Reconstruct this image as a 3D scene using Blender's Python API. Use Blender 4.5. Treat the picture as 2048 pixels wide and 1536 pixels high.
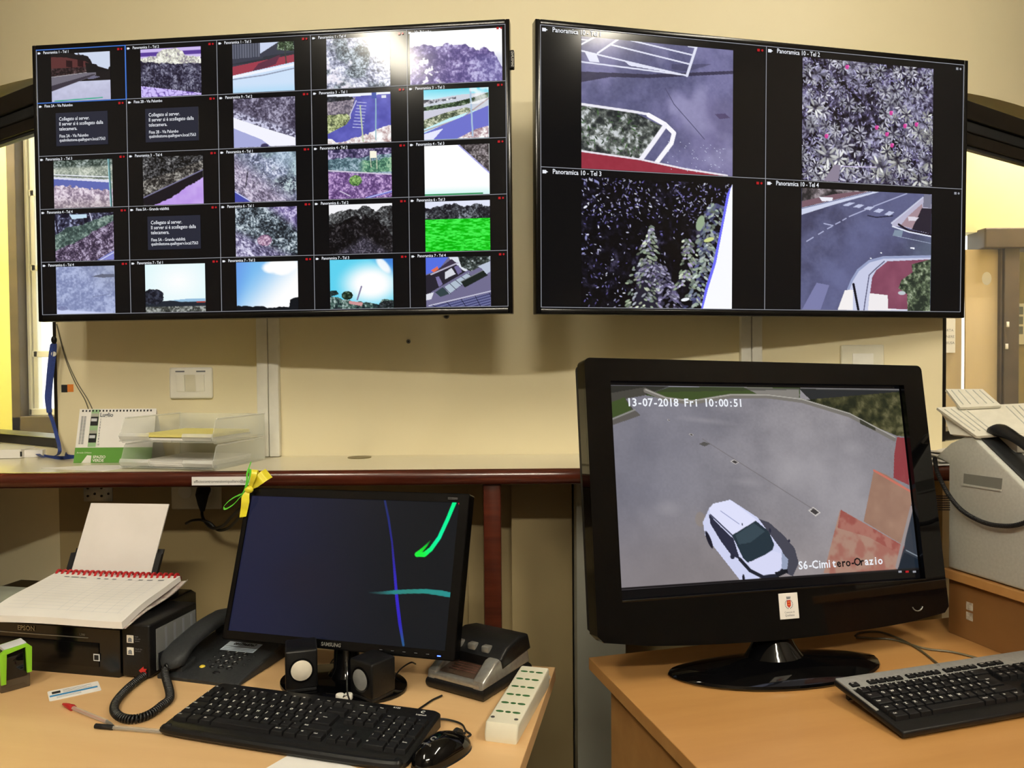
import bpy, bmesh, math, random
import numpy as np
from mathutils import Vector, Matrix, Euler
from mathutils.geometry import tessellate_polygon

# ------------------------------------------------------------------ camera, world, exposure
F = 1560.0                                   # focal length in pixels of the 2048 px wide frame
CAM = Vector((0, 0, 1.35))
PITCH, ROLL = math.radians(1.4), math.radians(-0.45)
scene = bpy.context.scene
for o in list(bpy.data.objects): bpy.data.objects.remove(o)
COL = scene.collection
RC = (Matrix.Rotation(math.pi / 2 - PITCH, 3, 'X') @ Matrix.Rotation(ROLL, 3, 'Z'))
cam = bpy.data.objects.new('camera', bpy.data.cameras.new('camera'))
cam.data.sensor_width = 36; cam.data.lens = F * 36 / 2048; cam.data.clip_start = 0.02
cam.matrix_world = Matrix.Translation(CAM) @ RC.to_4x4()
COL.objects.link(cam); scene.camera = cam
world = bpy.data.worlds.new('daylight'); scene.world = world; world.use_nodes = True
world.node_tree.nodes['Background'].inputs[0].default_value = (0.95, 1.0, 0.92, 1)
world.node_tree.nodes['Background'].inputs[1].default_value = 2.2
scene.view_settings.view_transform = 'Standard'; scene.view_settings.look = 'None'
scene.view_settings.gamma = 1; scene.view_settings.exposure = 0.0
scene.view_settings.use_curve_mapping = False
LAMP_STRENGTH = 34.5                         # ceiling tube diffusers of the control room
SIDE_STRENGTH = 330.0                         # lamps of the rooms beyond the openings

# ------------------------------------------------------------------ helpers
def ray(x, y): return RC @ Vector(((x - 1024) / F, -(y - 768) / F, -1))
def atY(x, y, Y):
    d = ray(x, y); return CAM + d * (Y / d.y)
def onz(x, y, z):
    d = ray(x, y); return CAM + d * ((z - CAM.z) / d.z)
def hitplane(x, y, M):                       # photograph pixel -> local coordinates of a plane y=0 of M
    Mi = M.inverted(); o = Mi @ CAM; d = (Mi.to_3x3() @ ray(x, y)); t = -o.y / d.y
    return o + d * t
def lin(c):
    c = c / 255.0 if c > 1 or isinstance(c, int) else c
    return c / 12.92 if c <= 0.04045 else ((c + 0.055) / 1.055) ** 2.4
def rgb(*c): return (lin(c[0]), lin(c[1]), lin(c[2]), 1)
WM = {}                                      # world matrices of things
def pose(x, y, z, yaw=0, tilt=0, roll=0):
    u = Vector((math.cos(yaw), math.sin(yaw), 0)); b = Vector((-math.sin(yaw), math.cos(yaw), 0))
    v = Vector((0, 0, math.cos(tilt))) + b * math.sin(tilt)
    u, v = u * math.cos(roll) + v * math.sin(roll), v * math.cos(roll) - u * math.sin(roll)
    n = v.cross(u); M = Matrix.Identity(4)
    for i in range(3): M[i][0], M[i][1], M[i][2] = u[i], n[i], v[i]
    M.translation = (x, y, z); return M
def TR(loc, yaw=0): return Matrix.Translation(loc) @ Matrix.Rotation(yaw, 4, 'Z')
def tag(o, label=None, cat=None, group=None, kind=None):
    if label: o['label'] = label
    if cat: o['category'] = cat
    if group: o['group'] = group
    if kind: o['kind'] = kind
    return o
def thing(name, label, cat, M, group=None):
    o = bpy.data.objects.new(name, None); COL.objects.link(o); o.empty_display_size = 0.05
    o.matrix_basis = M; WM[o] = M.copy(); return tag(o, label, cat, group)

class G:
    """collects shapes (with material indices) into one mesh"""
    def __init__(s): s.v = []; s.f = []; s.m = []; s.T = Matrix.Identity(4); s.mi = 0
    def add(s, vs, fs):
        n = len(s.v); s.v += [tuple(s.T @ Vector(p)) for p in vs]
        s.f += [tuple(n + i for i in f) for f in fs]; s.m += [s.mi] * len(fs); return s
    def bmadd(s, bm):
        bm.verts.index_update(); s.add([v.co for v in bm.verts], [[v.index for v in f.verts] for f in bm.faces]); bm.free(); return s
    def box(s, x0, x1, y0, y1, z0, z1, bev=0, seg=2):
        bm = bmesh.new(); bmesh.ops.create_cube(bm, size=1)
        for v in bm.verts: v.co = Vector(((x0 + x1) / 2 + v.co.x * (x1 - x0), (y0 + y1) / 2 + v.co.y * (y1 - y0), (z0 + z1) / 2 + v.co.z * (z1 - z0)))
        if bev: bmesh.ops.bevel(bm, geom=bm.edges[:], offset=bev, segments=seg, profile=0.5, affect='EDGES')
        return s.bmadd(bm)
    def prism(s, pts, d0, d1, axis='z', bev=0, seg=2):
        """pts 2-D outline extruded along axis: z -> (x,y), y -> (x,z), x -> (y,z)"""
        def P(a, b, c): return {'z': (a, b, c), 'y': (a, c, b), 'x': (c, a, b)}[axis]
        bm = bmesh.new(); n = len(pts)
        A = [bm.verts.new(P(a, b, d0)) for a, b in pts]; B = [bm.verts.new(P(a, b, d1)) for a, b in pts]
        bm.faces.new(A); bm.faces.new(B[::-1])
        for i in range(n): bm.faces.new((A[i], B[i], B[(i + 1) % n], A[(i + 1) % n]))
        bmesh.ops.recalc_face_normals(bm, faces=bm.faces[:])
        if bev:
            es = [e for e in bm.edges if (e.verts[0] in A) == (e.verts[1] in A)]
            bmesh.ops.bevel(bm, geom=es, offset=bev, segments=seg, profile=0.5, affect='EDGES')
        return s.bmadd(bm)
    def tube(s, pts, r, n=8, cap=True, closed=False):
        pts = [Vector(p) for p in pts]; k = len(pts); rs = r if isinstance(r, (list, tuple)) else [r] * k
        vs = []; up = None
        for i, p in enumerate(pts):
            t = (pts[min(i + 1, k - 1)] - pts[max(i - 1, 0)]); t = t.normalized() if t.length > 1e-9 else Vector((0, 0, 1))
            if up is None: up = Vector((0, 0, 1)) if abs(t.z) < 0.9 else Vector((1, 0, 0))
            a = t.cross(up); a = a.normalized() if a.length > 1e-6 else Vector((1, 0, 0)); b = a.cross(t).normalized(); up = b
            for j in range(n):
                th = 2 * math.pi * j / n; vs.append(p + (a * math.cos(th) + b * math.sin(th)) * rs[i])
        fs = [(i * n + j, i * n + (j + 1) % n, (i + 1) * n + (j + 1) % n, (i + 1) * n + j) for i in range(k - 1) for j in range(n)]
        if cap: fs += [tuple(range(n))[::-1], tuple((k - 1) * n + j for j in range(n))]
        return s.add(vs, fs)
    def cyl(s, p, r, h, axis='z', n=24, r2=None, bev=0):
        p = Vector(p); a = {'x': Vector((1, 0, 0)), 'y': Vector((0, 1, 0)), 'z': Vector((0, 0, 1))}[axis]; r2 = r if r2 is None else r2
        if bev: return s.tube([p, p + a * 1e-5, p + a * bev, p + a * (h - bev), p + a * (h - 1e-5), p + a * h], [r - bev, r - bev, r, r2, r2 - bev, r2 - bev], n)
        return s.tube([p, p + a * h], [r, r2], n)
    def ribbon(s, pts, wdir, w, th=0.0006):
        pts = [Vector(p) for p in pts]; k = len(pts); vs = []
        for i, p in enumerate(pts):
            t = (pts[min(i + 1, k - 1)] - pts[max(i - 1, 0)]).normalized()
            wd = Vector(wdir[i] if isinstance(wdir[0], (tuple, Vector)) else wdir).normalized(); n = t.cross(wd).normalized() * th / 2
            ww = (w[i] if isinstance(w, (list, tuple)) else w) / 2
            vs += [p - wd * ww - n, p + wd * ww - n, p + wd * ww + n, p - wd * ww + n]
        fs = [(i * 4 + j, i * 4 + (j + 1) % 4, i * 4 + 4 + (j + 1) % 4, i * 4 + 4 + j) for i in range(k - 1) for j in range(4)]
        fs += [(3, 2, 1, 0), tuple((k - 1) * 4 + j for j in range(4))]
        return s.add(vs, fs)
    def ellipsoid(s, c, rx, ry, rz, nu=24, nv=14, zmin=-1.0, fn=None):
        vs = []; fs = []
        for j in range(nv + 1):
            ph = math.asin(zmin) + (math.pi / 2 - math.asin(zmin)) * j / nv
            for i in range(nu):
                th = 2 * math.pi * i / nu; p = Vector((math.cos(th) * math.cos(ph) * rx, math.sin(th) * math.cos(ph) * ry, math.sin(ph) * rz))
                if fn: p = fn(p)
                vs.append(p + Vector(c))
        fs = [(j * nu + i, j * nu + (i + 1) % nu, (j + 1) * nu + (i + 1) % nu, (j + 1) * nu + i) for j in range(nv) for i in range(nu)]
        fs.append(tuple(range(nu))[::-1]); return s.add(vs, fs)
    def quad(s, a, b, c, d): return s.add([a, b, c, d], [(0, 1, 2, 3)])
    def text(s, txt, size, x, z, y=0.0, align='LEFT', bold=0.0, flat=False, sx=1.0):
        """text standing in the local xz plane facing -y; flat: lying in the xy plane facing +z"""
        V, Fc = text_geo(txt, align, bold)
        s.add([((px * sx * size + x, pz * size + z, y) if flat else (px * sx * size + x, y, pz * size + z)) for px, pz in V], Fc); return s
    def build(s, name, mats, parent=None, smooth=True, angle=35, M=None, label=None):
        """vertices are local to the parent thing (or to M); M gives a world matrix of its own"""
        me = bpy.data.meshes.new(name); me.from_pydata(s.v, [], s.f)
        mats = mats if isinstance(mats, (list, tuple)) else [mats]
        for m in mats: me.materials.append(m)
        if len(mats) > 1: me.polygons.foreach_set('material_index', s.m)
        me.update()
        if smooth:
            me.polygons.foreach_set('use_smooth', [True] * len(me.polygons)); me.set_sharp_from_angle(angle=math.radians(angle))
        return link(name, me, parent, M, label)
def link(name, me, parent=None, M=None, label=None):
    o = bpy.data.objects.new(name, me); COL.objects.link(o)
    if parent is not None:
        o.parent = parent
        PM = WM.get(parent, Matrix.Identity(4))
        if M is not None: o.matrix_basis = PM.inverted() @ M; WM[o] = M.copy()
        else: WM[o] = PM.copy()
    else:
        if M is not None: o.matrix_basis = M
        WM[o] = (M or Matrix.Identity(4)).copy()
    if label: o['label'] = label
    return o
_TX = {}
def text_geo(txt, align='LEFT', bold=0.0):
    key = (txt, align, bold)
    if key not in _TX:
        c = bpy.data.curves.new('t', 'FONT'); c.body = txt; c.size = 1; c.align_x = align; c.resolution_u = 2; c.offset = bold
        o = bpy.data.objects.new('t', c); COL.objects.link(o)
        me = o.to_mesh(); V = [(v.co.x, v.co.y) for v in me.vertices]; Fc = [tuple(p.vertices) for p in me.polygons]
        o.to_mesh_clear(); bpy.data.objects.remove(o); bpy.data.curves.remove(c); _TX[key] = (V, Fc)
    return _TX[key]
def struct(name, g, mat, smooth=False):
    o = g.build(name, mat, smooth=smooth); o['kind'] = 'structure'; return o
def spline(pts, n=8):
    P = [Vector(p) for p in pts]; P = [P[0] * 2 - P[1]] + P + [P[-1] * 2 - P[-2]]; out = []
    for i in range(1, len(P) - 2):
        for j in range(n):
            t = j / n; a, b, c, d = P[i - 1:i + 3]
            out.append(0.5 * ((2 * b) + (c - a) * t + (2 * a - 5 * b + 4 * c - d) * t * t + (3 * b - 3 * c + d - a) * t ** 3))
    out.append(P[-2]); return out

# ------------------------------------------------------------------ materials
def mat(name, col, rough=0.5, metal=0.0, spec=0.5, emit=None, es=1.0, alpha=1.0, trans=0.0, coat=0.0):
    m = bpy.data.materials.new(name); m.use_nodes = True; b = m.node_tree.nodes['Principled BSDF']; I = b.inputs
    I['Base Color'].default_value = rgb(*col); I['Roughness'].default_value = rough; I['Metallic'].default_value = metal
    I['Specular IOR Level'].default_value = spec; I['Alpha'].default_value = alpha
    I['Transmission Weight'].default_value = trans; I['Coat Weight'].default_value = coat; I['Coat Roughness'].default_value = 0.05
    if emit: I['Emission Color'].default_value = rgb(*emit); I['Emission Strength'].default_value = es
    m.diffuse_color = rgb(*col); return m
def N(m, t, **kw):
    n = m.node_tree.nodes.new(t)
    for k, v in kw.items():
        if k in n.inputs: n.inputs[k].default_value = v
        else: setattr(n, k, v)
    return n
def noisy(name, c1, c2, scale=6, rough=0.6, bump=0.0, detail=5, stretch=(1, 1, 1), lo=0.35, hi=0.65, bscale=None, **kw):
    m = mat(name, c1, rough, **kw); nt = m.node_tree; b = nt.nodes['Principled BSDF']
    tc = N(m, 'ShaderNodeTexCoord'); mp = N(m, 'ShaderNodeMapping'); mp.inputs['Scale'].default_value = stretch
    nz = N(m, 'ShaderNodeTexNoise'); nz.inputs['Scale'].default_value = scale; nz.inputs['Detail'].default_value = detail
    cr = N(m, 'ShaderNodeValToRGB'); e = cr.color_ramp.elements; e[0].position, e[1].position = lo, hi; e[0].color, e[1].color = rgb(*c1), rgb(*c2)
    L = nt.links; L.new(tc.outputs['Object'], mp.inputs[0]); L.new(mp.outputs[0], nz.inputs[0]); L.new(nz.outputs[0], cr.inputs[0]); L.new(cr.outputs[0], b.inputs['Base Color'])
    if bump:
        n2 = nz
        if bscale: n2 = N(m, 'ShaderNodeTexNoise'); n2.inputs['Scale'].default_value = bscale; n2.inputs['Detail'].default_value = 6; L.new(tc.outputs['Object'], n2.inputs[0])
        bp = N(m, 'ShaderNodeBump'); bp.inputs['Strength'].default_value = bump; bp.inputs['Distance'].default_value = 0.002
        L.new(n2.outputs[0], bp.inputs['Height']); L.new(bp.outputs[0], b.inputs['Normal'])
    return m
def woodmat(name, c1, c2, rough, scale=3.0, stretch=(1, 14, 14), spec=0.5):
    m = noisy(name, c1, c2, scale, rough, bump=0.0, detail=7, stretch=stretch, lo=0.3, hi=0.7, spec=spec); return m
M_ = {}
M_['wall'] = noisy('painted_wall', (232, 220, 182), (237, 226, 189), 1.6, 0.5, 0.12, bscale=60)
M_['wall_low'] = noisy('painted_wall_lower', (206, 188, 132), (212, 196, 142), 2.0, 0.5, 0.1, bscale=60)
M_['ceiling'] = noisy('ceiling_paint', (238, 234, 220), (244, 240, 228), 2, 0.8)
M_['wall_dim'] = noisy('wall_cabinets_tan', (84, 72, 56), (96, 84, 66), 3, 0.6)  # unseen room walls, coloured dark to cut bounced light
M_['floor'] = noisy('floor_tiles', (58, 50, 42), (70, 62, 52), 8, 0.4)
M_['sidewall'] = noisy('yellow_room_paint', (240, 234, 138), (244, 238, 148), 1.5, 0.6)
M_['black'] = noisy('black_plastic', (12, 12, 13), (17, 17, 18), 180, 0.4, 0.15, spec=0.3)
M_['blackmatt'] = noisy('matt_black_plastic', (18, 18, 19), (25, 25, 26), 260, 0.55, 0.3, spec=0.3)
M_['gloss'] = mat('gloss_black_plastic', (6, 6, 7), 0.05, spec=0.4)
M_['bezel'] = mat('satin_black_bezel', (8, 8, 9), 0.2, spec=0.35)
M_['darkgrey'] = noisy('dark_grey_plastic', (34, 36, 38), (41, 43, 45), 200, 0.5, 0.2, spec=0.35)
M_['silver'] = noisy('silver_plastic', (150, 148, 142), (164, 162, 156), 120, 0.3, metal=0.6)
M_['metal'] = noisy('grey_metal', (120, 122, 122), (134, 136, 136), 30, 0.35, metal=0.7)
M_['grille'] = noisy('cream_speaker_cone', (214, 205, 186), (224, 216, 198), 40, 0.5)
M_['frame'] = noisy('black_window_frame', (20, 18, 17), (34, 31, 29), 25, 0.35)
M_['white'] = noisy('white_plastic', (232, 230, 220), (238, 236, 226), 30, 0.35)
M_['offwhite'] = noisy('off_white_plastic', (222, 218, 196), (230, 226, 206), 20, 0.35)
M_['faxgrey'] = noisy('pale_grey_plastic', (186, 186, 176), (194, 194, 184), 160, 0.5, 0.15)
M_['traygrey'] = noisy('pale_tray_plastic', (214, 210, 194), (222, 218, 202), 60, 0.5)
M_['paper'] = noisy('white_paper', (236, 233, 228), (241, 238, 233), 12, 0.8)
M_['paper2'] = noisy('grey_shaded_paper', (226, 220, 214), (231, 225, 220), 12, 0.8)
M_['print'] = mat('printed_grey_ink', (120, 124, 130), 0.8)
M_['printl'] = mat('printed_pale_ink', (205, 208, 212), 0.8)
M_['ink'] = mat('printed_black_ink', (22, 22, 24), 0.7)
M_['red'] = mat('red_plastic', (176, 38, 40), 0.35)
M_['redink'] = mat('red_print', (196, 40, 36), 0.5)
M_['orange'] = mat('orange_print', (222, 130, 52), 0.5)
M_['dado'] = noisy('dado_paint', (152, 134, 94), (160, 142, 102), 2.0, 0.55, 0.1, bscale=60)  # wall colour darkened to stand in for shade below the counter
M_['blue'] = noisy('blue_lanyard_weave', (28, 50, 118), (36, 62, 138), 300, 0.7)
M_['green'] = mat('light_green_plastic', (132, 196, 40), 0.35)
M_['yellow'] = noisy('yellow_satin_ribbon', (232, 218, 40), (240, 228, 70), 60, 0.35)
M_['cgreen'] = mat('calendar_green', (92, 150, 58), 0.5)
M_['oak'] = woodmat('beech_laminate', (216, 174, 122), (226, 188, 136), 0.38, 2.2, (1.2, 9, 9))
M_['oak2'] = woodmat('oak_laminate', (184, 134, 76), (198, 148, 88), 0.36, 2.2, (1.2, 9, 9))
M_['mahog'] = woodmat('varnished_mahogany', (58, 24, 16), (84, 36, 22), 0.2, 4, (1, 16, 16))
M_['counter'] = noisy('cream_laminate', (224, 216, 188), (229, 221, 194), 3, 0.22)
M_['plate'] = mat('white_switch_plastic', (248, 246, 236), 0.3)
M_['doortan'] = noisy('tan_door_paint', (212, 190, 150), (218, 197, 158), 3, 0.35)
M_['winwhite'] = mat('white_window_paint', (244, 242, 234), 0.4)
M_['corridor'] = noisy('pale_yellow_corridor_paint', (238, 224, 166), (242, 230, 176), 1.5, 0.6)
M_['olive'] = noisy('olive_beige_paint', (150, 136, 104), (158, 144, 112), 2, 0.6)
M_['brownpaint'] = noisy('brown_painted_wood', (72, 60, 50), (88, 74, 62), 9, 0.5)
M_['greycol'] = noisy('grey_column_paint', (166, 166, 152), (176, 176, 162), 3, 0.6)
M_['wire'] = mat('black_cable', (12, 12, 12), 0.45)
M_['wireg'] = mat('brown_cable', (92, 84, 62), 0.5)
M_['glass'] = mat('clear_acrylic', (236, 240, 232), 0.08, alpha=0.3, spec=0.6)
M_['rim'] = mat('clear_acrylic_edge', (240, 242, 236), 0.08, alpha=0.42, spec=0.8)
M_['smoke'] = mat('smoked_plastic', (90, 80, 66), 0.15, alpha=0.6)
M_['ledblue'] = mat('blue_indicator_light', (40, 60, 255), 0.4, emit=(60, 90, 255), es=6)

M_['key'] = noisy('black_keycap', (13, 13, 15), (18, 18, 20), 240, 0.5, spec=0.3)
M_['legend'] = mat('white_key_legend', (214, 214, 210), 0.6)
def emis(name, col, s=1.0):
    m = mat(name, (5, 5, 6), 0.12, emit=col, es=s, spec=0.3); m.cycles.emission_sampling = 'NONE'; return m
M_['e_white'] = emis('display_white_text', (235, 238, 245))
M_['e_line'] = emis('display_grid_line', (150, 152, 160))
M_['e_blue'] = emis('display_blue_border', (70, 120, 210))
M_['e_red'] = emis('display_red_mark', (180, 28, 34))
M_['e_box'] = emis('display_message_box', (38, 40, 54))
M_['e_bg'] = emis('display_black_background', (10, 10, 12), 1.0)
M_['e_dark'] = emis('display_near_black', (8, 8, 10), 1.0)
def feedmat():
    m = mat('display_picture', (5, 5, 6), 0.12, spec=0.3); nt = m.node_tree; b = nt.nodes['Principled BSDF']
    a = N(m, 'ShaderNodeVertexColor', layer_name='picture'); nt.links.new(a.outputs['Color'], b.inputs['Emission Color'])
    b.inputs['Emission Strength'].default_value = 1.0; m.cycles.emission_sampling = 'NONE'; return m
M_['feed'] = feedmat()
# ------------------------------------------------------------------ procedural pictures shown by the displays
def _vn(x, y, seed):
    xi = np.floor(x).astype(np.int64); yi = np.floor(y).astype(np.int64); xf = x - xi; yf = y - yi
    xf = xf * xf * (3 - 2 * xf); yf = yf * yf * (3 - 2 * yf)
    def h(a, b):
        n = (a * 374761393 + b * 668265263 + seed * 1442695041) & 0xffffffff
        n = ((n ^ (n >> 13)) * 1274126177) & 0xffffffff
        return ((n ^ (n >> 16)) & 0xffff) / 65535.0
    return (h(xi, yi) * (1 - xf) + h(xi + 1, yi) * xf) * (1 - yf) + (h(xi, yi + 1) * (1 - xf) + h(xi + 1, yi + 1) * xf) * yf
def sm(a, lo, hi): t = np.clip((a - lo) / (hi - lo), 0, 1); return t * t * (3 - 2 * t)
class Pic:
    def __init__(s, w, h, col=(0, 0, 0), asp=None):
        s.w, s.h = w, h; s.U, s.V = np.meshgrid(np.linspace(0, 1, w), np.linspace(0, 1, h)); s.a = asp or w / h
        s.c = np.empty((h, w, 3)); s.c[:] = col
    def n(s, fx, fy=None, seed=1, oc=3, rot=0):
        fy = fy or fx; x, y = s.U * s.a, s.V
        if rot: c, q = math.cos(rot), math.sin(rot); x, y = x * c + y * q, -x * q + y * c
        t = 0; am = 1; tot = 0
        for o in range(oc): t = t + am * _vn(x * fx * 2 ** o + 7 * seed, y * fy * 2 ** o + 3 * seed, seed + o); tot += am; am *= 0.55
        return t / tot
    def pm(s, pts):
        m = np.zeros(s.U.shape, bool); k = len(pts)
        for i in range(k):
            (x1, y1), (x2, y2) = pts[i], pts[(i + 1) % k]
            if y1 == y2: continue
            cond = ((y1 > s.V) != (y2 > s.V)) & (s.U < (x2 - x1) * (s.V - y1) / (y2 - y1) + x1); m ^= cond
        return m
    def put(s, m, col, al=1.0):
        m = np.asarray(m, float) * al
        s.c = s.c * (1 - m[..., None]) + np.asarray(col, float) * m[..., None] if np.ndim(col) < 3 else s.c * (1 - m[..., None]) + col * m[..., None]
    def poly(s, pts, col, al=1.0): s.put(s.pm(pts), col, al)
    def line(s, pts, w, col, al=1.0):
        for (x1, y1), (x2, y2) in zip(pts[:-1], pts[1:]):
            dx, dy = (x2 - x1) * s.a, y2 - y1; L = dx * dx + dy * dy + 1e-12
            t = np.clip((((s.U - x1) * s.a) * dx + (s.V - y1) * dy) / L, 0, 1)
            d = np.hypot((s.U - x1) * s.a - t * dx, s.V - y1 - t * dy); s.put(np.clip((w - d) / (0.6 / s.h) + 0.5, 0, 1), col, al)
    def ell(s, cx, cy, rx, ry, col, al=1.0, rot=0, soft=0.15):
        c, q = math.cos(rot), math.sin(rot); R = max(rx, ry) * 1.3
        j0, j1 = max(0, int((cy - R) * s.h)), min(s.h, int((cy + R) * s.h) + 2); i0, i1 = max(0, int((cx - R / s.a) * s.w)), min(s.w, int((cx + R / s.a) * s.w) + 2)
        if j0 >= j1 or i0 >= i1: return
        x = (s.U[j0:j1, i0:i1] - cx) * s.a; y = s.V[j0:j1, i0:i1] - cy
        d = np.sqrt(((x * c + y * q) / rx) ** 2 + ((-x * q + y * c) / ry) ** 2); m = (np.clip((1 - d) / soft, 0, 1) * al)[..., None]
        s.c[j0:j1, i0:i1] = s.c[j0:j1, i0:i1] * (1 - m) + np.array(col) * m
    def mix(s, t, a, b): t = np.clip(t, 0, 1)[..., None]; return np.array(a, float) * (1 - t) + np.array(b, float) * t
    def veg(s, m, dark, mid, light, sc=22, seed=1, fx=1.0, cov=0.5, lo=0.12, rot=0):
        sc = sc * (1.45 if s.w < 200 else 1.2)
        a = s.n(sc * fx, sc, seed, 3, rot); b = s.n(sc * 0.22, None, seed + 9, 3); r_ = np.abs(s.n(sc * .8, sc * .8, seed + 4, 2, rot + .7) - .5) * 2; v = (a - 0.5) * 1.9 + (b - 0.5) * 1.5 + (r_ - .25) * .5 + cov + (np.random.RandomState(seed).rand(s.h, s.w) - .5) * .28
        c = s.mix(sm(v, -0.15, 0.7), dark, mid); t = sm(v, 0.5, 1.15)[..., None]; c = c * (1 - t) + np.array(light, float) * t; s.put(m, c)
    def above(s, pts, amp=0.0, f=8, seed=3):
        """mask of what lies below a ragged line given by (u, v) points"""
        y = np.interp(s.U[0], [p[0] for p in pts], [p[1] for p in pts]); y = y[None, :] + (s.n(f, None, seed, 3) - 0.5) * amp
        return sm(s.V - y, -0.006, 0.006)
def picture_mesh(name, pic, x0, x1, z0, z1, y, parent, M):
    h, w = pic.h, pic.w; X, Z = np.meshgrid(np.linspace(x0, x1, w), np.linspace(z1, z0, h))
    co = np.stack([X, np.full_like(X, y), Z], -1).reshape(-1, 3); idx = np.arange(h * w).reshape(h, w)
    q = np.stack([idx[:-1, :-1], idx[1:, :-1], idx[1:, 1:], idx[:-1, 1:]], -1).reshape(-1, 4)
    me = bpy.data.meshes.new(name); me.vertices.add(len(co)); me.vertices.foreach_set('co', co.ravel().astype(np.float32))
    me.loops.add(q.size); me.loops.foreach_set('vertex_index', q.ravel().astype(np.int32))
    me.polygons.add(len(q)); me.polygons.foreach_set('loop_start', np.arange(0, q.size, 4, dtype=np.int32)); me.update(calc_edges=True)
    c = np.clip(pic.c, 0, 255) / 255.0; c = np.where(c <= 0.04045, c / 12.92, ((c + 0.055) / 1.055) ** 2.4)
    rg = np.ones((h * w, 4), np.float32); rg[:, :3] = c.reshape(-1, 3)
    at = me.color_attributes.new('picture', 'FLOAT_COLOR', 'POINT'); at.data.foreach_set('color', rg.ravel())
    me.materials.append(M_['feed']); return link(name, me, parent, M)

W_ = (255, 255, 255)
def f11(p):   # street with wall
    p.c[:] = (205, 208, 232); p.c[:] = p.mix(p.V, (214, 220, 240), (186, 186, 214)) + (p.n(10)[..., None] - .5) * 20
    p.poly([(0, 0), (1, 0), (1, .38), (0, .5)], (206, 216, 236)); m = p.above([(0, -.1), (.4, -.05), (.62, .1), (.75, .3), (1, .38)], .25, 9)
    p.put(m * (p.V < .6), (28, 24, 26)); p.poly([(0, .06), (.25, .08), (.58, .18), (.75, .3), (.75, .42), (0, .48)], (92, 50, 50))
    p.veg(p.pm([(0, .3), (.7, .3), (.75, .42), (0, .48)]), (30, 22, 24), (70, 50, 52), (110, 90, 90), 24, 4, cov=.2)
    for x in (.26, .45): p.poly([(x, .14), (x + .1, .16), (x + .1, .3), (x, .28)], (40, 20, 24))
    p.poly([(.58, .2), (.8, .3), (.99, .38), (.99, .42), (.75, .42), (.6, .44)], (24, 22, 24)); p.line([(0, .48), (.6, .42)], .006, (190, 185, 190))
    p.poly([(0, .49), (.6, .42), (.76, .42), (.76, .48), (0, .78)], (112, 108, 120)); p.poly([(0, .66), (.7, .46), (.76, .47), (0, .78)], (60, 54, 66))
    p.poly([(.6, .55), (.72, .49), (.84, .52), (.7, .56)], (110, 108, 130)); p.line([(.05, .985), (.86, .955)], .012, (60, 170, 140))
def f12(p):   # hedge
    p.c[:] = p.mix(sm(np.sin(p.V * 42), -.2, .5), (90, 62, 150), (206, 188, 240)); p.veg(p.above([(0, .2), (.25, .15), (.35, .02), (.6, 0), (.75, .16), (1, .24)], .1, 12), (130, 120, 140), (205, 205, 190), (250, 250, 240), 22, 3, cov=.6)
    p.veg(p.above([(0, .26), (.4, .3), (1, .36)], .08, 12), (30, 26, 44), (78, 76, 100), (150, 150, 170), 26, 8, cov=.35)
    m = p.pm([(0, .76), (1, .96), (1, 1), (0, 1)]); v = p.n(16, None, 5, 1); p.put(m, p.mix(sm(np.abs(v - .5), .02, .1), (110, 84, 170), (206, 190, 250)))
def f13(p):   # fence, red wall
    p.c[:] = (60, 62, 76); p.poly([(0, 0), (.45, 0), (.45, .28), (0, .3)], p.mix(sm(np.sin(p.U * 150), -.3, .3), (70, 74, 88), (105, 108, 124))); p.poly([(.45, 0), (.75, 0), (.45, .22)], (205, 215, 240))
    p.veg(p.pm([(.75, 0), (1, 0), (1, .2), (.72, .16)]), (30, 40, 30), (70, 90, 60), (170, 190, 170), 30, 2)
    p.poly([(0, .4), (.5, .32), (.5, .28), (1, .22), (1, .34), (0, .42)], (48, 52, 60)); p.poly([(0, .46), (.5, .36), (1, .27), (1, .45), (.4, .6), (0, .64)], (158, 62, 78))
    p.poly([(.3, .6), (.42, .42), (.78, .26), (.7, .45)], (96, 50, 70)); p.poly([(0, .64), (1, .42), (1, 1), (0, 1)], (206, 226, 250)); p.line([(0, .72), (.5, .66), (1, .55)], .012, (140, 150, 175)); p.poly([(0, .64), (1, .45), (1, .5), (0, .7)], (240, 244, 255))
    p.put(sm(p.V, .8, 1), (170, 216, 244), .6); p.line([(.85, .1), (.87, .44)], .012, (60, 66, 60))
def f14(p):   # pale scrub
    p.veg(1, (84, 88, 108), (178, 182, 208), (246, 247, 255), 20, 14, fx=.8, cov=.62, rot=.6); p.veg(sm(p.n(3, None, 5) - np.abs(p.U + p.V * .5 - .75) * .6, .28, .45), (56, 62, 72), (124, 136, 146), (206, 216, 228), 24, 19, cov=.5); p.put(sm(p.V - p.U * 1.2, .35, .6) * sm(p.n(12), .4, .6), (250, 244, 255), .8)
def f15(p):   # blown tree
    p.c[:] = W_; p.veg(p.above([(0, .3), (.2, .26), (.45, .28), (.6, .3), (.8, .4), (.93, .5), (1, .75)], .18, 8), (84, 72, 128), (136, 120, 176), (206, 198, 236), 14, 7, cov=.5); p.put(sm(p.n(9, None, 4), .62, .7) * sm(p.V, .3, .5) * sm(.3 - p.U, -.2, .1), W_, .9); p.put(sm(p.U, .5, .9) * sm(p.V, .4, .6), (120, 130, 190), .25)
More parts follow.
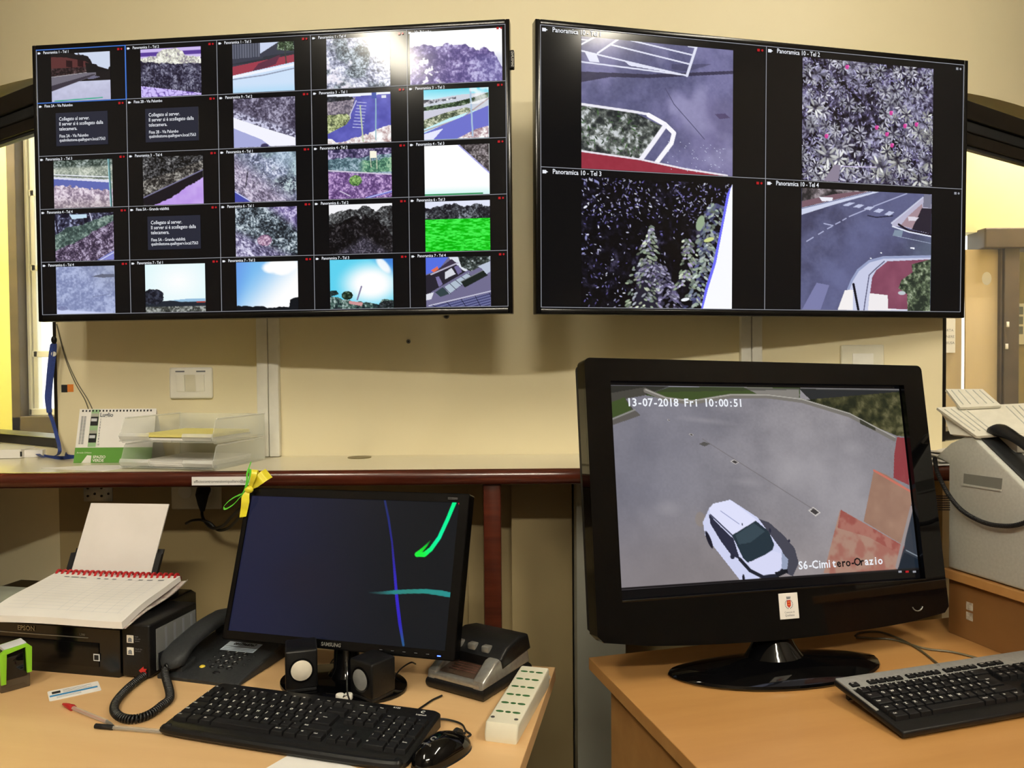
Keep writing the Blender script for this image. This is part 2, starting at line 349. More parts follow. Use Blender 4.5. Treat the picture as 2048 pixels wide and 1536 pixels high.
def f23(p):   # verge and road
    p.veg(1, (60, 54, 72), (116, 110, 134), (180, 176, 200), 20, 5, cov=.4); p.put(sm(p.V - p.U * .45, .18, .3), p.mix(sm(p.n(26), .4, .6), (90, 86, 110), (206, 206, 232)))
    p.poly([(0, .38), (.5, .62), (1, .84), (1, 1), (0, 1)], (244, 244, 255)); p.poly([(0, .6), (.45, .85), (.6, 1), (0, 1)], (168, 172, 220)); p.ell(.5, .98, .09, .05, (60, 54, 90))
def f24(p):   # hatched road
    p.c[:] = (84, 84, 176); p.c[:] = p.mix(p.n(6), (74, 74, 160), (112, 112, 206)); p.veg(p.pm([(0, .08), (.45, .08), (.35, .5), (0, .8)]), (90, 84, 100), (140, 130, 142), (190, 180, 190), 24, 4)
    p.poly([(0, 0), (1, 0), (1, .04), (.45, .06), (0, .05)], (236, 240, 250)); p.veg(p.pm([(0, .04), (.4, .06), (.42, .12), (0, .16)]), (20, 22, 26), (40, 44, 50), (80, 80, 90), 20, 2)
    p.veg(p.pm([(0, .42), (.3, .4), (.38, .48), (.3, .62), (0, .8)]), (70, 78, 60), (150, 160, 110), (214, 222, 170), 26, 6); p.line([(.46, .15), (.36, .42), (.36, .5)], .01, (210, 210, 230))
    for k in range(9): t = k / 8; p.line([(.4 + .08 * (1 - t) + .0, .18 + t * .5), (.62 - .06 * t, .2 + t * .5)], .008, (186, 188, 232))
    p.veg(p.above([(0, .9), (.2, .97), (.5, .88), (.8, .74), (1, .66)], .08, 12), (180, 150, 150), (236, 226, 226), W_, 18, 8, cov=.7)
    p.line([(.52, .25), (.56, .97)], .014, (190, 204, 170)); p.line([(.77, .0), (.76, .95)], .012, (150, 190, 200)); p.poly([(.7, 0), (.78, 0), (.78, .12), (.7, .12)], (70, 90, 170)); p.poly([(.86, .06), (.93, .06), (.93, .12), (.86, .12)], (226, 230, 240))
def f25(p):
    p.c[:] = p.mix(p.V * 5, (110, 216, 236), (200, 240, 250)); p.poly([(0, .24), (.3, .16), (.6, .12), (1, .1), (1, .45), (0, .45)], (206, 212, 224)); p.veg(p.pm([(0, .34), (.5, .26), (.8, .18), (1, .1), (1, .2), (.6, .34), (0, .42)]), (20, 34, 24), (44, 66, 40), (110, 130, 100), 20, 3)
    p.veg(p.pm([(0, .2), (.3, .2), (.5, .16), (.5, .2), (0, .3)]), (70, 70, 80), (206, 206, 216), W_, 16, 5); p.poly([(0, .44), (.6, .34), (.6, .4), (0, .6)], (206, 206, 222)); p.veg(p.pm([(0, .6), (.3, .48), (.65, .38), (.8, .44), (.4, .58), (0, .78)]), (60, 70, 54), (150, 160, 130), (220, 222, 200), 24, 7)
    p.line([(0, .82), (.6, .58), (1, .22)], .012, (180, 160, 160)); p.poly([(0, .86), (1, .36), (1, 1), (0, 1)], (112, 116, 206)); p.poly([(0, .88), (.3, .78), (.14, 1), (0, 1)], (232, 234, 255)); p.veg(p.pm([(.5, 1), (.8, .82), (1, .76), (1, 1)]), (150, 120, 130), (216, 196, 200), W_, 22, 9); p.line([(.72, 0), (.75, .95)], .016, (170, 196, 222)); p.put(sm(p.n(5, None, 3), .5, .7) * (p.V < .32) * sm(p.U, .3, .6), W_, .7)
def f31(p):
    p.veg(1, (40, 52, 48), (106, 120, 112), (180, 190, 190), 22, 4, cov=.45); p.veg(sm(p.V, .1, .2), (120, 130, 120), (176, 184, 170), (214, 218, 206), 26, 5, cov=.5); p.line([(0, .29), (.95, .38)], .012, (226, 230, 236)); p.line([(0, .31), (.95, .41)], .006, (70, 76, 80))
    p.poly([(0, .34), (.95, .48), (1, .8), (0, .6)], (96, 106, 178)); p.poly([(0, .34), (.95, .44), (1, .5), (0, .38)], (220, 222, 240)); p.veg(p.above([(0, .53), (.4, .56), (.7, .64), (1, .66)], .12, 14), (120, 104, 126), (190, 172, 190), (236, 224, 236), 20, 8, cov=.55); p.put(sm(p.V, .7, 1), (170, 160, 150), .35); p.line([(.945, 0), (.975, 1)], .02, (70, 110, 110)); p.line([(.93, 0), (.96, 1)], .008, (150, 206, 216))
def f32(p):
    p.veg(1, (14, 14, 14), (70, 70, 74), (150, 150, 150), 22, 4, cov=.38); p.veg(p.above([(0, .5), (.4, .36), (.7, .22), (1, .12)], .08), (30, 28, 28), (112, 108, 104), (180, 178, 170), 24, 7, cov=.4)
    p.poly([(0, .84), (1, .3), (1, 1), (0, 1)], (24, 20, 28)); p.line([(0, .84), (1, .3)], .012, (120, 118, 150)); p.put(p.above([(0, 1.2), (.2, 1.0), (.55, .8), (.8, .6), (1, .46)], .08, 14), p.mix(p.n(4), (176, 136, 226), (214, 190, 246)))
def f33(p):
    p.veg(1, (70, 76, 96), (150, 158, 188), (226, 230, 248), 22, 5, cov=.5); p.veg(sm(p.U - p.V * .9, -.1, .2) * sm(p.n(3, None, 8), .3, .6), (44, 48, 62), (112, 124, 138), (196, 214, 216), 22, 3, cov=.5); p.put(sm(p.U - p.V, .25, .7), (176, 206, 220), .5); p.veg(sm(p.V - p.U, -.2, .35), (92, 84, 104), (160, 150, 176), (216, 206, 226), 28, 12, fx=.5, cov=.5, rot=.9)
    rr = random.Random(5)
    for k in range(90): p.ell(rr.random(), .3 + .5 * rr.random(), .008, .008, (240, 244, 255))
    p.poly([(0, .76), (.12, .86), (.28, 1), (0, 1)], (70, 76, 168)); p.line([(0, .78), (.27, 1)], .01, (206, 212, 246)); p.line([(.22, .38), (.18, .66)], .01, (44, 40, 54))
def f34(p):
    p.veg(1, (44, 40, 70), (104, 92, 132), (206, 196, 232), 18, 6, cov=.45); p.veg(p.above([(0, .2), (.4, .18), (1, .14)], .1), (60, 84, 96), (108, 138, 148), (170, 190, 206), 24, 8); p.veg(sm(p.U, .45, .6) * p.above([(0, .3), (1, .22)], .1) * (p.V < .48), (50, 90, 76), (96, 150, 120), (170, 206, 170), 22, 3)
    p.veg(p.above([(0, .44), (1, .54)], .03), (86, 60, 110), (140, 108, 166), (206, 176, 222), 24, 9, cov=.48); p.line([(0, .42), (1, .54)], .012, (216, 206, 226)); p.veg(((p.U - .43) ** 2 * 1.2 + (p.V - .64) ** 2 < .012), (50, 80, 50), (110, 150, 80), (170, 206, 130), 26, 4)
    p.poly([(.66, .05), (.77, .06), (.77, .2), (.66, .2)], (250, 246, 226)); p.line([(.67, .2), (.68, .38)], .007, (214, 216, 190)); p.line([(.77, .2), (.77, .42)], .007, (214, 216, 190)); p.line([(.6, 1), (1, .88)], .02, (112, 112, 206)); p.line([(.62, 1), (1, .86)], .006, (220, 226, 250)); p.line([(.18, .84), (.34, .95)], .01, (206, 196, 220))
def f35(p):
    p.c[:] = W_; p.put(sm(p.V, .8, 1), (214, 246, 244)); p.veg(p.pm([(.52, 0), (1, 0), (1, .58)]), (50, 44, 46), (104, 96, 98), (170, 162, 166), 24, 4, cov=.45); p.line([(.53, 0), (1, .58)], .014, (176, 176, 246), .8); p.poly([(0, .965), (.9, .965), (.9, 1), (0, 1)], (26, 140, 76))
def f41(p):
    p.veg(1, (20, 18, 34), (60, 60, 84), (170, 176, 210), 14, 6, cov=.35); p.poly([(.25, .02), (.55, .02), (.55, .1), (.3, .12)], (196, 222, 240)); p.line([(.6, 0), (.64, .2)], .012, (206, 206, 230)); p.veg(p.above([(0, .45), (.2, .3), (.5, .22), (1, .04)], .08), (50, 66, 64), (96, 118, 112), (150, 170, 160), 20, 7, cov=.5)
    p.veg(p.above([(0, .8), (.3, .62), (.6, .44), (.85, .3), (1, .2)], .1), (50, 40, 60), (112, 96, 122), (190, 178, 206), 26, 9, cov=.42); p.poly([(.7, 1), (1, .8), (1, 1)], (130, 134, 206)); p.line([(.76, 1), (1, .84)], .008, (226, 230, 250)); p.line([(0, 0), (.05, .4)], .02, (26, 22, 40))
def f43(p):
    p.veg(1, (26, 30, 36), (104, 118, 130), (206, 218, 226), 22, 11, cov=.46); p.veg(sm(p.U - p.V, .4, .7), (70, 62, 100), (130, 116, 170), (206, 196, 232), 24, 3); p.veg(sm(p.V - p.U * .6, .35, .6), (60, 56, 84), (140, 134, 172), (226, 224, 246), 26, 6, cov=.5, fx=.5, rot=.8)
    p.veg((p.U - .47) ** 2 + (p.V - .68) ** 2 < .014, (90, 70, 100), (160, 120, 150), (220, 196, 216), 28, 6)
def f44(p):
    p.c[:] = (244, 244, 248); p.veg(p.above([(0, .2), (.15, .16), (.4, .12), (.55, .02), (.65, .06), (.75, .2), (.85, .05), (1, .04)], .14, 9), (26, 24, 26), (76, 78, 80), (146, 148, 150), 22, 6, cov=.4)
    p.veg(p.above([(0, .5), (.3, .3), (.6, .22), (.8, .4), (1, .62)], .2, 6), (12, 10, 12), (30, 27, 30), (86, 82, 86), 22, 8, cov=.2); p.veg(sm(.5 - np.abs(p.U - .55) - (1 - p.V) * 1.2, 0, .2), (34, 32, 40), (70, 66, 80), (130, 124, 140), 30, 3, cov=.4)
def f45(p):
    p.c[:] = (226, 230, 248); p.veg(p.above([(0, .1), (.1, .14), (.25, .12), (.45, .02), (.55, .12), (.7, .14), (.78, .05), (.9, .12), (1, .1)], .16, 10), (24, 22, 30), (70, 72, 78), (150, 156, 170), 22, 5, cov=.35); p.put(p.V > .36, p.mix(sm(p.n(12, 46, 4, 3), .3, .7), (2, 180, 6), (70, 240, 80)))
def f51(p):
    p.c[:] = p.mix(sm(p.n(26, None, 3, 3) * .5 + p.n(5) * .5, .3, .7), (124, 134, 176), (176, 186, 222)); p.put(sm(p.U - p.V, .1, .9), (150, 156, 170), .4); p.poly([(.6, .22), (.78, .17), (1, .18), (1, .24), (.8, .25)], (100, 104, 124)); p.line([(.62, .65), (.9, .6)], .004, (90, 96, 130)); p.put(sm(p.V + (1 - p.U) * .1, .98, 1.02), (206, 214, 246)); p.ell(.1, .88, .12, .05, (112, 118, 160), .7)
def f52(p):
    p.c[:] = p.mix(np.hypot(p.U - .55, p.V - .35) * 1.3, W_, (216, 246, 250)); p.poly([(.4, .76), (.7, .73), (1, .73), (1, .8), (.4, .8)], (150, 190, 220)); p.put(p.above([(0, .8), (.4, .76), (.6, .79), (1, .8)], .02), (34, 40, 50)); p.poly([(.85, .79), (1, .78), (1, .81), (.85, .81)], (170, 70, 60)); p.veg(sm(p.V, .88, .89), (30, 32, 30), (90, 94, 90), (170, 174, 170), 20, 6); p.veg(((p.U - .12) / .2) ** 2 + ((p.V - .68) / .17) ** 2 + (p.n(12) - .5) * .9 < 1, (14, 14, 24), (30, 32, 44), (60, 64, 80), 20, 4)
def f53(p):
    p.c[:] = p.mix(sm(1.2 - p.U - p.V * .7, -.1, .9), W_, (120, 186, 240)); p.put(sm(.3 - p.U * .8 - p.V * .2, 0, .3), (90, 130, 226), .5); p.put(sm(.09 - (p.U - .72) ** 2 * .9 - (p.V - .1) ** 2 * 2.2 + (p.n(5) - .5) * .05, .0, .05), W_); p.put(p.above([(0, .9), (.25, .93), (.3, .9), (.4, .91), (.5, .95), (.85, .94), (.87, .8), (.93, .76), (1, .74)], .05, 10), (16, 20, 26))
def f54(p):
    p.c[:] = p.mix(sm(np.hypot(p.U - .65, (p.V - .5) * 1.1), .18, .62), W_, (96, 210, 240)); p.put(sm(p.U - p.V, .55, .95), (60, 110, 210), .8); p.put(sm(.02 - (p.U - .85) ** 2 - (p.V - p.U + .72) ** 2, 0, .015), W_, .9); p.line([(.43, .82), (.5, .55)], .014, (120, 110, 150))
    p.veg(p.above([(0, .75), (.2, .8), (.4, .85), (.6, .9), (.78, .92), (.82, .84), (1, .84)], .08), (24, 34, 40), (80, 110, 100), (196, 210, 210), 16, 6, cov=.45); p.veg(((p.U - .27) / .09) ** 2 + ((p.V - .73) / .09) ** 2 < 1, (14, 22, 20), (30, 50, 34), (90, 110, 90), 20, 5); p.veg(p.pm([(0, .63), (.1, .62), (.14, .7), (0, .75)]), (20, 40, 40), (50, 70, 70), (90, 110, 110), 20, 5); p.poly([(.3, .84), (.52, .88), (.5, .95), (.3, .9)], (206, 150, 150)); p.veg(p.pm([(.78, .9), (.85, .85), (1, .85), (1, 1), (.76, 1)]), (10, 14, 18), (26, 32, 34), (70, 76, 80), 20, 2)
def f55(p):
    p.c[:] = (112, 108, 142); p.poly([(0, 0), (.35, 0), (.2, .25), (0, .34)], (86, 112, 226)); p.poly([(.35, 0), (1, 0), (1, .1), (.6, .3)], (220, 226, 236)); p.veg(p.pm([(.5, 0), (1, 0), (1, .1), (.7, .3), (.55, .2)]), (24, 30, 30), (70, 80, 76), (190, 200, 206), 16, 5, cov=.4); p.poly([(.08, .34), (.4, .04), (.48, .12), (.12, .4)], (60, 50, 70)); p.poly([(.08, .26), (.18, .18), (.2, .24), (.12, .3)], (226, 110, 80)); p.poly([(0, .36), (.46, .12), (.52, .24), (.62, .3), (.1, .68), (0, .8)], (40, 36, 48))
    p.line([(.08, .34), (.5, .12)], .014, (190, 184, 206)); p.poly([(.3, .3), (.4, .22), (.46, .34), (.3, .44)], (214, 216, 226)); p.poly([(.5, .16), (.56, .3), (.5, .36), (.44, .2)], (112, 104, 150)); p.poly([(.15, .4), (.2, .38), (.26, .54), (.2, .6)], (120, 112, 160)); p.poly([(.28, .6), (.66, .32), (.7, .42), (.36, .74)], (176, 190, 206))
    for k in range(5): p.line([(.28 + k * .09, .6 - k * .066), (.38 + k * .09, .74 - k * .08)], .006, (60, 60, 80))
    p.poly([(.14, .7), (.26, .6), (.36, .74), (.22, .8)], (50, 66, 70)); p.poly([(.54, .5), (.9, .28), (.96, .38), (.6, .62)], (26, 34, 32)); p.line([(.54, .5), (.9, .27)], .008, (120, 126, 130)); p.poly([(0, .74), (.12, .7), (.08, .84), (0, .86)], (220, 222, 232)); p.poly([(.8, .2), (1, .1), (1, .3), (.94, .36), (.86, .24)], (186, 196, 216)); p.line([(.04, .97), (1, .7)], .01, (206, 206, 226)); p.poly([(0, 1), (1, .74), (1, 1)], p.mix(sm(np.sin(p.V * 120 + p.U * 40), -.2, .4), (64, 66, 110), (112, 116, 160)))
    for k in range(5): p.line([(.1 + k * .22, .96 - k * .055), (.2 + k * .22, 1.05)], .006, (26, 26, 50))

def hom(src):
    """homography from four picture points (in corner order TL TR BR BL) to the unit square"""
    A = []; b = []
    for (x, y), (u, v) in zip(src, ((0, 0), (1, 0), (1, 1), (0, 1))):
        A += [[x, y, 1, 0, 0, 0, -u * x, -u * y], [0, 0, 0, x, y, 1, -v * x, -v * y]]; b += [u, v]
    h = np.append(np.linalg.solve(A, b), 1).reshape(3, 3)
    def g(*pts):
        o = []
        for x, y in pts: q = h @ (x, y, 1); o.append((q[0] / q[2], q[1] / q[2]))
        return o
    return g
def leaves(p, n, seed, rx, ry, cols, mask=None, rot=None, al=1.0, spread=1.2):
    r = random.Random(seed)
    for k in range(n):
        x, y = r.random(), r.random()
        if mask is not None and r.random() > mask(x, y): continue
        a = (rot(x, y) if rot else 0) + r.gauss(0, spread); c = r.choice(cols); f = r.uniform(.7, 1.15); s = r.uniform(.6, 1.3)
        p.ell(x, y, rx * s, ry * s, tuple(min(255, q * f) for q in c), al, a, .35)
def rosettes(p, n, seed, R, cols, mask=None):
    r = random.Random(seed)
    for k in range(n):
        x, y = r.random(), r.random()
        if mask is not None and r.random() > mask(x, y): continue
        s = r.uniform(.6, 1.25) * R; a0 = r.uniform(0, 6.3); c = r.choice(cols)
        p.ell(x, y, s * .8, s * .7, (30, 26, 40), .6, 0, .8)
        for j in range(r.randint(5, 8)):
            a = a0 + j * .85 + r.gauss(0, .15); f = r.uniform(.6, 1.1); d = s * .62
            p.ell(x + math.cos(a) * d / p.a, y + math.sin(a) * d, s * .5, s * .15, tuple(min(255, q * f) for q in c), .95, a, .4)
def g1(p):    # car park with kerb
    H = hom([(472, 175), (1662, 292), (1662, 1298), (472, 1228)])
    t = p.n(5, 4, 3, 4); p.c[:] = p.mix(sm(t, .3, .7), (92, 92, 128), (120, 118, 160)) + (p.n(60)[..., None] - .5) * 16
    p.put(sm(p.U - p.V * .3, .2, .7) * sm(p.V, .3, .5), (126, 118, 158), .5); p.put(sm(p.n(4, None, 11) - np.abs(p.U - .7 - (p.V - .55) * .5) * 1.5, .3, .6), (176, 174, 210), .45)
    p.poly(H((472, 455), (1000, 480), (1662, 455), (1662, 480), (1000, 510), (700, 500), (472, 540)), (44, 40, 60), .75); p.poly(H((1180, 400), (1500, 400), (1300, 460), (1180, 440)), (50, 48, 70), .35)
    wl = (226, 228, 246)
    for a, b, w in (((472, 240), (575, 183), .006), ((472, 200), (520, 206), .004), ((600, 310), (760, 200), .007), ((472, 290), (1290, 490), .006), ((710, 245), (1330, 403), .006), ((860, 210), (1350, 330), .006), ((472, 378), (1290, 488), .006), ((1300, 492), (1372, 265), .011), ((1310, 260), (1375, 268), .005)): p.line(H(a, b), w, wl)
    p.poly(H((500, 300), (590, 315), (615, 385), (535, 375)), wl); p.poly(H((805, 370), (930, 395), (960, 415), (1100, 440), (1240, 480), (850, 410)), wl)
    p.line(H((1130, 590), (1200, 720), (1330, 870), (1440, 1000)), .003, (80, 78, 110)); p.poly(H((1520, 800), (1600, 795), (1640, 830), (1560, 840)), (84, 74, 110))
    m = p.pm(H((472, 720), (900, 790), (1080, 880), (1120, 900), (920, 1160), (472, 1090))); p.veg(m, (40, 44, 46), (104, 110, 104), (206, 210, 214), 26, 7, cov=.52)
    leaves(p, 600, 3, .02, .006, [(60, 86, 56), (80, 108, 70), (46, 62, 44), (92, 118, 88)], lambda x, y: 1 if (y > .52 and y < .9 and x < .52 and (x < .2 or abs(x - .3) < .09) and m[min(p.h - 1, int(y * p.h)), min(p.w - 1, int(x * p.w))]) else 0)
    p.line(H((472, 715), (900, 780), (1000, 800)), .010, (236, 234, 244)); p.line(H((1000, 805), (1130, 880), (1200, 950), (1180, 1030), (1060, 1190)), .018, (250, 248, 255)); p.line(H((1130, 890), (1040, 1020), (940, 1160)), .018, (244, 242, 252))
    p.poly(H((472, 1090), (930, 1155), (1400, 1260), (1600, 1296), (472, 1240)), (150, 50, 66)); p.c += (p.n(30)[..., None] - .5) * 10; p.line(H((472, 1090), (930, 1158), (1300, 1240), (1620, 1292)), .007, (236, 230, 240))
    r = random.Random(2)
    for k in range(60): x, y = r.uniform(.55, .95), r.uniform(.75, .98); p.ell(x, y, .004, .003, (210, 214, 240))
def g2(p):    # pale leaves
    p.veg(1, (16, 12, 20), (74, 68, 96), (190, 190, 214), 22, 5, cov=.35)
    dk = lambda x, y: .4 if ((x - .42) ** 2 + (y - .45) ** 2 < .04 or (x - .47) ** 2 / .02 + (y - .72) ** 2 / .01 < 1 or (x > .85 and .18 < y < .42)) else 1
    leaves(p, 2600, 4, .016, .006, [(160, 156, 196), (120, 114, 160), (196, 196, 222), (84, 78, 112)], dk); rosettes(p, 210, 8, .062, [(196, 196, 214), (220, 220, 232), (160, 158, 190), (182, 184, 196)], dk)
    rosettes(p, 80, 9, .075, [(206, 208, 206), (226, 228, 222)], lambda x, y: 1 if x > .55 and y > .35 else 0); rosettes(p, 26, 12, .085, [(236, 238, 236)], lambda x, y: 1 if y > .4 and x < .4 else 0)
    for x, y in ((.33, .05), (.67, .4), (.56, .53), (.64, .58), (.68, .67), (.78, .5), (.87, .48), (.18, .63)): p.ell(x, y, .018, .02, (206, 64, 150)); p.ell(x + .01, y - .01, .008, .01, (240, 110, 190))
    leaves(p, 30, 3, .03, .01, [(96, 70, 170), (130, 96, 200)], lambda x, y: 1 if .35 < x < .45 and .72 < y < .85 else 0); p.poly([(.16, 1), (.24, .86), (.29, .86), (.27, 1)], (140, 130, 150)); p.line([(.3, .87), (.56, .86)], .004, (200, 190, 230))
def g3(p):    # ivy and white wall
    p.c[:] = (10, 8, 12); p.veg(1, (8, 7, 10), (20, 18, 30), (64, 60, 84), 24, 4, cov=.1); H = hom([(390, 75), (1708, 145), (1703, 1258), (388, 1245)])
    bl = [(130, 124, 190), (180, 180, 220), (90, 84, 150), (214, 216, 240), (110, 106, 140)]
    leaves(p, 1300, 3, .013, .005, bl, lambda x, y: 1 if (y < .32 and (x < .45 or x > .6)) else (.35 if (x < .3 or (y < .3)) else (.5 if (x < .28 and y > .6) else .12)), al=.9)
    leaves(p, 200, 5, .02, .009, [(150, 152, 206), (214, 216, 240)], lambda x, y: 1 if x < .13 and y < .6 else 0)
    def col(pts, n, seed, cols, R=.024):
        r = random.Random(seed)
        for k in range(n):
            t = r.random() * (len(pts) - 1); i = int(t); q = t - i; x = pts[i][0] * (1 - q) + pts[i + 1][0] * q; y = pts[i][1] * (1 - q) + pts[i + 1][1] * q; w = pts[i][2] * (1 - q) + pts[i + 1][2] * q
            xx = x + r.uniform(-w, w); c = r.choice(cols); f = r.uniform(.6, 1.15); a = (.6 if xx > x else 2.5) + r.gauss(0, .3); p.ell(xx, y + abs(xx - x) * .6, R * r.uniform(.6, 1.2), R * .42, tuple(min(255, v * f) for v in c), .95, a, .35)
    gl = [(150, 166, 140), (190, 196, 206), (120, 134, 120), (160, 150, 190), (206, 216, 190)]
    p.poly(H((870, 870), (1000, 820), (1100, 900), (1100, 1250), (860, 1250)), (36, 34, 48))
    col([(.455, .36, .01), (.44, .5, .06), (.43, .62, .1), (.4, .75, .11), (.42, 1, .13)], 230, 2, gl); col([(.45, .62, .1), (.55, .8, .06), (.6, 1, .09)], 150, 5, [(110, 104, 140), (170, 166, 196), (70, 66, 90)]); col([(.69, .44, .03), (.71, .55, .05), (.7, .7, .06), (.66, .82, .08)], 130, 3, gl)
    col([(.88, .15, .06), (.86, .3, .09), (.83, .45, .07), (.83, .58, .06), (.78, .78, .07), (.74, 1, .09)], 260, 4, [(112, 122, 140), (150, 166, 150), (90, 92, 140), (190, 200, 196)], .03)
    p.ell(.78, .32, .07, .035, (150, 170, 140), 1, 1.9); p.ell(.84, .45, .05, .018, (206, 216, 140), 1, -.3); p.ell(.68, .93, .04, .014, (240, 244, 250), 1, -.2)
    p.poly(H((1708, 145), (1660, 230), (1600, 560), (1540, 850), (1470, 1080), (1435, 1258), (1708, 1258)), (110, 110, 250)); p.poly(H((1708, 145), (1690, 190), (1625, 530), (1565, 850), (1495, 1080), (1450, 1258), (1708, 1258)), (250, 251, 255))
def g4(p):    # junction
    H = hom([(388, 55), (1677, 120), (1668, 1290), (382, 1275)]); t = p.n(5, 5, 6, 4, .6); p.c[:] = p.mix(sm(t, .3, .7), (70, 70, 98), (92, 94, 128)) + (p.n(60)[..., None] - .5) * 14
    p.put(sm(.3 - np.abs((p.U - .45) * .8 + (p.V - .5) * .55), 0, .3), (112, 116, 160), .6); p.put(sm(p.U, .7, 1) * sm(p.V, .3, .45), (104, 118, 136), .6)
    p.veg(p.pm(H((388, 55), (1150, 90), (1000, 110), (388, 260))), (40, 38, 40), (100, 92, 96), (160, 150, 156), 26, 3, cov=.35); p.poly(H((388, 190), (700, 120), (900, 95), (1050, 95), (388, 250)), (122, 92, 104)); p.poly(H((560, 145), (700, 150), (690, 185), (590, 190)), (236, 236, 246))
    p.poly(H((388, 255), (1060, 92), (1150, 98), (700, 225), (388, 325)), (206, 212, 236)); p.line(H((388, 262), (1080, 95)), .004, (120, 124, 160))
    for q in (((790, 232), (860, 200), (915, 206), (850, 237)), ((895, 247), (950, 220), (1012, 225), (960, 256)), ((1000, 268), (1050, 240), (1110, 245), (1065, 278)), ((1098, 292), (1150, 262), (1208, 272), (1160, 306)), ((1205, 322), (1255, 288), (1308, 298), (1262, 334))): p.poly(H(*q), (190, 196, 226))
    for a, b in (((1430, 112), (1100, 240)), ((1020, 275), (860, 342)), ((830, 360), (795, 380)), ((770, 395), (725, 418)), ((690, 440), (645, 464)), ((605, 490), (556, 520)), ((505, 550), (440, 590)), ((610, 412), (700, 432))): p.line(H(a, b), .0045, (176, 180, 214))
    p.line(H((1045, 332), (1130, 350), (1290, 335)), .005, (44, 44, 66)); p.poly(H((1590, 150), (1677, 120), (1668, 520), (1400, 445), (1290, 440), (1275, 400)), (186, 182, 206)); p.poly(H((1580, 215), (1600, 330), (1520, 470), (1370, 430), (1440, 340)), (166, 140, 150)); p.poly(H((1580, 255), (1677, 260), (1670, 515), (1480, 470)), (44, 38, 50)); p.poly(H((1600, 120), (1677, 125), (1670, 255), (1590, 250)), (120, 120, 140)); p.line(H((1350, 420), (1450, 485), (1668, 525)), .009, (34, 26, 40)); p.line(H((1290, 440), (1450, 495), (1668, 540)), .006, (226, 230, 246)); p.line(H((1280, 410), (1590, 150)), .006, (200, 204, 226)); p.poly(H((1440, 340), (1550, 350), (1520, 385), (1450, 385)), (220, 214, 226))
    p.poly(H((1310, 478), (1395, 482), (1380, 545), (1290, 535)), (130, 146, 166)); p.line(H((1340, 540), (1668, 610)), .003, (150, 160, 186)); p.poly(H((1468, 648), (1508, 652), (1508, 668), (1468, 664)), (240, 244, 255)); p.ell(*H((1178, 706))[0], .01, .005, (240, 244, 255)); p.ell(*H((1075, 760))[0], .01, .006, (240, 244, 255))
    p.poly(H((1668, 740), (1200, 755), (1080, 790), (960, 880), (880, 1010), (750, 1275), (1000, 1290), (1668, 1290)), (200, 204, 230)); p.line(H((1668, 742), (1200, 752), (1060, 790), (950, 880), (890, 980), (850, 1080)), .011, (150, 160, 196)); p.line(H((1210, 790), (1120, 870), (1060, 930), (1020, 1200), (1010, 1280)), .005, (90, 90, 120))
    p.poly(H((1668, 770), (1240, 790), (1130, 880), (1090, 950), (1070, 1110), (1240, 1130), (1250, 1265), (1668, 1280)), p.mix(p.n(8), (118, 62, 84), (150, 88, 110))); p.poly(H((1065, 1110), (1245, 1130), (1250, 1265), (1430, 1278), (1050, 1285)), (240, 236, 238)); p.poly(H((820, 1080), (900, 1075), (900, 1280), (750, 1275)), (244, 240, 240)); p.line(H((905, 1020), (955, 1280)), .011, (20, 18, 30))
    m = p.pm(H((1668, 770), (1480, 820), (1490, 900), (1380, 980), (1350, 1060), (1440, 1120), (1440, 1290), (1668, 1290))); p.veg(m, (40, 48, 40), (96, 110, 84), (170, 180, 156), 34, 6, cov=.45); p.ell(*H((1385, 1108))[0], .04, .018, (190, 200, 206)); p.poly(H((540, 1005), (665, 1030), (580, 1275), (395, 1275)), (124, 126, 170))
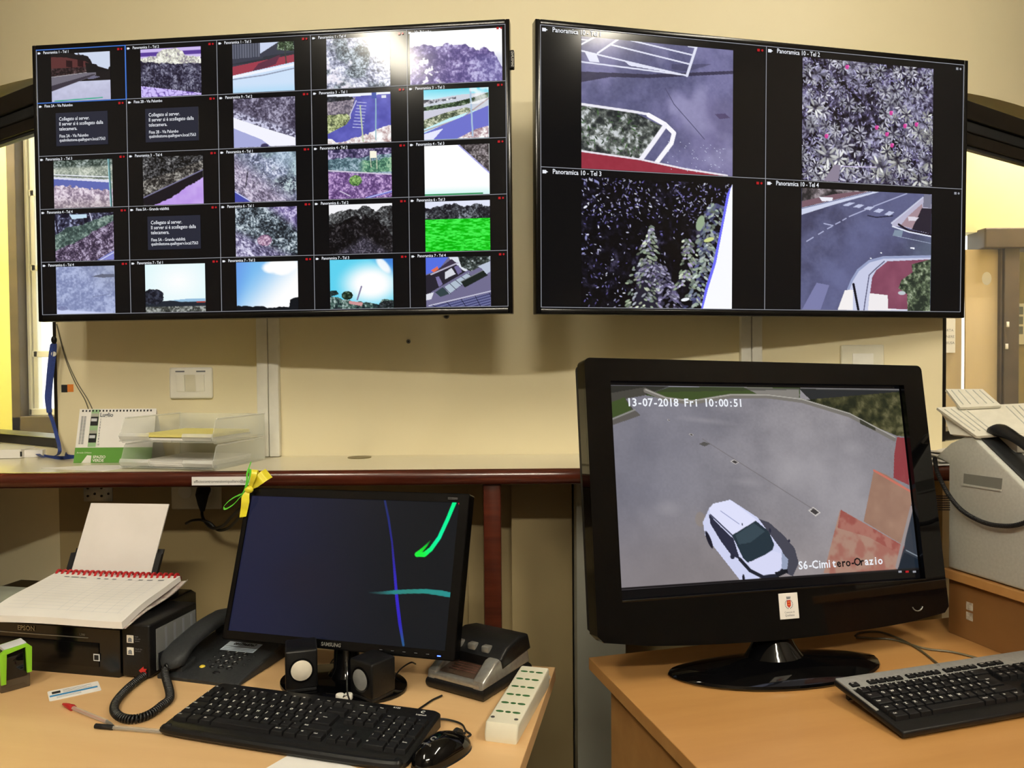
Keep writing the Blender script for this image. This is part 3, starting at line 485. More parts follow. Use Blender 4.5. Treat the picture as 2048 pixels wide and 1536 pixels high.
def park(p):  # yard with white car (the single full-screen view)
    H = hom([(190, 185), (1768, 206), (1868, 1184), (262, 1297)])
    t = p.n(3, 3, 4, 4); p.c[:] = p.mix(sm(t, .3, .7), (116, 113, 118), (144, 140, 144)) + (p.n(90, None, 2, 2)[..., None] - .5) * 12
    p.put(sm(.75 - p.U - p.V * .2, 0, .6), (112, 113, 130), .5); p.put(sm(p.V, .5, 1), (164, 152, 150), .45); p.put(sm(.5 - np.hypot(p.U - .2, p.V - 1), 0, .5), (112, 106, 106), .4); p.put(sm(.55 - np.hypot(p.U - .72, p.V - .5), 0, .5), (166, 162, 168), .5)
    for x, y, rx, ry in ((.16, .62, .09, .05), (.58, .45, .22, .1), (.8, .33, .1, .06), (.42, .5, .12, .03), (.3, .18, .2, .02)): p.ell(x, y, rx, ry, (172, 168, 172), .35, .1, 1)
    ga = (62, 78, 40); gd = (32, 36, 24)
    p.poly(H((190, 185), (520, 190), (385, 240), (190, 260)), (44, 44, 40)); p.poly(H((190, 230), (390, 195), (390, 240), (280, 260), (330, 330), (205, 370)), (70, 68, 62)); p.poly(H((198, 280), (272, 252), (315, 325), (207, 365)), ga); p.poly(H((205, 372), (330, 322), (362, 350), (210, 405)), (92, 88, 84)); p.line(H((205, 372), (330, 320)), .004, (140, 138, 134))
    p.poly(H((385, 240), (520, 195), (1230, 195), (1230, 255), (800, 240), (600, 280), (480, 260)), ga); p.poly(H((920, 195), (1225, 205), (1225, 260), (1000, 235)), (130, 126, 120)); p.poly(H((1225, 205), (1790, 215), (1800, 300), (1500, 330), (1290, 270)), (40, 42, 44)); p.veg(p.pm(H((1260, 265), (1780, 220), (1830, 470), (1750, 460), (1560, 380))), gd, (64, 64, 40), (104, 100, 70), 20, 4, cov=.4)
    p.poly(H((390, 195), (1767, 206), (1768, 215), (1225, 210), (390, 225)), (48, 50, 44), .5); p.line(H((388, 215), (500, 262), (640, 280), (850, 245), (1050, 245), (1240, 270), (1500, 350), (1740, 480)), .012, (118, 114, 108)); p.line(H((388, 210), (500, 255), (640, 272), (850, 238), (1050, 238), (1240, 262), (1500, 340), (1745, 470)), .003, (170, 166, 158)); p.poly(H((1555, 370), (1640, 420), (1640, 435), (1555, 395)), (60, 60, 50))
    for cx, cy, w, h in ((515, 377, 9, 5), (638, 456, 14, 7), (875, 604, 24, 14), (1307, 873, 34, 26)): p.poly(H((cx - w, cy - h * .2), (cx - w * .2, cy - h), (cx + w, cy + h * .2), (cx + w * .2, cy + h)), (196, 190, 186)); w *= .7; h *= .7; p.poly(H((cx - w, cy - h * .2), (cx - w * .2, cy - h), (cx + w, cy + h * .2), (cx + w * .2, cy + h)), (66, 62, 62))
    p.poly(H((680, 508), (705, 494), (742, 506), (712, 520)), (84, 82, 80)); p.ell(*H((690, 915))[0], .03, .04, (140, 130, 124), .8); p.line(H((700, 480), (1300, 860)), .0015, (112, 106, 108))
    p.poly(H((1755, 470), (1800, 470), (1815, 640), (1820, 730), (1735, 690), (1740, 560)), (140, 62, 66)); p.poly(H((1630, 645), (1700, 675), (1830, 760), (1832, 900), (1780, 1050), (1572, 925)), p.mix(p.n(12), (142, 108, 92), (164, 130, 110))); p.line(H((1630, 650), (1830, 765)), .006, (196, 112, 96))
    p.poly(H((1445, 865), (1790, 1065), (1760, 1190), (1355, 1205)), p.mix(sm(p.n(16, None, 6), .35, .65), (160, 104, 92), (168, 132, 116))); p.poly(H((1450, 862), (1795, 1062), (1780, 1110), (1600, 1010), (1430, 960)), p.mix(sm(p.n(18), .4, .6), (152, 84, 76), (166, 110, 98))); p.poly(H((1830, 830), (1868, 1000), (1868, 1184), (1750, 1184), (1790, 1060)), (50, 56, 66)); p.line(H((1832, 850), (1780, 1050), (1750, 1170)), .01, (150, 140, 140)); p.line(H((1800, 1080), (1868, 1115)), .003, (130, 140, 150)); p.poly(H((1790, 1090), (1870, 1130), (1868, 1190), (1750, 1190)), (26, 36, 48))
    p.poly(H((990, 908), (1060, 930), (1140, 1000), (1200, 1070), (1222, 1150), (1190, 1220), (1050, 1160), (960, 960)), (70, 70, 82)); cw = (206, 210, 240)
    p.poly(H((740, 850), (850, 808), (1000, 905), (1130, 1080), (1160, 1180), (1100, 1215), (1010, 1230), (960, 1243), (905, 1240), (770, 1070), (716, 1000), (704, 930)), cw); p.poly(H((738, 855), (760, 830), (850, 810), (880, 830), (998, 920), (870, 1000), (800, 940), (745, 890)), (222, 224, 250)); p.line(H((800, 870), (900, 940)), .002, (150, 156, 196)); p.line(H((745, 890), (862, 1000), (940, 1130), (1010, 1215)), .0035, (60, 62, 86))
    p.poly(H((735, 885), (800, 955), (870, 1020), (905, 1130), (860, 1110), (800, 1030), (745, 940)), (44, 46, 66)); p.poly(H((862, 1000), (990, 922), (1060, 980), (1090, 1050), (1080, 1080), (1000, 1130), (945, 1146), (920, 1120)), (38, 52, 62)); p.poly(H((880, 1000), (980, 935), (1040, 980), (960, 1040), (900, 1050)), (56, 72, 82)); p.poly(H((945, 1150), (1085, 1085), (1135, 1100), (1140, 1160), (1090, 1215), (1000, 1215)), (214, 216, 244))
    p.line(H((905, 1130), (960, 1190), (1030, 1225), (1110, 1215), (1140, 1180)), .009, (34, 36, 48)); p.poly(H((1130, 1090), (1165, 1130), (1160, 1190), (1130, 1180)), (150, 160, 186)); p.poly(H((1090, 1200), (1160, 1180), (1165, 1200), (1110, 1225)), (24, 26, 34)); p.ell(*H((865, 1115))[0], .014, .014, (40, 42, 60)); p.ell(*H((1067, 975))[0], .006, .014, (40, 42, 60)); p.ell(*H((738, 1025))[0], .012, .05, (30, 30, 44), 1, -.35); p.ell(*H((925, 1230))[0], .008, .02, (30, 30, 44)); p.ell(*H((1170, 1030))[0], .008, .008, (50, 50, 66)); p.ell(*H((917, 942))[0], .003, .007, (60, 60, 80))
    p.line(H((262, 1290), (1868, 1180)), .006, (26, 24, 26))
def saver(p): # dark screen saver with coloured lines; uv of the 22 inch panel
    H = hom([(545, 280), (1805, 318), (1727, 1218), (415, 1082)])
    p.c[:] = p.mix(sm(.9 - p.U, 0, .9), (20, 23, 27), (31, 33, 56)); p.put(sm(.3 - np.hypot(p.U - .35, p.V - .6), 0, .3), (34, 30, 40), .4)
    def st(pts, ws, cols):
        P = H(*pts); k = len(P)
        for i in range(k - 1):
            for j in range(10):
                t = j / 10; a = (P[i][0] + (P[i + 1][0] - P[i][0]) * t, P[i][1] + (P[i + 1][1] - P[i][1]) * t); b = (P[i][0] + (P[i + 1][0] - P[i][0]) * (t + .1), P[i][1] + (P[i + 1][1] - P[i][1]) * (t + .1))
                p.line([a, b], ws[i] + (ws[i + 1] - ws[i]) * t, tuple(np.array(cols[i]) * (1 - t) + np.array(cols[i + 1]) * t))
    st([(1345, 305), (1370, 420), (1392, 560), (1412, 760), (1425, 900), (1445, 1050), (1468, 1180)], [.008, .008, .007, .010, .012, .012, .008], [(34, 44, 96), (30, 40, 110), (40, 36, 130), (50, 40, 176), (52, 36, 190), (46, 34, 180), (40, 90, 130)])
    st([(1255, 862), (1330, 864), (1410, 860), (1500, 856), (1600, 855), (1690, 866), (1760, 880)], [.004, .009, .014, .014, .015, .018, .016], [(24, 40, 46), (40, 84, 84), (40, 130, 130), (46, 130, 120), (40, 140, 132), (40, 140, 134), (40, 140, 140)])
    st([(1625, 550), (1600, 580), (1565, 615), (1545, 632)], [.003, .008, .014, .017], [(20, 90, 30), (20, 190, 50), (20, 230, 40), (20, 240, 60)])
    st([(1545, 632), (1590, 632), (1630, 600), (1680, 530), (1730, 420), (1775, 310)], [.017, .017, .015, .014, .014, .015], [(30, 240, 60), (20, 240, 70), (0, 245, 130), (0, 245, 170), (0, 245, 150), (0, 245, 140)])
    p.poly(H((1795, 318), (1812, 318), (1812, 335), (1800, 332)), (230, 50, 60))
# ------------------------------------------------------------------ room shell
YW = 2.25; XL, XR = -1.312, 1.242; AN = math.radians(33); ZC = 3.25
cA, sA = math.cos(AN), math.sin(AN)
g = G(); g.box(-4.2, 4.2, -2.6, 4.3, -0.05, 0); struct('floor', g, M_['floor'])
g = G(); g.box(-4.2, 4.2, -2.6, 4.3, ZC, ZC + 0.05); struct('ceiling', g, M_['ceiling'])
ZR_, ZL_, TC = 2.16, 2.225, 0.5               # the wall turns the corners in a soft curve above the windows
def corner(s_):
    xc = XR if s_ > 0 else XL; R_c = TC / math.tan(AN / 2); cx_c = xc - s_ * TC; out_ = []
    for k in range(13): a = AN * k / 12; out_.append((cx_c + s_ * R_c * math.sin(a), YW + R_c * (1 - math.cos(a)), s_ * math.sin(a), -math.cos(a)))
    return out_
fl_ = corner(-1)[::-1]; frr = corner(1)
g = G(); g.box(XL, XR, YW, YW + 0.12, 0, ZR_); g.box(XL, 0, YW, YW + 0.12, ZR_, ZL_)
def band(P, z0_, z1_): g.prism([(a, b) for a, b, c, d in P] + [(a - c * 0.12, b - d * 0.12) for a, b, c, d in P[::-1]], z0_, z1_)
band(fl_ + frr, ZL_, ZC); band([(0, YW, 0, -1)] + frr, ZR_, ZL_)
struct('wall_back', g, M_['wall'], smooth=True)
g = G(); g.box(-2.6, -2.5, -2.5, 3.12, 0, ZC); struct('wall_left', g, M_['wall_dim'])
g = G(); g.box(2.5, 2.6, -2.5, 3.15, 0, ZC); struct('wall_right', g, M_['wall_dim'])
g = G(); g.box(-2.6, 2.6, -2.6, -2.5, 0, ZC); struct('wall_front', g, M_['wall_dim'])
# window walls leaving the corners at 33 degrees; local x runs along the wall away from the corner
WL = Matrix.Translation((XL, YW, 0)) @ Matrix(((-cA, sA, 0, 0), (sA, cA, 0, 0), (0, 0, 1, 0), (0, 0, 0, 1)))   # local x: outwards left, local y: away from the room
WR = Matrix.Translation((XR, YW, 0)) @ Matrix(((cA, -sA, 0, 0), (sA, cA, 0, 0), (0, 0, 1, 0), (0, 0, 0, 1)))
def window_wall(T, side, ztop, zsill, n):
    Lw = 1.58
    g = G(); g.T = T; g.box(0.0, Lw, 0, 0.12, 0, zsill); g.box(TC, Lw, 0, 0.12, ztop, ZC); g.box(1.15, Lw, 0, 0.12, zsill, ztop)
    bm = bmesh.new()
    struct('wall_%s_window' % side, g, M_['wall'])
    f = G(); f.T = T                                             # black frame set back in the opening
    f.box(0.0, 1.15, 0.03, 0.09, ztop - 0.03 - 0.045, ztop - 0.02, 0.003); f.box(0.0, 1.15, 0.045, 0.085, ztop - 0.145, ztop - 0.108, 0.003); f.box(0.0, 1.15, 0.01, 0.1, zsill, zsill + 0.028, 0.003)
    f.box(0.0, 0.022, 0.0, 0.085, zsill, ztop - 0.02, 0.003); f.box(1.12, 1.15, 0.0, 0.085, zsill, ztop - 0.02, 0.003)
    w = f.build('window_%d' % n, M_['frame'], smooth=False); w['kind'] = 'structure'
    r = G(); r.T = T; r.box(0.0, 1.15, 0.04, 0.08, ztop - 0.108, ztop - 0.075, 0.004); r.box(0.0, 1.15, 0.052, 0.07, ztop - 0.155, ztop - 0.145)
    r.build('window_rail', M_['darkgrey'], w, smooth=False, label='dark grey sliding rail')
    p = G(); p.T = T; p.box(0.022, 1.12, 0.058, 0.061, zsill + 0.028, ztop - 0.155)
    p.build('window_pane', M_['pane'], w, smooth=False)
    return w
M_['pane'] = mat('window_glass', (250, 252, 250), 0.02, alpha=0.06, spec=0.5)
window_wall(WL, 'left', 2.225, 1.118, 1)
window_wall(WR, 'right', 2.16, 1.118, 2)

# rooms beyond the two openings
YF = 3.9
g = G(); a0 = atY(0, 500, YF); a1 = atY(31, 500, YF); b0 = atY(54, 500, YF).x
g.box(-4.2, a1.x, YF, YF + 0.1, 0, ZC); g.box(a1.x, b0 + 0.35, YF, YF + 0.1, 0, 1.0); g.box(a1.x, b0 + 0.35, YF, YF + 0.1, 2.62, ZC); g.box(b0 + 0.35, 1.5, YF, YF + 0.1, 0, ZC)
struct('wall_far_left', g, M_['sidewall'])
g = G(); g.box(-4.2, -4.1, 2.5, YF, 0, ZC); struct('wall_outer_left', g, M_['sidewall'])
g = G(); g.box(4.1, 4.2, 2.5, YF, 0, ZC); struct('wall_outer_right', g, M_['corridor'])
g = G(); g.box(-0.06, 0.06, 2.5, YF, 0, ZC); struct('wall_corridor', g, M_['sidewall'])
for s_, nm in ((-1, 'left'), (1, 'right')):
    g = G(); g.box(min(s_ * 2.595, s_ * 4.2), max(s_ * 2.595, s_ * 4.2), 2.5, 2.6, 0, ZC); struct('wall_return_%s' % nm, g, M_['sidewall' if s_ < 0 else 'corridor'])
# left: brown post, white casement with glazing bars
g = G(); g.box(a1.x, b0 - 0.012, YF - 0.06, YF + 0.1, 1.0, 2.62, 0.004); g.box(a1.x, b0 + 0.35, YF - 0.06, YF + 0.1, 1.0, 1.115, 0.004)
g.build('trim_1', M_['brownpaint'], smooth=False)['kind'] = 'structure'
f = G(); c0 = b0 - 0.01; c1 = b0 + 0.35
f.box(c0, c0 + 0.018, YF + 0.0, YF + 0.05, 1.115, 2.62, 0.004); f.box(c0 + 0.022, c0 + 0.045, YF + 0.01, YF + 0.05, 1.115, 2.62, 0.004); f.box(c1 - 0.04, c1, YF, YF + 0.05, 1.115, 2.62, 0.004)
f.box(c0, c1, YF, YF + 0.05, 1.115, 1.15, 0.004); f.box(c0, c1, YF, YF + 0.05, 2.58, 2.62, 0.004)
for y_ in (708, 535, 385): zz = atY(70, y_, YF).z; f.box(c0, c1, YF + 0.01, YF + 0.045, zz - 0.016, zz + 0.016, 0.003)
w = f.build('window_3', M_['winwhite'] if 'winwhite' in M_ else M_['white'], smooth=False); w['kind'] = 'structure'
g = G(); g.box(c0 + 0.02, c1 - 0.02, YF + 0.028, YF + 0.031, 1.13, 2.6); g.build('window_pane', M_['pane'], w, smooth=False)
# right: far wall with door opening, door leaf, brown casing
YG = 3.5
def bx(x0, x1, y0, y1, Y, d0=0, d1=0.05):            # photograph rectangle set at depth Y -> box limits
    p, q = atY(x0, y1, Y), atY(x1, y0, Y); return (min(p.x, q.x), max(p.x, q.x), Y + d0, Y + d1, min(p.z, q.z), max(p.z, q.z))
xs0 = atY(1921, 700, YG).x; xs1 = atY(1931, 700, YG).x; xd0 = atY(1932, 600, YG).x; xd1 = atY(1991, 600, YG).x
xj0 = atY(1995, 600, YG).x; xj1 = atY(2025, 600, YG).x; zl = atY(2000, 500, YG).z
xw0 = xs0 - 0.22; g = G(); g.box(0.06, xw0, YG, YG + 0.1, 0, ZC); g.box(xw0, 4.1, YG, YG + 0.1, zl + 0.08, ZC); struct('wall_far_right', g, M_['corridor'])
g = G(); g.box(xw0 - 0.03, atY(1921, 700, YG + 0.02).x, YG + 0.012, YG + 0.02, 0, zl + 0.09); g.build('door_2', M_['doortan'], smooth=False)['kind'] = 'structure'
xd0 = atY(1931, 700, YG - 0.02).x; g = G(); g.box(xd0, xd1, YG - 0.02, YG - 0.01, 0, zl + 0.0); d = g.build('door_1', M_['doortan'] if 'doortan' in M_ else noisy('tan_door_paint', (226, 190, 124), (232, 198, 134), 3, 0.35), smooth=False); d['kind'] = 'structure'
g = G(); pp = atY(1968, 558, YG); g.ellipsoid((pp.x, YG - 0.02, pp.z), 0.022, 0.002, 0.03, 12, 6); g.build('worn_patch', M_['paper'], d, label='flaked pale paint patch')
g = G(); g.box(xj0, xj1, YG - 0.05, YG + 0.08, 0, zl + 0.02, 0.004); g.box(xd0 + 0.06, xj1 + 1.0, YG - 0.06, YG + 0.08, zl, zl + 0.09, 0.006); g.box(xj0 - 0.012, xj0 - 0.004, YG - 0.04, YG + 0.08, 0, zl, 0.0)
t_ = g.build('trim_2', M_['brownpaint'], smooth=False); t_['kind'] = 'structure'
for q, (px, py) in enumerate(((2015, 648), (2013, 692))):
    g = G(); pp = atY(px, py, YG - 0.05); g.box(pp.x - 0.006, pp.x + 0.006, YG - 0.054, YG - 0.049, pp.z - 0.014, pp.z + 0.01, 0.001); g.build('paint_chip', M_['paper'], t_)
g = G(); g.box(2.42, 4.1, 3.85, 3.95, 0, ZC); struct('wall_room_beyond', g, M_['olive'])
pb = thing('photo_board', 'pale framed board of small dark photographs on the wall behind the doorway', 'picture', TR(atY(2050, 648, 3.84)))
g = G(); g.box(-0.085, 0.2, -0.012, 0, -0.1, 0.1, 0.002); g.build('board', M_['paper'], pb)
for i in range(4):
    for j in range(3): g = G(); x_ = -0.075 + i * 0.068; z_ = -0.05 + j * 0.048; g.box(x_, x_ + 0.056, -0.015, -0.012, z_, z_ + 0.038); g.build('photograph', M_['print'], pb, smooth=False)
nt_ = thing('paper_notice', 'sheet of paper with printed lines taped to the wall beyond the right window', 'notice', TR(atY(1897, 672, YG - 0.004)))
g = G(); g.box(-0.035, 0.03, -0.001, 0.0, -0.075, 0.085); g.build('sheet', M_['paper'], nt_)
g = G(); [g.text(t, 0.016, -0.03, 0.02 - 0.028 * i, -0.0016) for i, t in enumerate(('PORTA', 'TENERE', 'CHIUSA'))]; g.build('print', M_['print'], nt_, smooth=False)

# lamps
def ceiling_lamp(x, y, z, L, W, strength, label, parts=2, yaw=0):
    t = thing('ceiling_lamp', label, 'lamp', TR((x, y, z), yaw))
    g = G(); g.box(-L / 2, L / 2, -W / 2, W / 2, -0.03, 0.0, 0.004); g.build('housing', M_['white'], t, smooth=False)
    m = emis('tube_light_%d' % round(strength), (255, 246, 226), strength); m.cycles.emission_sampling = 'AUTO'
    for k in range(parts):
        y0 = -W / 2 + W * (k + 0.5) / parts; g = G(); g.cyl((-L / 2 + 0.03, y0, -0.05), 0.014 if W > 0.1 else W / 3, L - 0.06, 'x', 12); g.build('tube', m, t)
    return t
ceiling_lamp(-1.22, -0.32, ZC, 1.25, 0.22, LAMP_STRENGTH * 4.2, 'twin tube ceiling lamp above the left desk, outside the photo', yaw=math.pi / 2)
ceiling_lamp(1.6, 0.28, ZC, 1.25, 0.22, LAMP_STRENGTH * 4.2, 'twin tube ceiling lamp above the right desk, outside the photo', yaw=math.pi / 2)
ceiling_lamp(0.2, -1.9, ZC, 1.25, 0.22, LAMP_STRENGTH * 9.5, 'brighter twin tube ceiling lamp at the back of the room, outside the photo')
ceiling_lamp(-2.9, 3.2, ZC, 1.0, 0.2, SIDE_STRENGTH, 'twin tube ceiling lamp in the room beyond the left window')
ceiling_lamp(2.6, 3.15, ZC, 1.0, 0.2, SIDE_STRENGTH * 1.7, 'twin tube ceiling lamp in the room beyond the right window')

# wall fittings
def bev_plate(name, label, cat, px, py, w, h, m): 
    p = atY(px, py, YW); return thing(name, label, cat, TR((p.x, YW, p.z)))
s = thing('light_switch', 'white double rocker light switch on the wall below the left display', 'switch', TR(Vector((atY(384, 766, YW).x, YW, atY(384, 766, YW).z))))
g = G(); g.box(-0.062, 0.062, -0.010, 0, -0.045, 0.045, 0.006, 3); g.build('wall_plate', M_['plate'], s)
for x_ in (-0.028, 0.028): g = G(); g.prism([(-0.012, -0.024), (-0.018, 0.024), (-0.009, 0.024), (-0.009, -0.024)], x_ - 0.0125, x_ + 0.0125, 'x', 0.001); g.build('rocker', M_['plate'], s)
g = G(); g.box(-0.0145, 0.0145, -0.0115, -0.009, -0.024, 0.024); g.build('blank_insert', M_['offwhite'], s)
for x_ in (-0.03, 0.03): g = G(); g.box(x_ - 0.013, x_ + 0.013, -0.0105, -0.009, 0.0315, 0.0355); g.build('marking_strip', M_['print'], s)

def trunk(x0, x1, z0, z1, label, split):
    t = thing('cable_trunking', label, 'cable duct', TR((x0, YW, z0))); w = x1 - x0
    for a, b in ((0, w * split - 0.001), (w * split + 0.001, w)):
        g = G(); g.box(a, b, -0.022, 0, 0, z1 - z0, 0.003); g.build('duct', M_['white'], t)
    return t
trunk(-0.730, -0.667, 1.0925, 1.75, 'white double cable trunking running down the wall under the left display', 0.52)
trunk(0.655, 0.716, 1.0925, 1.75, 'white double cable trunking running down the wall under the right display', 0.5)
s = thing('junction_box', 'cream junction box on the wall just above the right desk monitor', 'box', TR(Vector((atY(1722, 745, YW).x, YW, 1.35))))
g = G(); g.box(-0.062, 0.062, -0.012, 0, -0.045, 0.05, 0.005, 3); g.build('wall_plate', M_['offwhite'], s); g = G(); g.box(-0.03, 0.03, -0.014, -0.011, -0.025, 0.025, 0.001); g.build('cover', M_['white'], s)
def on_wall(px, py): p = atY(px, py, YW); return TR((p.x, YW, p.z))
s = thing('wall_screw', 'round screw head in the bare wall below the gap of the displays', 'screw', on_wall(817, 683))
g = G(); g.cyl((0, -0.004, 0), 0.006, 0.004, 'y', 16); g.build('head', M_['metal'], s); g = G(); g.cyl((0, -0.0045, 0), 0.0022, 0.001, 'y', 6); g.build('recess', M_['ink'], s)
s = thing('wall_plug', 'dark open wall plug under the lower right edge of the left display', 'wall plug', on_wall(893, 632))
g = G(); g.cyl((0, -0.003, 0), 0.008, 0.003, 'y', 14); g.build('rim', M_['metal'], s); g = G(); g.cyl((0, -0.0035, 0), 0.0045, 0.001, 'y', 12); g.build('hole', M_['ink'], s)
s = thing('wall_sticker', 'small black and orange sticker on the wall beside the left window', 'sticker', on_wall(135, 777))
g = G(); g.box(-0.0175, 0, -0.0006, 0, -0.011, 0.011); g.build('black_half', M_['ink'], s, smooth=False, label='black half with tiny print'); g = G(); g.box(0, 0.0175, -0.0006, 0, -0.01, 0.012); g.build('orange_half', M_['orange'], s, smooth=False, label='orange half')
s = thing('wall_wires', 'two thin brown wires hanging down the wall behind the desk calendar', 'cable', Matrix.Translation((0, 0, 0)))
for P in (((113, 648), (130, 715), (150, 765), (170, 800), (182, 835)), ((113, 648), (131, 712), (153, 762), (176, 800), (192, 835))):
    g = G(); g.tube(spline([atY(x_, y_, YW - 0.004) for x_, y_ in P]), 0.0013, 6); g.build('wire', M_['wireg'], s)
# socket under the counter
p = atY(395, 990, YW)
s = thing('power_outlet', 'white double power outlet on the wall under the cream counter', 'outlet', TR((p.x, YW, p.z)))
g = G(); g.box(-0.072, 0.072, -0.012, 0, -0.04, 0.04, 0.005, 3); g.build('wall_plate', M_['offwhite'], s)
for x_ in (-0.03, 0.028): g = G(); g.cyl((x_, -0.0145, 0.012), 0.02, 0.004, 'y', 24); g.build('socket', M_['white'], s)
PLUG = atY(410, 985, YW - 0.02)
s = thing('power_plug', 'black plug and looped cable hanging from the outlet under the counter', 'plug', TR((0, 0, 0)))
g = G(); pc = PLUG; g.tube([pc + Vector((0, 0, 0.01)), pc + Vector((0, -0.012, 0.008)), pc + Vector((0, -0.022, -0.004)), pc + Vector((0, -0.022, -0.03)), pc + Vector((0, -0.02, -0.05))], [0.017, 0.019, 0.018, 0.012, 0.006], 14); g.build('plug_body', M_['blackmatt'], s)
cp = [atY(x_, y_, Y_) for x_, y_, Y_ in ((410, 1010, 2.225), (404, 1024, 2.22), (408, 1040, 2.2), (424, 1056, 2.15), (445, 1052, 2.1), (462, 1035, 2.0), (480, 1018, 1.85), (500, 1005, 1.78), (520, 1010, 1.74))]
g = G(); g.tube(spline(cp), 0.0042, 8); g.build('cable', M_['wire'], s)
cp = [atY(x_, y_, Y_) for x_, y_, Y_ in ((372, 1047, 2.2), (385, 1041, 2.18), (402, 1040, 2.17), (420, 1046, 2.16), (436, 1060, 2.15), (455, 1057, 2.1), (470, 1044, 2.02), (486, 1028, 1.9), (510, 1020, 1.78), (530, 1030, 1.72))]
g = G(); g.tube(spline(cp), 0.004, 8); g.build('cable', M_['wire'], s)

# ------------------------------------------------------------------ cream counter with mahogany edge
ZK = 1.0915; YK = 1.922
s = thing('wall_counter', 'long cream laminate counter with a rounded mahogany edge along the wall', 'counter', TR((0, 0, 0)))
g = G(); xa, xb = -2.45, 1.36
g.prism([(xa, YK + 0.02), (xb, YK + 0.02), (xb, YW + 0.07), (XR, YW - 0.001), (XL, YW - 0.001), (xa, YW + 0.735)], ZK - 0.034, ZK); g.build('counter_top', M_['counter'], s, smooth=False)
g = G(); r_ = 0.018; pr = [(YK + 0.021, ZK - 0.0005), (YK + 0.014, ZK)] + [(YK + 0.012 - math.sin(t) * 0.012, ZK - 0.02 + math.cos(t) * 0.019) for t in [math.pi * k / 10 for k in range(11)]] + [(YK + 0.021, ZK - 0.039)]
g.prism(pr, xa, xb, 'x'); g.build('edge_moulding', M_['mahog'], s, angle=50)
pg = onz(719, 915, ZK); g = G(); g.cyl((pg.x, pg.y, ZK - 0.002), 0.033, 0.0035, 'z', 32); g.build('cable_grommet', noisy('bronze_disc', (112, 100, 62), (126, 112, 72), 30, 0.4, metal=0.4), s, label='dull bronze round cover')
g = G(); q0, q1 = atY(384, 968, YK), atY(522, 968, YK)
g.box(q0.x, q1.x, YK - 0.0012, YK + 0.0005, ZK - 0.033, ZK - 0.012); lb = g.build('paper_label', M_['paper'], s, smooth=False, label='white paper strip with a printed mail address')
g = G(); g.text('ufficiocontravvenzioniqualiano@gmail.it', 0.0098, q0.x + 0.005, ZK - 0.0265, YK - 0.0016, sx=0.95); o = g.build('address_print', M_['ink'], lb, smooth=False)
g = G(); g.box(-0.074, -0.030, 1.94, 1.985, 0, ZK - 0.037, 0.004); tag(g.build('counter_post', M_['mahog']), 'mahogany post holding up the front of the counter', 'post')
p = atY(196, 990, 2.15); s = thing('shelf_bracket', 'perforated grey metal bracket under the counter above the printer', 'bracket', TR((p.x, 2.15, 0)))
g = G(); g.box(-0.04, 0.04, 0, 0.003, ZK - 0.11, ZK - 0.035, 0.001); g.box(-0.04, 0.04, -0.06, 0.0, ZK - 0.038, ZK - 0.0345); g.build('plate', M_['metal'], s)
for i in range(4):
    for j in range(2): g = G(); x_ = -0.028 + i * 0.019; g.cyl((x_, -0.0012, ZK - 0.095 + j * 0.022 + (i % 2) * 0.006), 0.0034, 0.002, 'y', 10); g.build('hole', M_['ink'], s)
# grey column and cupboard side under the counter
g = G(); g.box(0.17, 0.30, 2.08, YW, 0, ZK - 0.036); g.build('trim_3', M_['greycol'], smooth=False)['kind'] = 'structure'
g = G(); g.box(XL, XR, YW - 0.004, YW - 0.0005, 0, ZK - 0.04); struct('trim_5', g, M_['dado'])  # added strip over the wall; the counter's shade is in its colour
g = G(); g.box(-0.005, 0.165, 2.17, YW, 0, ZK - 0.06, 0.002); g.box(-0.13, -0.085, 2.22, YW, 0, ZK - 0.036, 0.002); g.build('trim_4', M_['dado'], smooth=False)['kind'] = 'structure'  # same darkened colour, with the counter's shade in it

# ------------------------------------------------------------------ wall displays
def caption(lines_, parent, M, x, z, size, cam_w, rx=None, rsize=None, dim=False):
    g = G(); g.mi = 0; ic = size * 0.9
    g.box(x, x + ic * 0.62, 0.0008, 0.0012, z - ic * 0.02, z + ic * 0.52); g.add([(x + ic * 0.6, 0.001, z + ic * 0.1), (x + ic * 0.95, 0.001, z + ic * 0.25), (x + ic * 0.6, 0.001, z + ic * 0.42)], [(0, 1, 2)])
    g.text(lines_, size, x + ic * 1.7, z, 0.001, bold=0.012, sx=0.86)
    if rx:
        g.mi = 1; q = rsize; g.box(rx - q * 2.6, rx - q * 1.3, 0.0008, 0.0012, z - q * 0.1, z + q * 1.1); g.cyl((rx, 0.0008, z + q * 0.5), q * 0.55, 0.0004, 'y', 10)
    o = g.build('caption', [M_['e_white'], M_['e_red'] if not dim else M_['e_line']], parent, smooth=False, M=M); return o
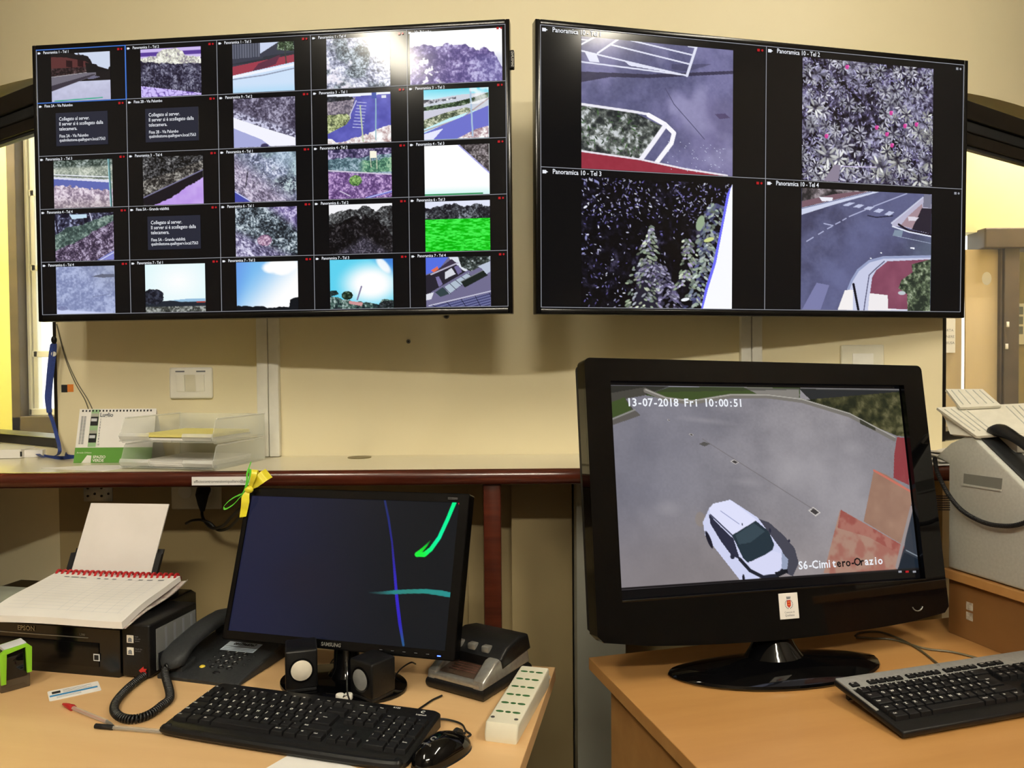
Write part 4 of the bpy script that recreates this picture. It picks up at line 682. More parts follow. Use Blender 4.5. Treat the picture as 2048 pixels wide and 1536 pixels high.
def display(label, M, W, Hh, cells, sizes, sbe, tbe, bbe):
    t = thing('wall_display', label, 'display', M)
    fr = G(); w, h = W / 2, Hh / 2; x0, x1, z0, z1 = -w + sbe, w - sbe, -h + bbe, h - tbe
    fr.box(-w, x0, 0, 0.03, -h, h, 0.002); fr.box(x1, w, 0, 0.03, -h, h, 0.002); fr.box(x0, x1, 0, 0.03, -h, z0, 0.0015); fr.box(x0, x1, 0, 0.03, z1, h, 0.0015); fr.build('bezel', M_['bezel'], t)
    g = G(); g.box(-w + 0.004, w - 0.004, 0.0295, 0.042, -h + 0.004, h - 0.004, 0.004); g.box(-w * 0.6, w * 0.6, 0.04, 0.062, -h * 0.7, h * 0.5, 0.008); g.build('back_housing', M_['blackmatt'], t)
    g = G(); g.box(x0 - 0.001, x1 + 0.001, 0.003, 0.028, z0 - 0.001, z1 + 0.001); sc = g.build('screen', M_['e_bg'], t, smooth=False)
    ga = G(); ga.box(-0.2, 0.2, 0.062, 0.07, -0.2, 0.2, 0.002)
    Mi = M.inverted(); 
    for sx_ in (-0.1, 0.1):
        e = Mi @ Vector((M.translation.x + sx_ * 1.2, YW - 0.002, M.translation.z)); ga.tube([(sx_, 0.065, 0), e], 0.018, 10)
    ga.build('wall_bracket', M_['metal'], t)
    return t, sc, (x0, x1, z0 + 0.003, z1)
ML = pose(-0.614, 1.967, 1.829, -0.102, 0.002, 0.003)
MR = pose(0.665, 2.043, 1.828, 0.226, -0.009, -0.002)
WM[None] = Matrix.Identity(4)
t, sc, (x0, x1, z0, z1) = display('left wall display split into a grid of twenty five small camera pictures', ML, 1.238, 0.711, None, None, 0.0105, 0.0115, 0.0145)
cw, ch = (x1 - x0) / 5, (z1 - z0) / 5
g = G(); lw = 0.0006
for i in range(6):
    x_ = x0 + cw * i; x_ = min(max(x_, x0 + lw), x1 - lw); g.box(x_ - lw, x_ + lw, 0.0012, 0.0018, z0, z1); z_ = min(max(z0 + ch * i, z0 + lw), z1 - lw); g.box(x0, x1, 0.0012, 0.0018, z_ - lw, z_ + lw)
g.build('grid_lines', M_['e_line'], sc, smooth=False, M=ML)
CAPS = [['Panoramica 1 - Tel 1', 'Panoramica 1 - Tel 2', 'Panoramica 1 - Tel 3', 'Panoramica 1 - Tel 4', 'Via Palumbo'],
        ['Fissa 2A - Via Palumbo', 'Fissa 2B - Via Palumbo', 'Panoramica 9 - Tel 2', 'Panoramica 3  - Tel 1', 'Panoramica 3  - Tel 2'],
        ['Panoramica 3  - Tel 3', 'Panoramica 3  - Tel 4', 'Panoramica 4 - Tel 1', 'Panoramica 4 - Tel 2', 'Panoramica 4 - Tel 3'],
        ['Panoramica 4 - Tel 4', 'Fissa 5A - Grande viabilità', 'Panoramica 6 - Tel 1', 'Panoramica 6 - Tel 2', 'Panoramica 6 - Tel 3'],
        ['Panoramica 6 - Tel 4', 'Panoramica 7 - Tel 1', 'Panoramica 7 - Tel 2', 'Panoramica 7 - Tel 3', 'Panoramica 7 - Tel 4']]
FE = [[f11, f12, f13, f14, f15], [None, None, f23, f24, f25], [f31, f32, f33, f34, f35], [f41, None, f43, f44, f45], [f51, f52, f53, f54, f55]]
for r in range(5):
    for c in range(5):
        cx0 = x0 + c * cw; cz1 = z1 - r * ch; cz0 = cz1 - ch
        def up(o_): o_.location = o_.location; return o_
        cp_ = caption(CAPS[r][c], sc, ML, cx0 + cw * 0.02, cz1 - ch * 0.085, 0.0098, cw, cx0 + cw - 0.010, 0.0044)
        fn = FE[r][c]
        if fn:
            u0, u1 = (0.165, 0.825) if (r, c) != (0, 4) else (0.03, 0.965)
            p_ = Pic(124 if u1 < .9 else 172, 106, asp=((u1 - u0) * cw) / (ch * 0.9)); fn(p_)
            picture_mesh('camera_picture', p_, cx0 + cw * u0, cx0 + cw * u1, cz0 + ch * 0.012, cz1 - ch * 0.095 if (r, c) != (0, 4) else cz1 - ch * 0.06, 0.0022, sc, ML)
        else:
            g = G(); bx0, bx1, bz0, bz1 = cx0 + cw * 0.205, cx0 + cw * 0.785, cz1 - ch * 0.82, cz1 - ch * 0.20; g.mi = 0; g.box(bx0, bx1, 0.0016, 0.0022, bz0, bz1); g.mi = 1
            nm = CAPS[r][c]; tx = bx0 + 0.009; S = 0.0128
            for ln, zz, sz in (('Collegato al server.', 0.80, S), ('Il server si è scollegato dalla', 0.65, S), ('telecamera.', 0.50, S), (nm, 0.29, S * 0.86), ('qualmilestone.qualhyperv.local:7563', 0.165, S * 0.86)):
                g.text(ln, sz, tx, bz0 + (bz1 - bz0) * zz - 0.003, 0.0012, bold=0.008, sx=0.83 if sz == S else 0.79)
            g.build('message_box', [M_['e_box'], M_['e_white']], sc, smooth=False, M=ML)
g = G(); a = 0.0014
for (p0, p1, q0, q1) in ((x0, x0 + cw, z1 - a * 1.4, z1), (x0, x0 + cw, z1 - ch - a, z1 - ch + a * .4), (x0 + cw - a, x0 + cw + a, z1 - ch, z1)): g.box(p0, p1, 0.0008, 0.0014, q0, q1)
g.build('selection_frame', M_['e_blue'], sc, smooth=False, M=ML, label='thin blue frame around the top left picture')
# usb adapter clipped on the right side of the left display
s = thing('usb_adapter', 'small black adapter plugged into the right side of the left wall display', 'adapter', ML @ Matrix.Translation((0.619, 0.012, 0.262)))
g = G(); g.box(-0.004, 0.009, -0.004, 0.012, -0.022, 0.022, 0.002); g.build('casing', M_['blackmatt'], s); g = G(); g.text('SAMSUNG', 0.008, 0, 0); g2_ = G(); g2_.add([(0.0028 + v[2], -0.0045, v[0] - 0.019) for v in g.v], g.f); g2_.build('lettering', M_['legend'], s, smooth=False)

t, sc, (x0, x1, z0, z1) = display('right wall display split into four large camera pictures', MR, 1.238, 0.711, None, None, 0.0125, 0.0125, 0.0135)
g = G(); lw = 0.0007; cw, ch = (x1 - x0) / 2, (z1 - z0) / 2; xm = x0 + (x1 - x0) * 0.5
for x_ in (x0 + lw, xm, x1 - lw): g.box(x_ - lw, x_ + lw, 0.0012, 0.0018, z0, z1)
for z_ in (z0 + lw, z0 + ch, z1 - lw): g.box(x0, x1, 0.0012, 0.0018, z_ - lw, z_ + lw)
g.build('grid_lines', M_['e_line'], sc, smooth=False, M=MR)
for i, (fn, r, c) in enumerate(((g1, 0, 0), (g2, 0, 1), (g3, 1, 0), (g4, 1, 1))):
    cx0 = x0 + c * cw; cz1 = z1 - r * ch
    u0, u1 = ((0.172, 0.845) if c == 0 else (0.175, 0.838))
    p_ = Pic(300, 262, asp=((u1 - u0) * cw) / (ch * 0.95)); fn(p_)
    picture_mesh('camera_picture', p_, cx0 + cw * u0, cx0 + cw * u1, cz1 - ch * 0.995, cz1 - ch * 0.055, 0.0022, sc, MR)
    caption('Panoramica 10 - Tel %d' % (i + 1), sc, MR, cx0 + cw * 0.008, cz1 - ch * 0.045, 0.0165, cw, cx0 + cw - 0.012, 0.0055, dim=(c == 1))
# ------------------------------------------------------------------ desks
ZD = 0.74
YAWL = math.radians(-12.3)
# left desk: back right corner (0.083, 1.559)
TL_ = TR((0.083, 1.559, 0), YAWL)
s = thing('desk', 'left beech laminate desk on round grey metal legs, carrying the printer and the smaller monitor', 'desk', TL_)
g = G(); g.prism([(0, 0), (0.02, -0.8), (-1.75, -0.8), (-1.75, 0)], ZD - 0.028, ZD, 'z', 0.0015); g.build('desk_top', M_['oak'], s, smooth=False)
for x_, y_ in ((-0.075, -0.12), (-0.075, -0.68), (-1.6, -0.12), (-1.6, -0.68)):
    g = G(); g.cyl((x_, y_, 0), 0.026, ZD - 0.029, 'z', 24); g.build('leg', M_['metal'], s)
YAWR = math.radians(15)
TRR = TR((0.155, 1.61, 0), YAWR)
s = thing('desk', 'right oak laminate desk with a closed side panel, carrying the large monitor', 'desk', TRR)
g = G(); g.box(0, 1.7, -0.85, 0, ZD - 0.025, ZD, 0.0015); g.build('desk_top', M_['oak2'], s, smooth=False)
g = G(); g.box(0.025, 0.045, -0.83, -0.06, 0, ZD - 0.026, 0.001); g.build('side_panel', M_['oak2'], s, smooth=False)
g = G(); g.box(0.046, 1.66, -0.05, -0.03, 0.3, ZD - 0.026, 0.001); g.build('back_panel', M_['oak2'], s, smooth=False)
g = G(); g.box(1.62, 1.64, -0.83, -0.06, 0, ZD - 0.026, 0.001); g.build('side_panel', M_['oak2'], s, smooth=False)
# raised shelf standing on the right desk
pr = atY(1882, 1133, 1.75)
YR = math.radians(15.7); TS = TR((pr.x, pr.y, ZD), YR)
ZS = 0.885
s = thing('desk_riser', 'wooden raised shelf at the right end of the right desk, under the fax machine', 'shelf', TS)
g = G(); g.box(0, 0.62, -0.6, 0.0, ZS - ZD - 0.02, ZS - ZD, 0.0015); g.build('shelf_board', M_['oak2'], s, smooth=False)
g = G(); g.box(0.012, 0.03, -0.58, -0.01, 0, ZS - ZD - 0.02, 0.001); sp_ = g.build('side_panel', noisy('dark_oak_panel', (122, 84, 44), (136, 96, 52), 5, 0.5), s, smooth=False)  # oak made darker here; the shade on this side is painted in
g = G(); g.box(0.56, 0.58, -0.58, -0.01, 0, ZS - ZD - 0.02, 0.001); g.build('side_panel', M_['oak2'], s, smooth=False)
g = G(); g.box(0.03, 0.56, -0.03, -0.015, 0, ZS - ZD - 0.02, 0.001); g.build('back_panel', M_['oak2'], s, smooth=False)
g = G()
for k in range(2): g.box(0.0112, 0.0122, -0.075 - 0.0 * k, -0.058, 0.045 + k * 0.022, 0.062 + k * 0.022)
g.build('sticker_remnant', noisy('torn_white_sticker', (150, 138, 120), (200, 194, 180), 120, 0.8), sp_, smooth=False)

# ------------------------------------------------------------------ large monitor on the right desk
MT = pose(0.533, 1.589, 1.108, 0.297, 0.179, -0.028)
TT = TR((0.52, 1.545, ZD), math.radians(10))
s = thing('monitor', 'large glossy black television monitor on the right desk showing a parked white car', 'monitor', TT)
fw, zt, zb = 0.405, 0.2475, -0.2865
def chin(n=16): return [(-fw + 2 * fw * k / n, zb - 0.024 * max(0.0, 1 - (abs(-fw + 2 * fw * k / n) / fw) ** 2) ** 0.8) for k in range(n + 1)]
def ring(g, outer, inner, y0, y1):
    """picture frame between two outlines with the same number of points"""
    n = len(outer); vs = []
    for y_, P in ((y0, outer), (y0, inner), (y1, inner), (y1, outer)): vs += [(a, y_, b) for a, b in P]
    fs = []
    for k in range(4):
        for i in range(n): j = (i + 1) % n; fs.append((k * n + i, k * n + j, ((k + 1) % 4) * n + j, ((k + 1) % 4) * n + i))
    g.add(vs, fs)
def rrect(x0, x1, z0, z1, r, n=5, bottom=None):
    P = []
    for cx_, cz_, a in ((x1 - r, z1 - r, 0), (x0 + r, z1 - r, 90)):
        P += [(cx_ + r * math.cos(math.radians(a + 90 * k / n)), cz_ + r * math.sin(math.radians(a + 90 * k / n))) for k in range(n + 1)]
    if bottom: P += bottom
    else:
        for cx_, cz_, a in ((x0 + r, z0 + r, 180), (x1 - r, z0 + r, 270)): P += [(cx_ + r * math.cos(math.radians(a + 90 * k / n)), cz_ + r * math.sin(math.radians(a + 90 * k / n))) for k in range(n + 1)]
    return P
cb = chin(16); cb[0] = (-fw, zb + 0.012); cb[-1] = (fw, zb + 0.012); cb[1] = (-fw + 0.012, zb); cb[-2] = (fw - 0.012, zb)
outer = rrect(-fw, fw, zb, zt, 0.012, 5, cb)
hx, hz0, hz1 = 0.352, -0.214, 0.203
def toinner(P):
    out = []
    for a, b in P: out.append((max(-hx, min(hx, a)), hz1 if b > zt - 0.02 else (hz0 if b < zb + 0.02 else b)))
    return out
g = G(); inner = toinner(outer); ring(g, [(a * 0.992, b * 0.992) for a, b in outer], inner, -0.004, 0.03); ring(g, outer, [(a * 0.99, b * 0.99) for a, b in outer], 0.002, 0.034)
ring(g, [(a * 0.992, b * 0.992) for a, b in outer], [(a, b) for a, b in outer], -0.004, 0.003)
fr = g.build('bezel', M_['gloss'], s, M=MT, angle=40)
g = G(); g.prism([(a * 0.985, b * 0.985) for a, b in outer], 0.033, 0.07, 'y', 0.01); g.prism([(-0.27, -0.2), (0.27, -0.2), (0.24, 0.14), (-0.24, 0.14)], 0.065, 0.1, 'y', 0.01); g.build('back_housing', M_['blackmatt'], s, M=MT)
g = G(); g.box(-hx + 0.0005, hx - 0.0005, 0.010, 0.03, hz0 + 0.0005, hz1 - 0.0005); sc = g.build('screen', M_['e_dark'], s, M=MT, smooth=False)
p_ = Pic(520, 300); park(p_); picture_mesh('camera_picture', p_, -0.349, 0.349, -0.196, 0.196, 0.0085, sc, MT)
def mono(g, txt, x, z, step, size, y, colf=None):
    for k, c in enumerate(txt):
        if c != ' ':
            g.mi = colf(k) if colf else 0; g.text(c, size, x + k * step, z, y, 'CENTER', bold=0.022, sx=1.0)
Hm = hom([(190, 185), (1768, 206), (1868, 1184), (262, 1297)])
def scr(x, y): (u, v), = Hm((x, y)); return -0.349 + 0.698 * u, 0.196 - 0.392 * v
a = scr(285, 300); b = scr(925, 305); st = (b[0] - a[0]) / 23.2
g = G(); mono(g, '13-07-2018 Fri 10:00:51', a[0] + st / 2, a[1], st, 0.0225, 0.0078); g.build('time_stamp', [M_['e_white']], sc, smooth=False, M=MT)
a = scr(1218, 1186); b = scr(1672, 1156); st = (b[0] - a[0]) / 16.2; M_['e_black'] = emis('display_black_text', (16, 14, 18))
g = G(); mono(g, 'S6-Cimitero-Orazio', a[0] + st / 2, a[1] + 0.001, st * 16.2 / 18, 0.0225, 0.0078, lambda k: 1 if 8 <= k <= 13 else 0); g.build('camera_name', [M_['e_white'], M_['e_black']], sc, smooth=False, M=MT)
g = G()
for x_, m in ((1765, 0), (1803, 1), (1842, 0)): q = scr(x_, 1197); g.mi = m; g.box(q[0] - 0.004, q[0] + 0.004, 0.0074, 0.0078, q[1] - 0.001, q[1] + 0.003)
g.build('status_icons', [M_['e_line'], M_['e_red']], sc, smooth=False, M=MT)
g = G(); g.tube([(-0.352, -0.0015, -0.2155), (0.352, -0.0015, -0.2155)], 0.0028, 12); g.build('chin_trim', mat('dark_chrome_trim', (70, 68, 66), 0.12, metal=1.0), s, M=MT)
# town crest sticker
g = G(); g.box(-0.0145, 0.0295, -0.0055, -0.0040, -0.272, -0.222, 0.0006); cs = g.build('crest_sticker', M_['paper'], s, M=MT, smooth=False, label='white sticker with a small coat of arms')
g = G(); cx_ = 0.0075
g.mi = 0; g.add([(cx_ - 0.0045, -0.006, -0.2355), (cx_ - 0.0045, -0.006, -0.246), (cx_, -0.006, -0.2505), (cx_ + 0.0045, -0.006, -0.246), (cx_ + 0.0045, -0.006, -0.2355)], [(0, 1, 2, 3, 4)])
g.mi = 2; g.add([(cx_ - 0.003, -0.0062, -0.238), (cx_ - 0.003, -0.0062, -0.2405), (cx_ + 0.003, -0.0062, -0.2405), (cx_ + 0.003, -0.0062, -0.238)], [(0, 1, 2, 3)]); g.add([(cx_ - 0.003, -0.0062, -0.243), (cx_ - 0.003, -0.0062, -0.2455), (cx_ + 0.003, -0.0062, -0.2455), (cx_ + 0.003, -0.0062, -0.243)], [(0, 1, 2, 3)])
g.mi = 1; g.box(cx_ - 0.0045, cx_ + 0.0045, -0.0062, -0.0055, -0.233, -0.2305); [g.box(cx_ - 0.0045 + k * 0.0026, cx_ - 0.0032 + k * 0.0026, -0.0062, -0.0055, -0.2305, -0.2285) for k in range(4)]
for sgn in (-1, 1):
    for k in range(7): a = math.radians(250 - k * 22); g.box(cx_ + sgn * (-math.cos(a)) * 0.0085 * -1 - 0.0007, cx_ + sgn * (-math.cos(a)) * 0.0085 * -1 + 0.0007, -0.0062, -0.0055, -0.2435 + math.sin(a) * 0.0085 - 0.0009, -0.2435 + math.sin(a) * 0.0085 + 0.0009)
g.mi = 1; g.text('Comune di', 0.0052, cx_, -0.2605, -0.006, 'CENTER'); g.text('Qualiano', 0.006, cx_, -0.2665, -0.006, 'CENTER')
g.build('coat_of_arms', [M_['redink'], M_['print'], M_['orange']], cs, smooth=False, M=MT)
g = G(); ps = [(0.322 + 0.013 * math.cos(math.radians(a)), -0.005, -0.268 + 0.010 * math.sin(math.radians(a))) for a in range(190, 351, 10)]; g.tube(ps, 0.0012, 6); g.build('power_button', M_['silver'], s, M=MT, label='chrome crescent power button')
# stand
g = G(); n = 40; P = []
for k in range(n):
    a = 2 * math.pi * k / n; rx, ry = 0.224, (0.112 if math.sin(a) < 0 else 0.06); P.append((rx * math.cos(a) * (1 - 0.04 * abs(math.sin(a))), ry * math.sin(a)))
vs = []; fs = []
for (sc_, z_) in ((0.97, 0.0), (1.0, 0.005), (0.985, 0.010), (0.8, 0.017), (0.5, 0.0225), (0.25, 0.027), (0.13, 0.034)): vs += [(a * sc_, b * sc_, z_) for a, b in P]
for j in range(6): fs += [(j * n + i, j * n + (i + 1) % n, (j + 1) * n + (i + 1) % n, (j + 1) * n + i) for i in range(n)]
fs += [tuple(range(n))[::-1], tuple(6 * n + i for i in range(n))]; g.add(vs, fs); g.build('stand_base', M_['gloss'], s, angle=50)
Ti = TT.inverted(); tp = Ti @ (MT @ Vector((0, 0.045, -0.24)))
g = G(); vs = []; K = 10
for k in range(K + 1):
    t = k / K; wq = 0.040 * (1 - t) ** 3.0 + 0.029; dq = 0.024 * (1 - t) ** 2.5 + 0.02; c = Vector((0, 0.0, 0.018)).lerp(tp, t)
    for j in range(16): a = 2 * math.pi * j / 16; vs.append((c.x + wq * math.cos(a), c.y + dq * math.sin(a), c.z))
fs = [(k * 16 + j, k * 16 + (j + 1) % 16, (k + 1) * 16 + (j + 1) % 16, (k + 1) * 16 + j) for k in range(K) for j in range(16)] + [tuple(range(16))[::-1], tuple(K * 16 + j for j in range(16))]
g.add(vs, fs); g.build('stand_neck', M_['gloss'], s, angle=60)

# ------------------------------------------------------------------ smaller monitor on the left desk
MM = pose(-0.337, 1.543, 0.949, -0.312, 0.330, 0.016)
TMn = TR((-0.335, 1.50, ZD), -0.312)
s = thing('monitor', 'black monitor with a dark screen and coloured streaks on the left desk', 'monitor', TMn)
w, h = 0.2535, 0.1545; sx0, sx1, sz0, sz1 = -0.2435, 0.2325, -0.1375, 0.137
g = G(); ring(g, rrect(-w, w, -h, h, 0.004), [(max(sx0, min(sx1, a)), max(sz0, min(sz1, b))) for a, b in rrect(-w, w, -h, h, 0.004)], -0.003, 0.02); ring(g, rrect(-w, w, -h, h, 0.004), rrect(-w + .002, w - .002, -h + .002, h - .002, 0.003), -0.003, 0.022); g.build('bezel', M_['bezel'], s, M=MM)
g = G(); g.box(-w + 0.003, w - 0.003, 0.019, 0.032, -h + 0.003, h - 0.003, 0.004); g.prism([(-0.17, -0.13), (0.17, -0.13), (0.14, 0.1), (-0.14, 0.1)], 0.03, 0.052, 'y', 0.008); g.build('back_housing', M_['blackmatt'], s, M=MM)
g = G(); g.box(sx0 - .0005, sx1 + .0005, 0.0015, 0.018, sz0 - .0005, sz1 + .0005); sc = g.build('screen', M_['e_dark'], s, M=MM, smooth=False)
p_ = Pic(430, 248); saver(p_); picture_mesh('screen_saver', p_, sx0, sx1, sz0, sz1, 0.0008, sc, MM)
g = G(); g.text('SAMSUNG', 0.0095, -0.004, -0.149, -0.0034, 'CENTER', bold=0.03); g.build('brand_lettering', M_['silver'], s, smooth=False, M=MM)
g = G(); g.text('S22B300', 0.006, 0.229, 0.1425, -0.0034, 'RIGHT', bold=0.01); g.build('type_lettering', M_['printd'] if 'printd' in M_ else mat('dim_grey_ink', (86, 84, 84), 0.5), s, smooth=False, M=MM)
g = G(); g.box(0.2185, 0.2255, -0.0036, -0.003, -0.1485, -0.1465); g.build('power_light', M_['ledblue'], s, M=MM, label='glowing blue power light')
g = G()
for k in range(5): g.box(0.1 + k * 0.024, 0.106 + k * 0.024, -0.0034, -0.003, -0.1465, -0.1458)
g.build('button_marks', M_['print'], s, smooth=False, M=MM)
g = G(); g.prism([(0.015 + 0.128 * math.cos(2 * math.pi * k / 48), -0.02 + 0.088 * math.sin(2 * math.pi * k / 48)) for k in range(48)], 0, 0.008, 'z', 0.002); g.build('stand_base', M_['gloss'], s, angle=40)
tp = TMn.inverted() @ (MM @ Vector((0.0, 0.035, -0.09)))
g = G(); g.tube([(0, 0.02, 0.008), (0, 0.02, 0.02), (tp.x * .6, 0.02 * .4 + tp.y * .6, 0.07), tp], [0.036, 0.026, 0.024, 0.03], 20); g.build('stand_neck', M_['gloss'], s)

# ribbon bow on the top left corner of that monitor
kb = MM @ Vector((-0.2535, -0.016, 0.152)); T = TR(kb)
s = thing('ribbon_bow', 'yellow ribbon bow with a thin green loop tied to a corner of the smaller monitor', 'bow', T)
PXM = kb.y / F
def L_(zx, zy, d=0.0): return T.inverted() @ atY(430 + zx / 10.97, 910 + zy / 10.97, kb.y + d)
def wv(*a): n = 8; return [PXM * (a[i] + (a[i + 1] - a[i]) * k / n) for i in range(len(a) - 1) for k in range(n)] + [PXM * a[-1]]
g = G(); g.ribbon(spline([L_(800, 715, .002), L_(880, 640, .0), L_(980, 540, -.004), L_(1075, 460, .001), L_(1185, 395, .003)]), (0.62, 0, -0.78), wv(8, 15, 20, 22, 22)); g.build('ribbon_loop', M_['yellow'], s)
g = G(); g.ribbon(spline([L_(765, 700, -.004), L_(815, 570, -.010), L_(850, 440, -.012), L_(868, 345, -.008), L_(890, 330, .0), L_(900, 420, .003), L_(840, 620, .001)]), (1, 0.15, -0.15), wv(7, 9, 11, 12, 11, 12, 10)); g.build('ribbon_loop', M_['yellow'], s)
g = G(); g.ribbon(spline([L_(720, 790, -.006), L_(672, 900, -.010), L_(665, 1040, -.012), L_(640, 1200, -.010), L_(610, 1360, -.012)]), (1, 0.1, 0.12), wv(9, 15, 16, 14.5, 13)); g.build('ribbon_tail', M_['yellow'], s)
g = G(); g.ellipsoid(L_(745, 760, -.006), 0.0095, 0.006, 0.0075, 14, 10, zmin=-1.0); g.build('knot', M_['yellow'], s)
GL = mat('green_cord', (96, 210, 60), 0.35)
g = G(); g.ribbon(spline([L_(610, 850, -.004), L_(500, 890, -.006), L_(370, 960, -.008), L_(250, 1060, -.008), L_(190, 1150, -.007), L_(230, 1185, -.006), L_(340, 1130, -.006), L_(440, 1050, -.006), L_(520, 960, -.005), L_(600, 880, -.004)]), (0.45, -0.1, 0.85), 0.0042, 0.001); g.build('cord_loop', GL, s)
g = G(); g.ribbon(spline([L_(600, 860, -.005), L_(660, 740, -.007), L_(700, 560, -.010), L_(705, 420, -.010), L_(735, 310, -.006), L_(790, 150, .0)]), (0.9, -0.1, 0.2), [PXM * 3.6] * 33 + [PXM * 2] * 8, 0.001); g.ribbon(spline([L_(660, 750, -.008), L_(720, 620, -.011), L_(760, 480, -.013), L_(780, 360, -.012), L_(765, 310, -.008), L_(745, 400, -.006)]), (0.9, -0.2, 0.2), PXM * 3.4, 0.001); g.build('cord_loop', GL, s)

# ------------------------------------------------------------------ speakers
def speaker(px, py, yaw, label, w=0.058, h=0.078, d=0.07):
    p = onz(px, py, ZD + 0.0085); T = TR(p, yaw); s = thing('desk_speaker', label, 'speaker', T, None)
    g = G(); g.box(-w / 2, w / 2, -d / 2, d / 2, 0.006, h, 0.004, 3); g.build('cabinet', M_['black'], s)
    g = G(); g.box(-w / 2 + .002, w / 2 - .002, -d / 2 + .002, d / 2 - .004, 0, 0.0075, 0.002); g.build('foot', M_['blackmatt'], s)
    g = G(); g.cyl((0, -d / 2 - 0.0015, h * 0.53), 0.0225, 0.003, 'y', 32); g.build('driver_ring', M_['bezel'], s)
    g = G(); vs = [(0.019 * r * math.cos(a), -d / 2 - 0.0018 - 0.004 * (1 - r * r), h * 0.53 + 0.019 * r * math.sin(a)) for r in (0.0, .3, .6, .85, 1) for a in [2 * math.pi * k / 28 for k in range(28)]]
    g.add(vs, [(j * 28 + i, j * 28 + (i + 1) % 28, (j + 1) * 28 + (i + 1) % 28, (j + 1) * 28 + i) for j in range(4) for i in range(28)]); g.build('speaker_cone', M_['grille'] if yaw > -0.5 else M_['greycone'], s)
    return s
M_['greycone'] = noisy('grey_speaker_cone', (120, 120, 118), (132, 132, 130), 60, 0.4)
speaker(603, 1370, math.radians(16), 'small black cube speaker with a cream cone, left of the monitor stand')
speaker(746, 1389, math.radians(-38), 'small black cube speaker turned sideways, right of the monitor stand', d=0.058, w=0.06, h=0.070)
ph = onz(688, 1398, ZD + 0.012); T = TR((ph.x, ph.y, ZD - 0.003), 0.1)
s = thing('cable_winder', 'small white heart shaped plastic piece between the two speakers', 'plastic piece', T)
g = G(); hp = [(0.0012 * 16 * math.sin(t) ** 3 * 0.8, 0.001 * (13 * math.cos(t) - 5 * math.cos(2 * t) - 2 * math.cos(3 * t) - math.cos(4 * t)) * 0.9) for t in [2 * math.pi * k / 36 for k in range(36)]]
g.prism(hp, 0.012, 0.024, 'z', 0.003); g.build('shell', M_['white'], s); 
g = G(); g.tube(spline([(0, 0.03, 0.07), (0.003, 0.02, 0.045), (0.006, 0.0, 0.027), (0.012, -0.02, 0.02), (0.016, -0.035, 0.008)]), 0.0016, 6); g.build('cord', M_['wire'], s)
s = thing('speaker_cable', 'thin black cable curling on the desk behind the right speaker', 'cable', Matrix.Identity(4))
g = G(); g.tube(spline([onz(785, 1370, 0.745), onz(792, 1350, 0.75), onz(805, 1335, 0.76), onz(822, 1325, 0.765), onz(831, 1328, 0.745)]), 0.0016, 6); g.build('cable', M_['wire'], s)
s = thing('speaker_cable', 'thin black cables on the desk between the left speaker and the monitor neck', 'cable', Matrix.Identity(4))
for q in (((652, 1345), (662, 1330), (672, 1322), (690, 1314)), ((656, 1340), (664, 1322), (676, 1312), (692, 1308))): g = G(); g.tube(spline([onz(a, b, 0.746) for a, b in q]), 0.0016, 6); g.build('cable', M_['wire'], s)

# ------------------------------------------------------------------ keyboards
def key(parent, x, y, w, d, base, slope, txt='', tsize=0.0048, hgt=0.0075, split=None, mats=None):
    """one keycap: x, y centre; w, d size"""
    g = G(); g.mi = 0; z = base + slope * y; bw, bd, tw, td = w / 2 - 0.0006, d / 2 - 0.0006, w / 2 - 0.0026, d / 2 - 0.0028; oy = 0.0008
    vs = [(x + sx * bw, y + sy * bd, z + slope * sy * bd) for sx, sy in ((-1, -1), (1, -1), (1, 1), (-1, 1))] + [(x + sx * (tw + .0006), y + sy * (td + .0006) + oy, z + hgt - 0.0008 + slope * sy * td) for sx, sy in ((-1, -1), (1, -1), (1, 1), (-1, 1))] + [(x + sx * (tw - .0006), y + sy * (td - .0006) + oy, z + hgt + slope * sy * td) for sx, sy in ((-1, -1), (1, -1), (1, 1), (-1, 1))]
    fs = [(0, 1, 5, 4), (1, 2, 6, 5), (2, 3, 7, 6), (3, 0, 4, 7), (4, 5, 9, 8), (5, 6, 10, 9), (6, 7, 11, 10), (7, 4, 8, 11), (8, 9, 10, 11), (3, 2, 1, 0)]
    g.add(vs, fs)
    if txt:
        g.mi = 1; V, Fc = text_geo(txt, 'LEFT', 0.035); x0 = x - tw + 0.0014; y0 = y + td * 0.1
        g.add([(x0 + px * tsize, y0 + pz * tsize, z + hgt + 0.00025 + slope * (y0 - y + pz * tsize)) for px, pz in V], Fc)
    return g.build('key', mats or [M_['key'], M_['legend']], parent, smooth=False)
U = 0.019
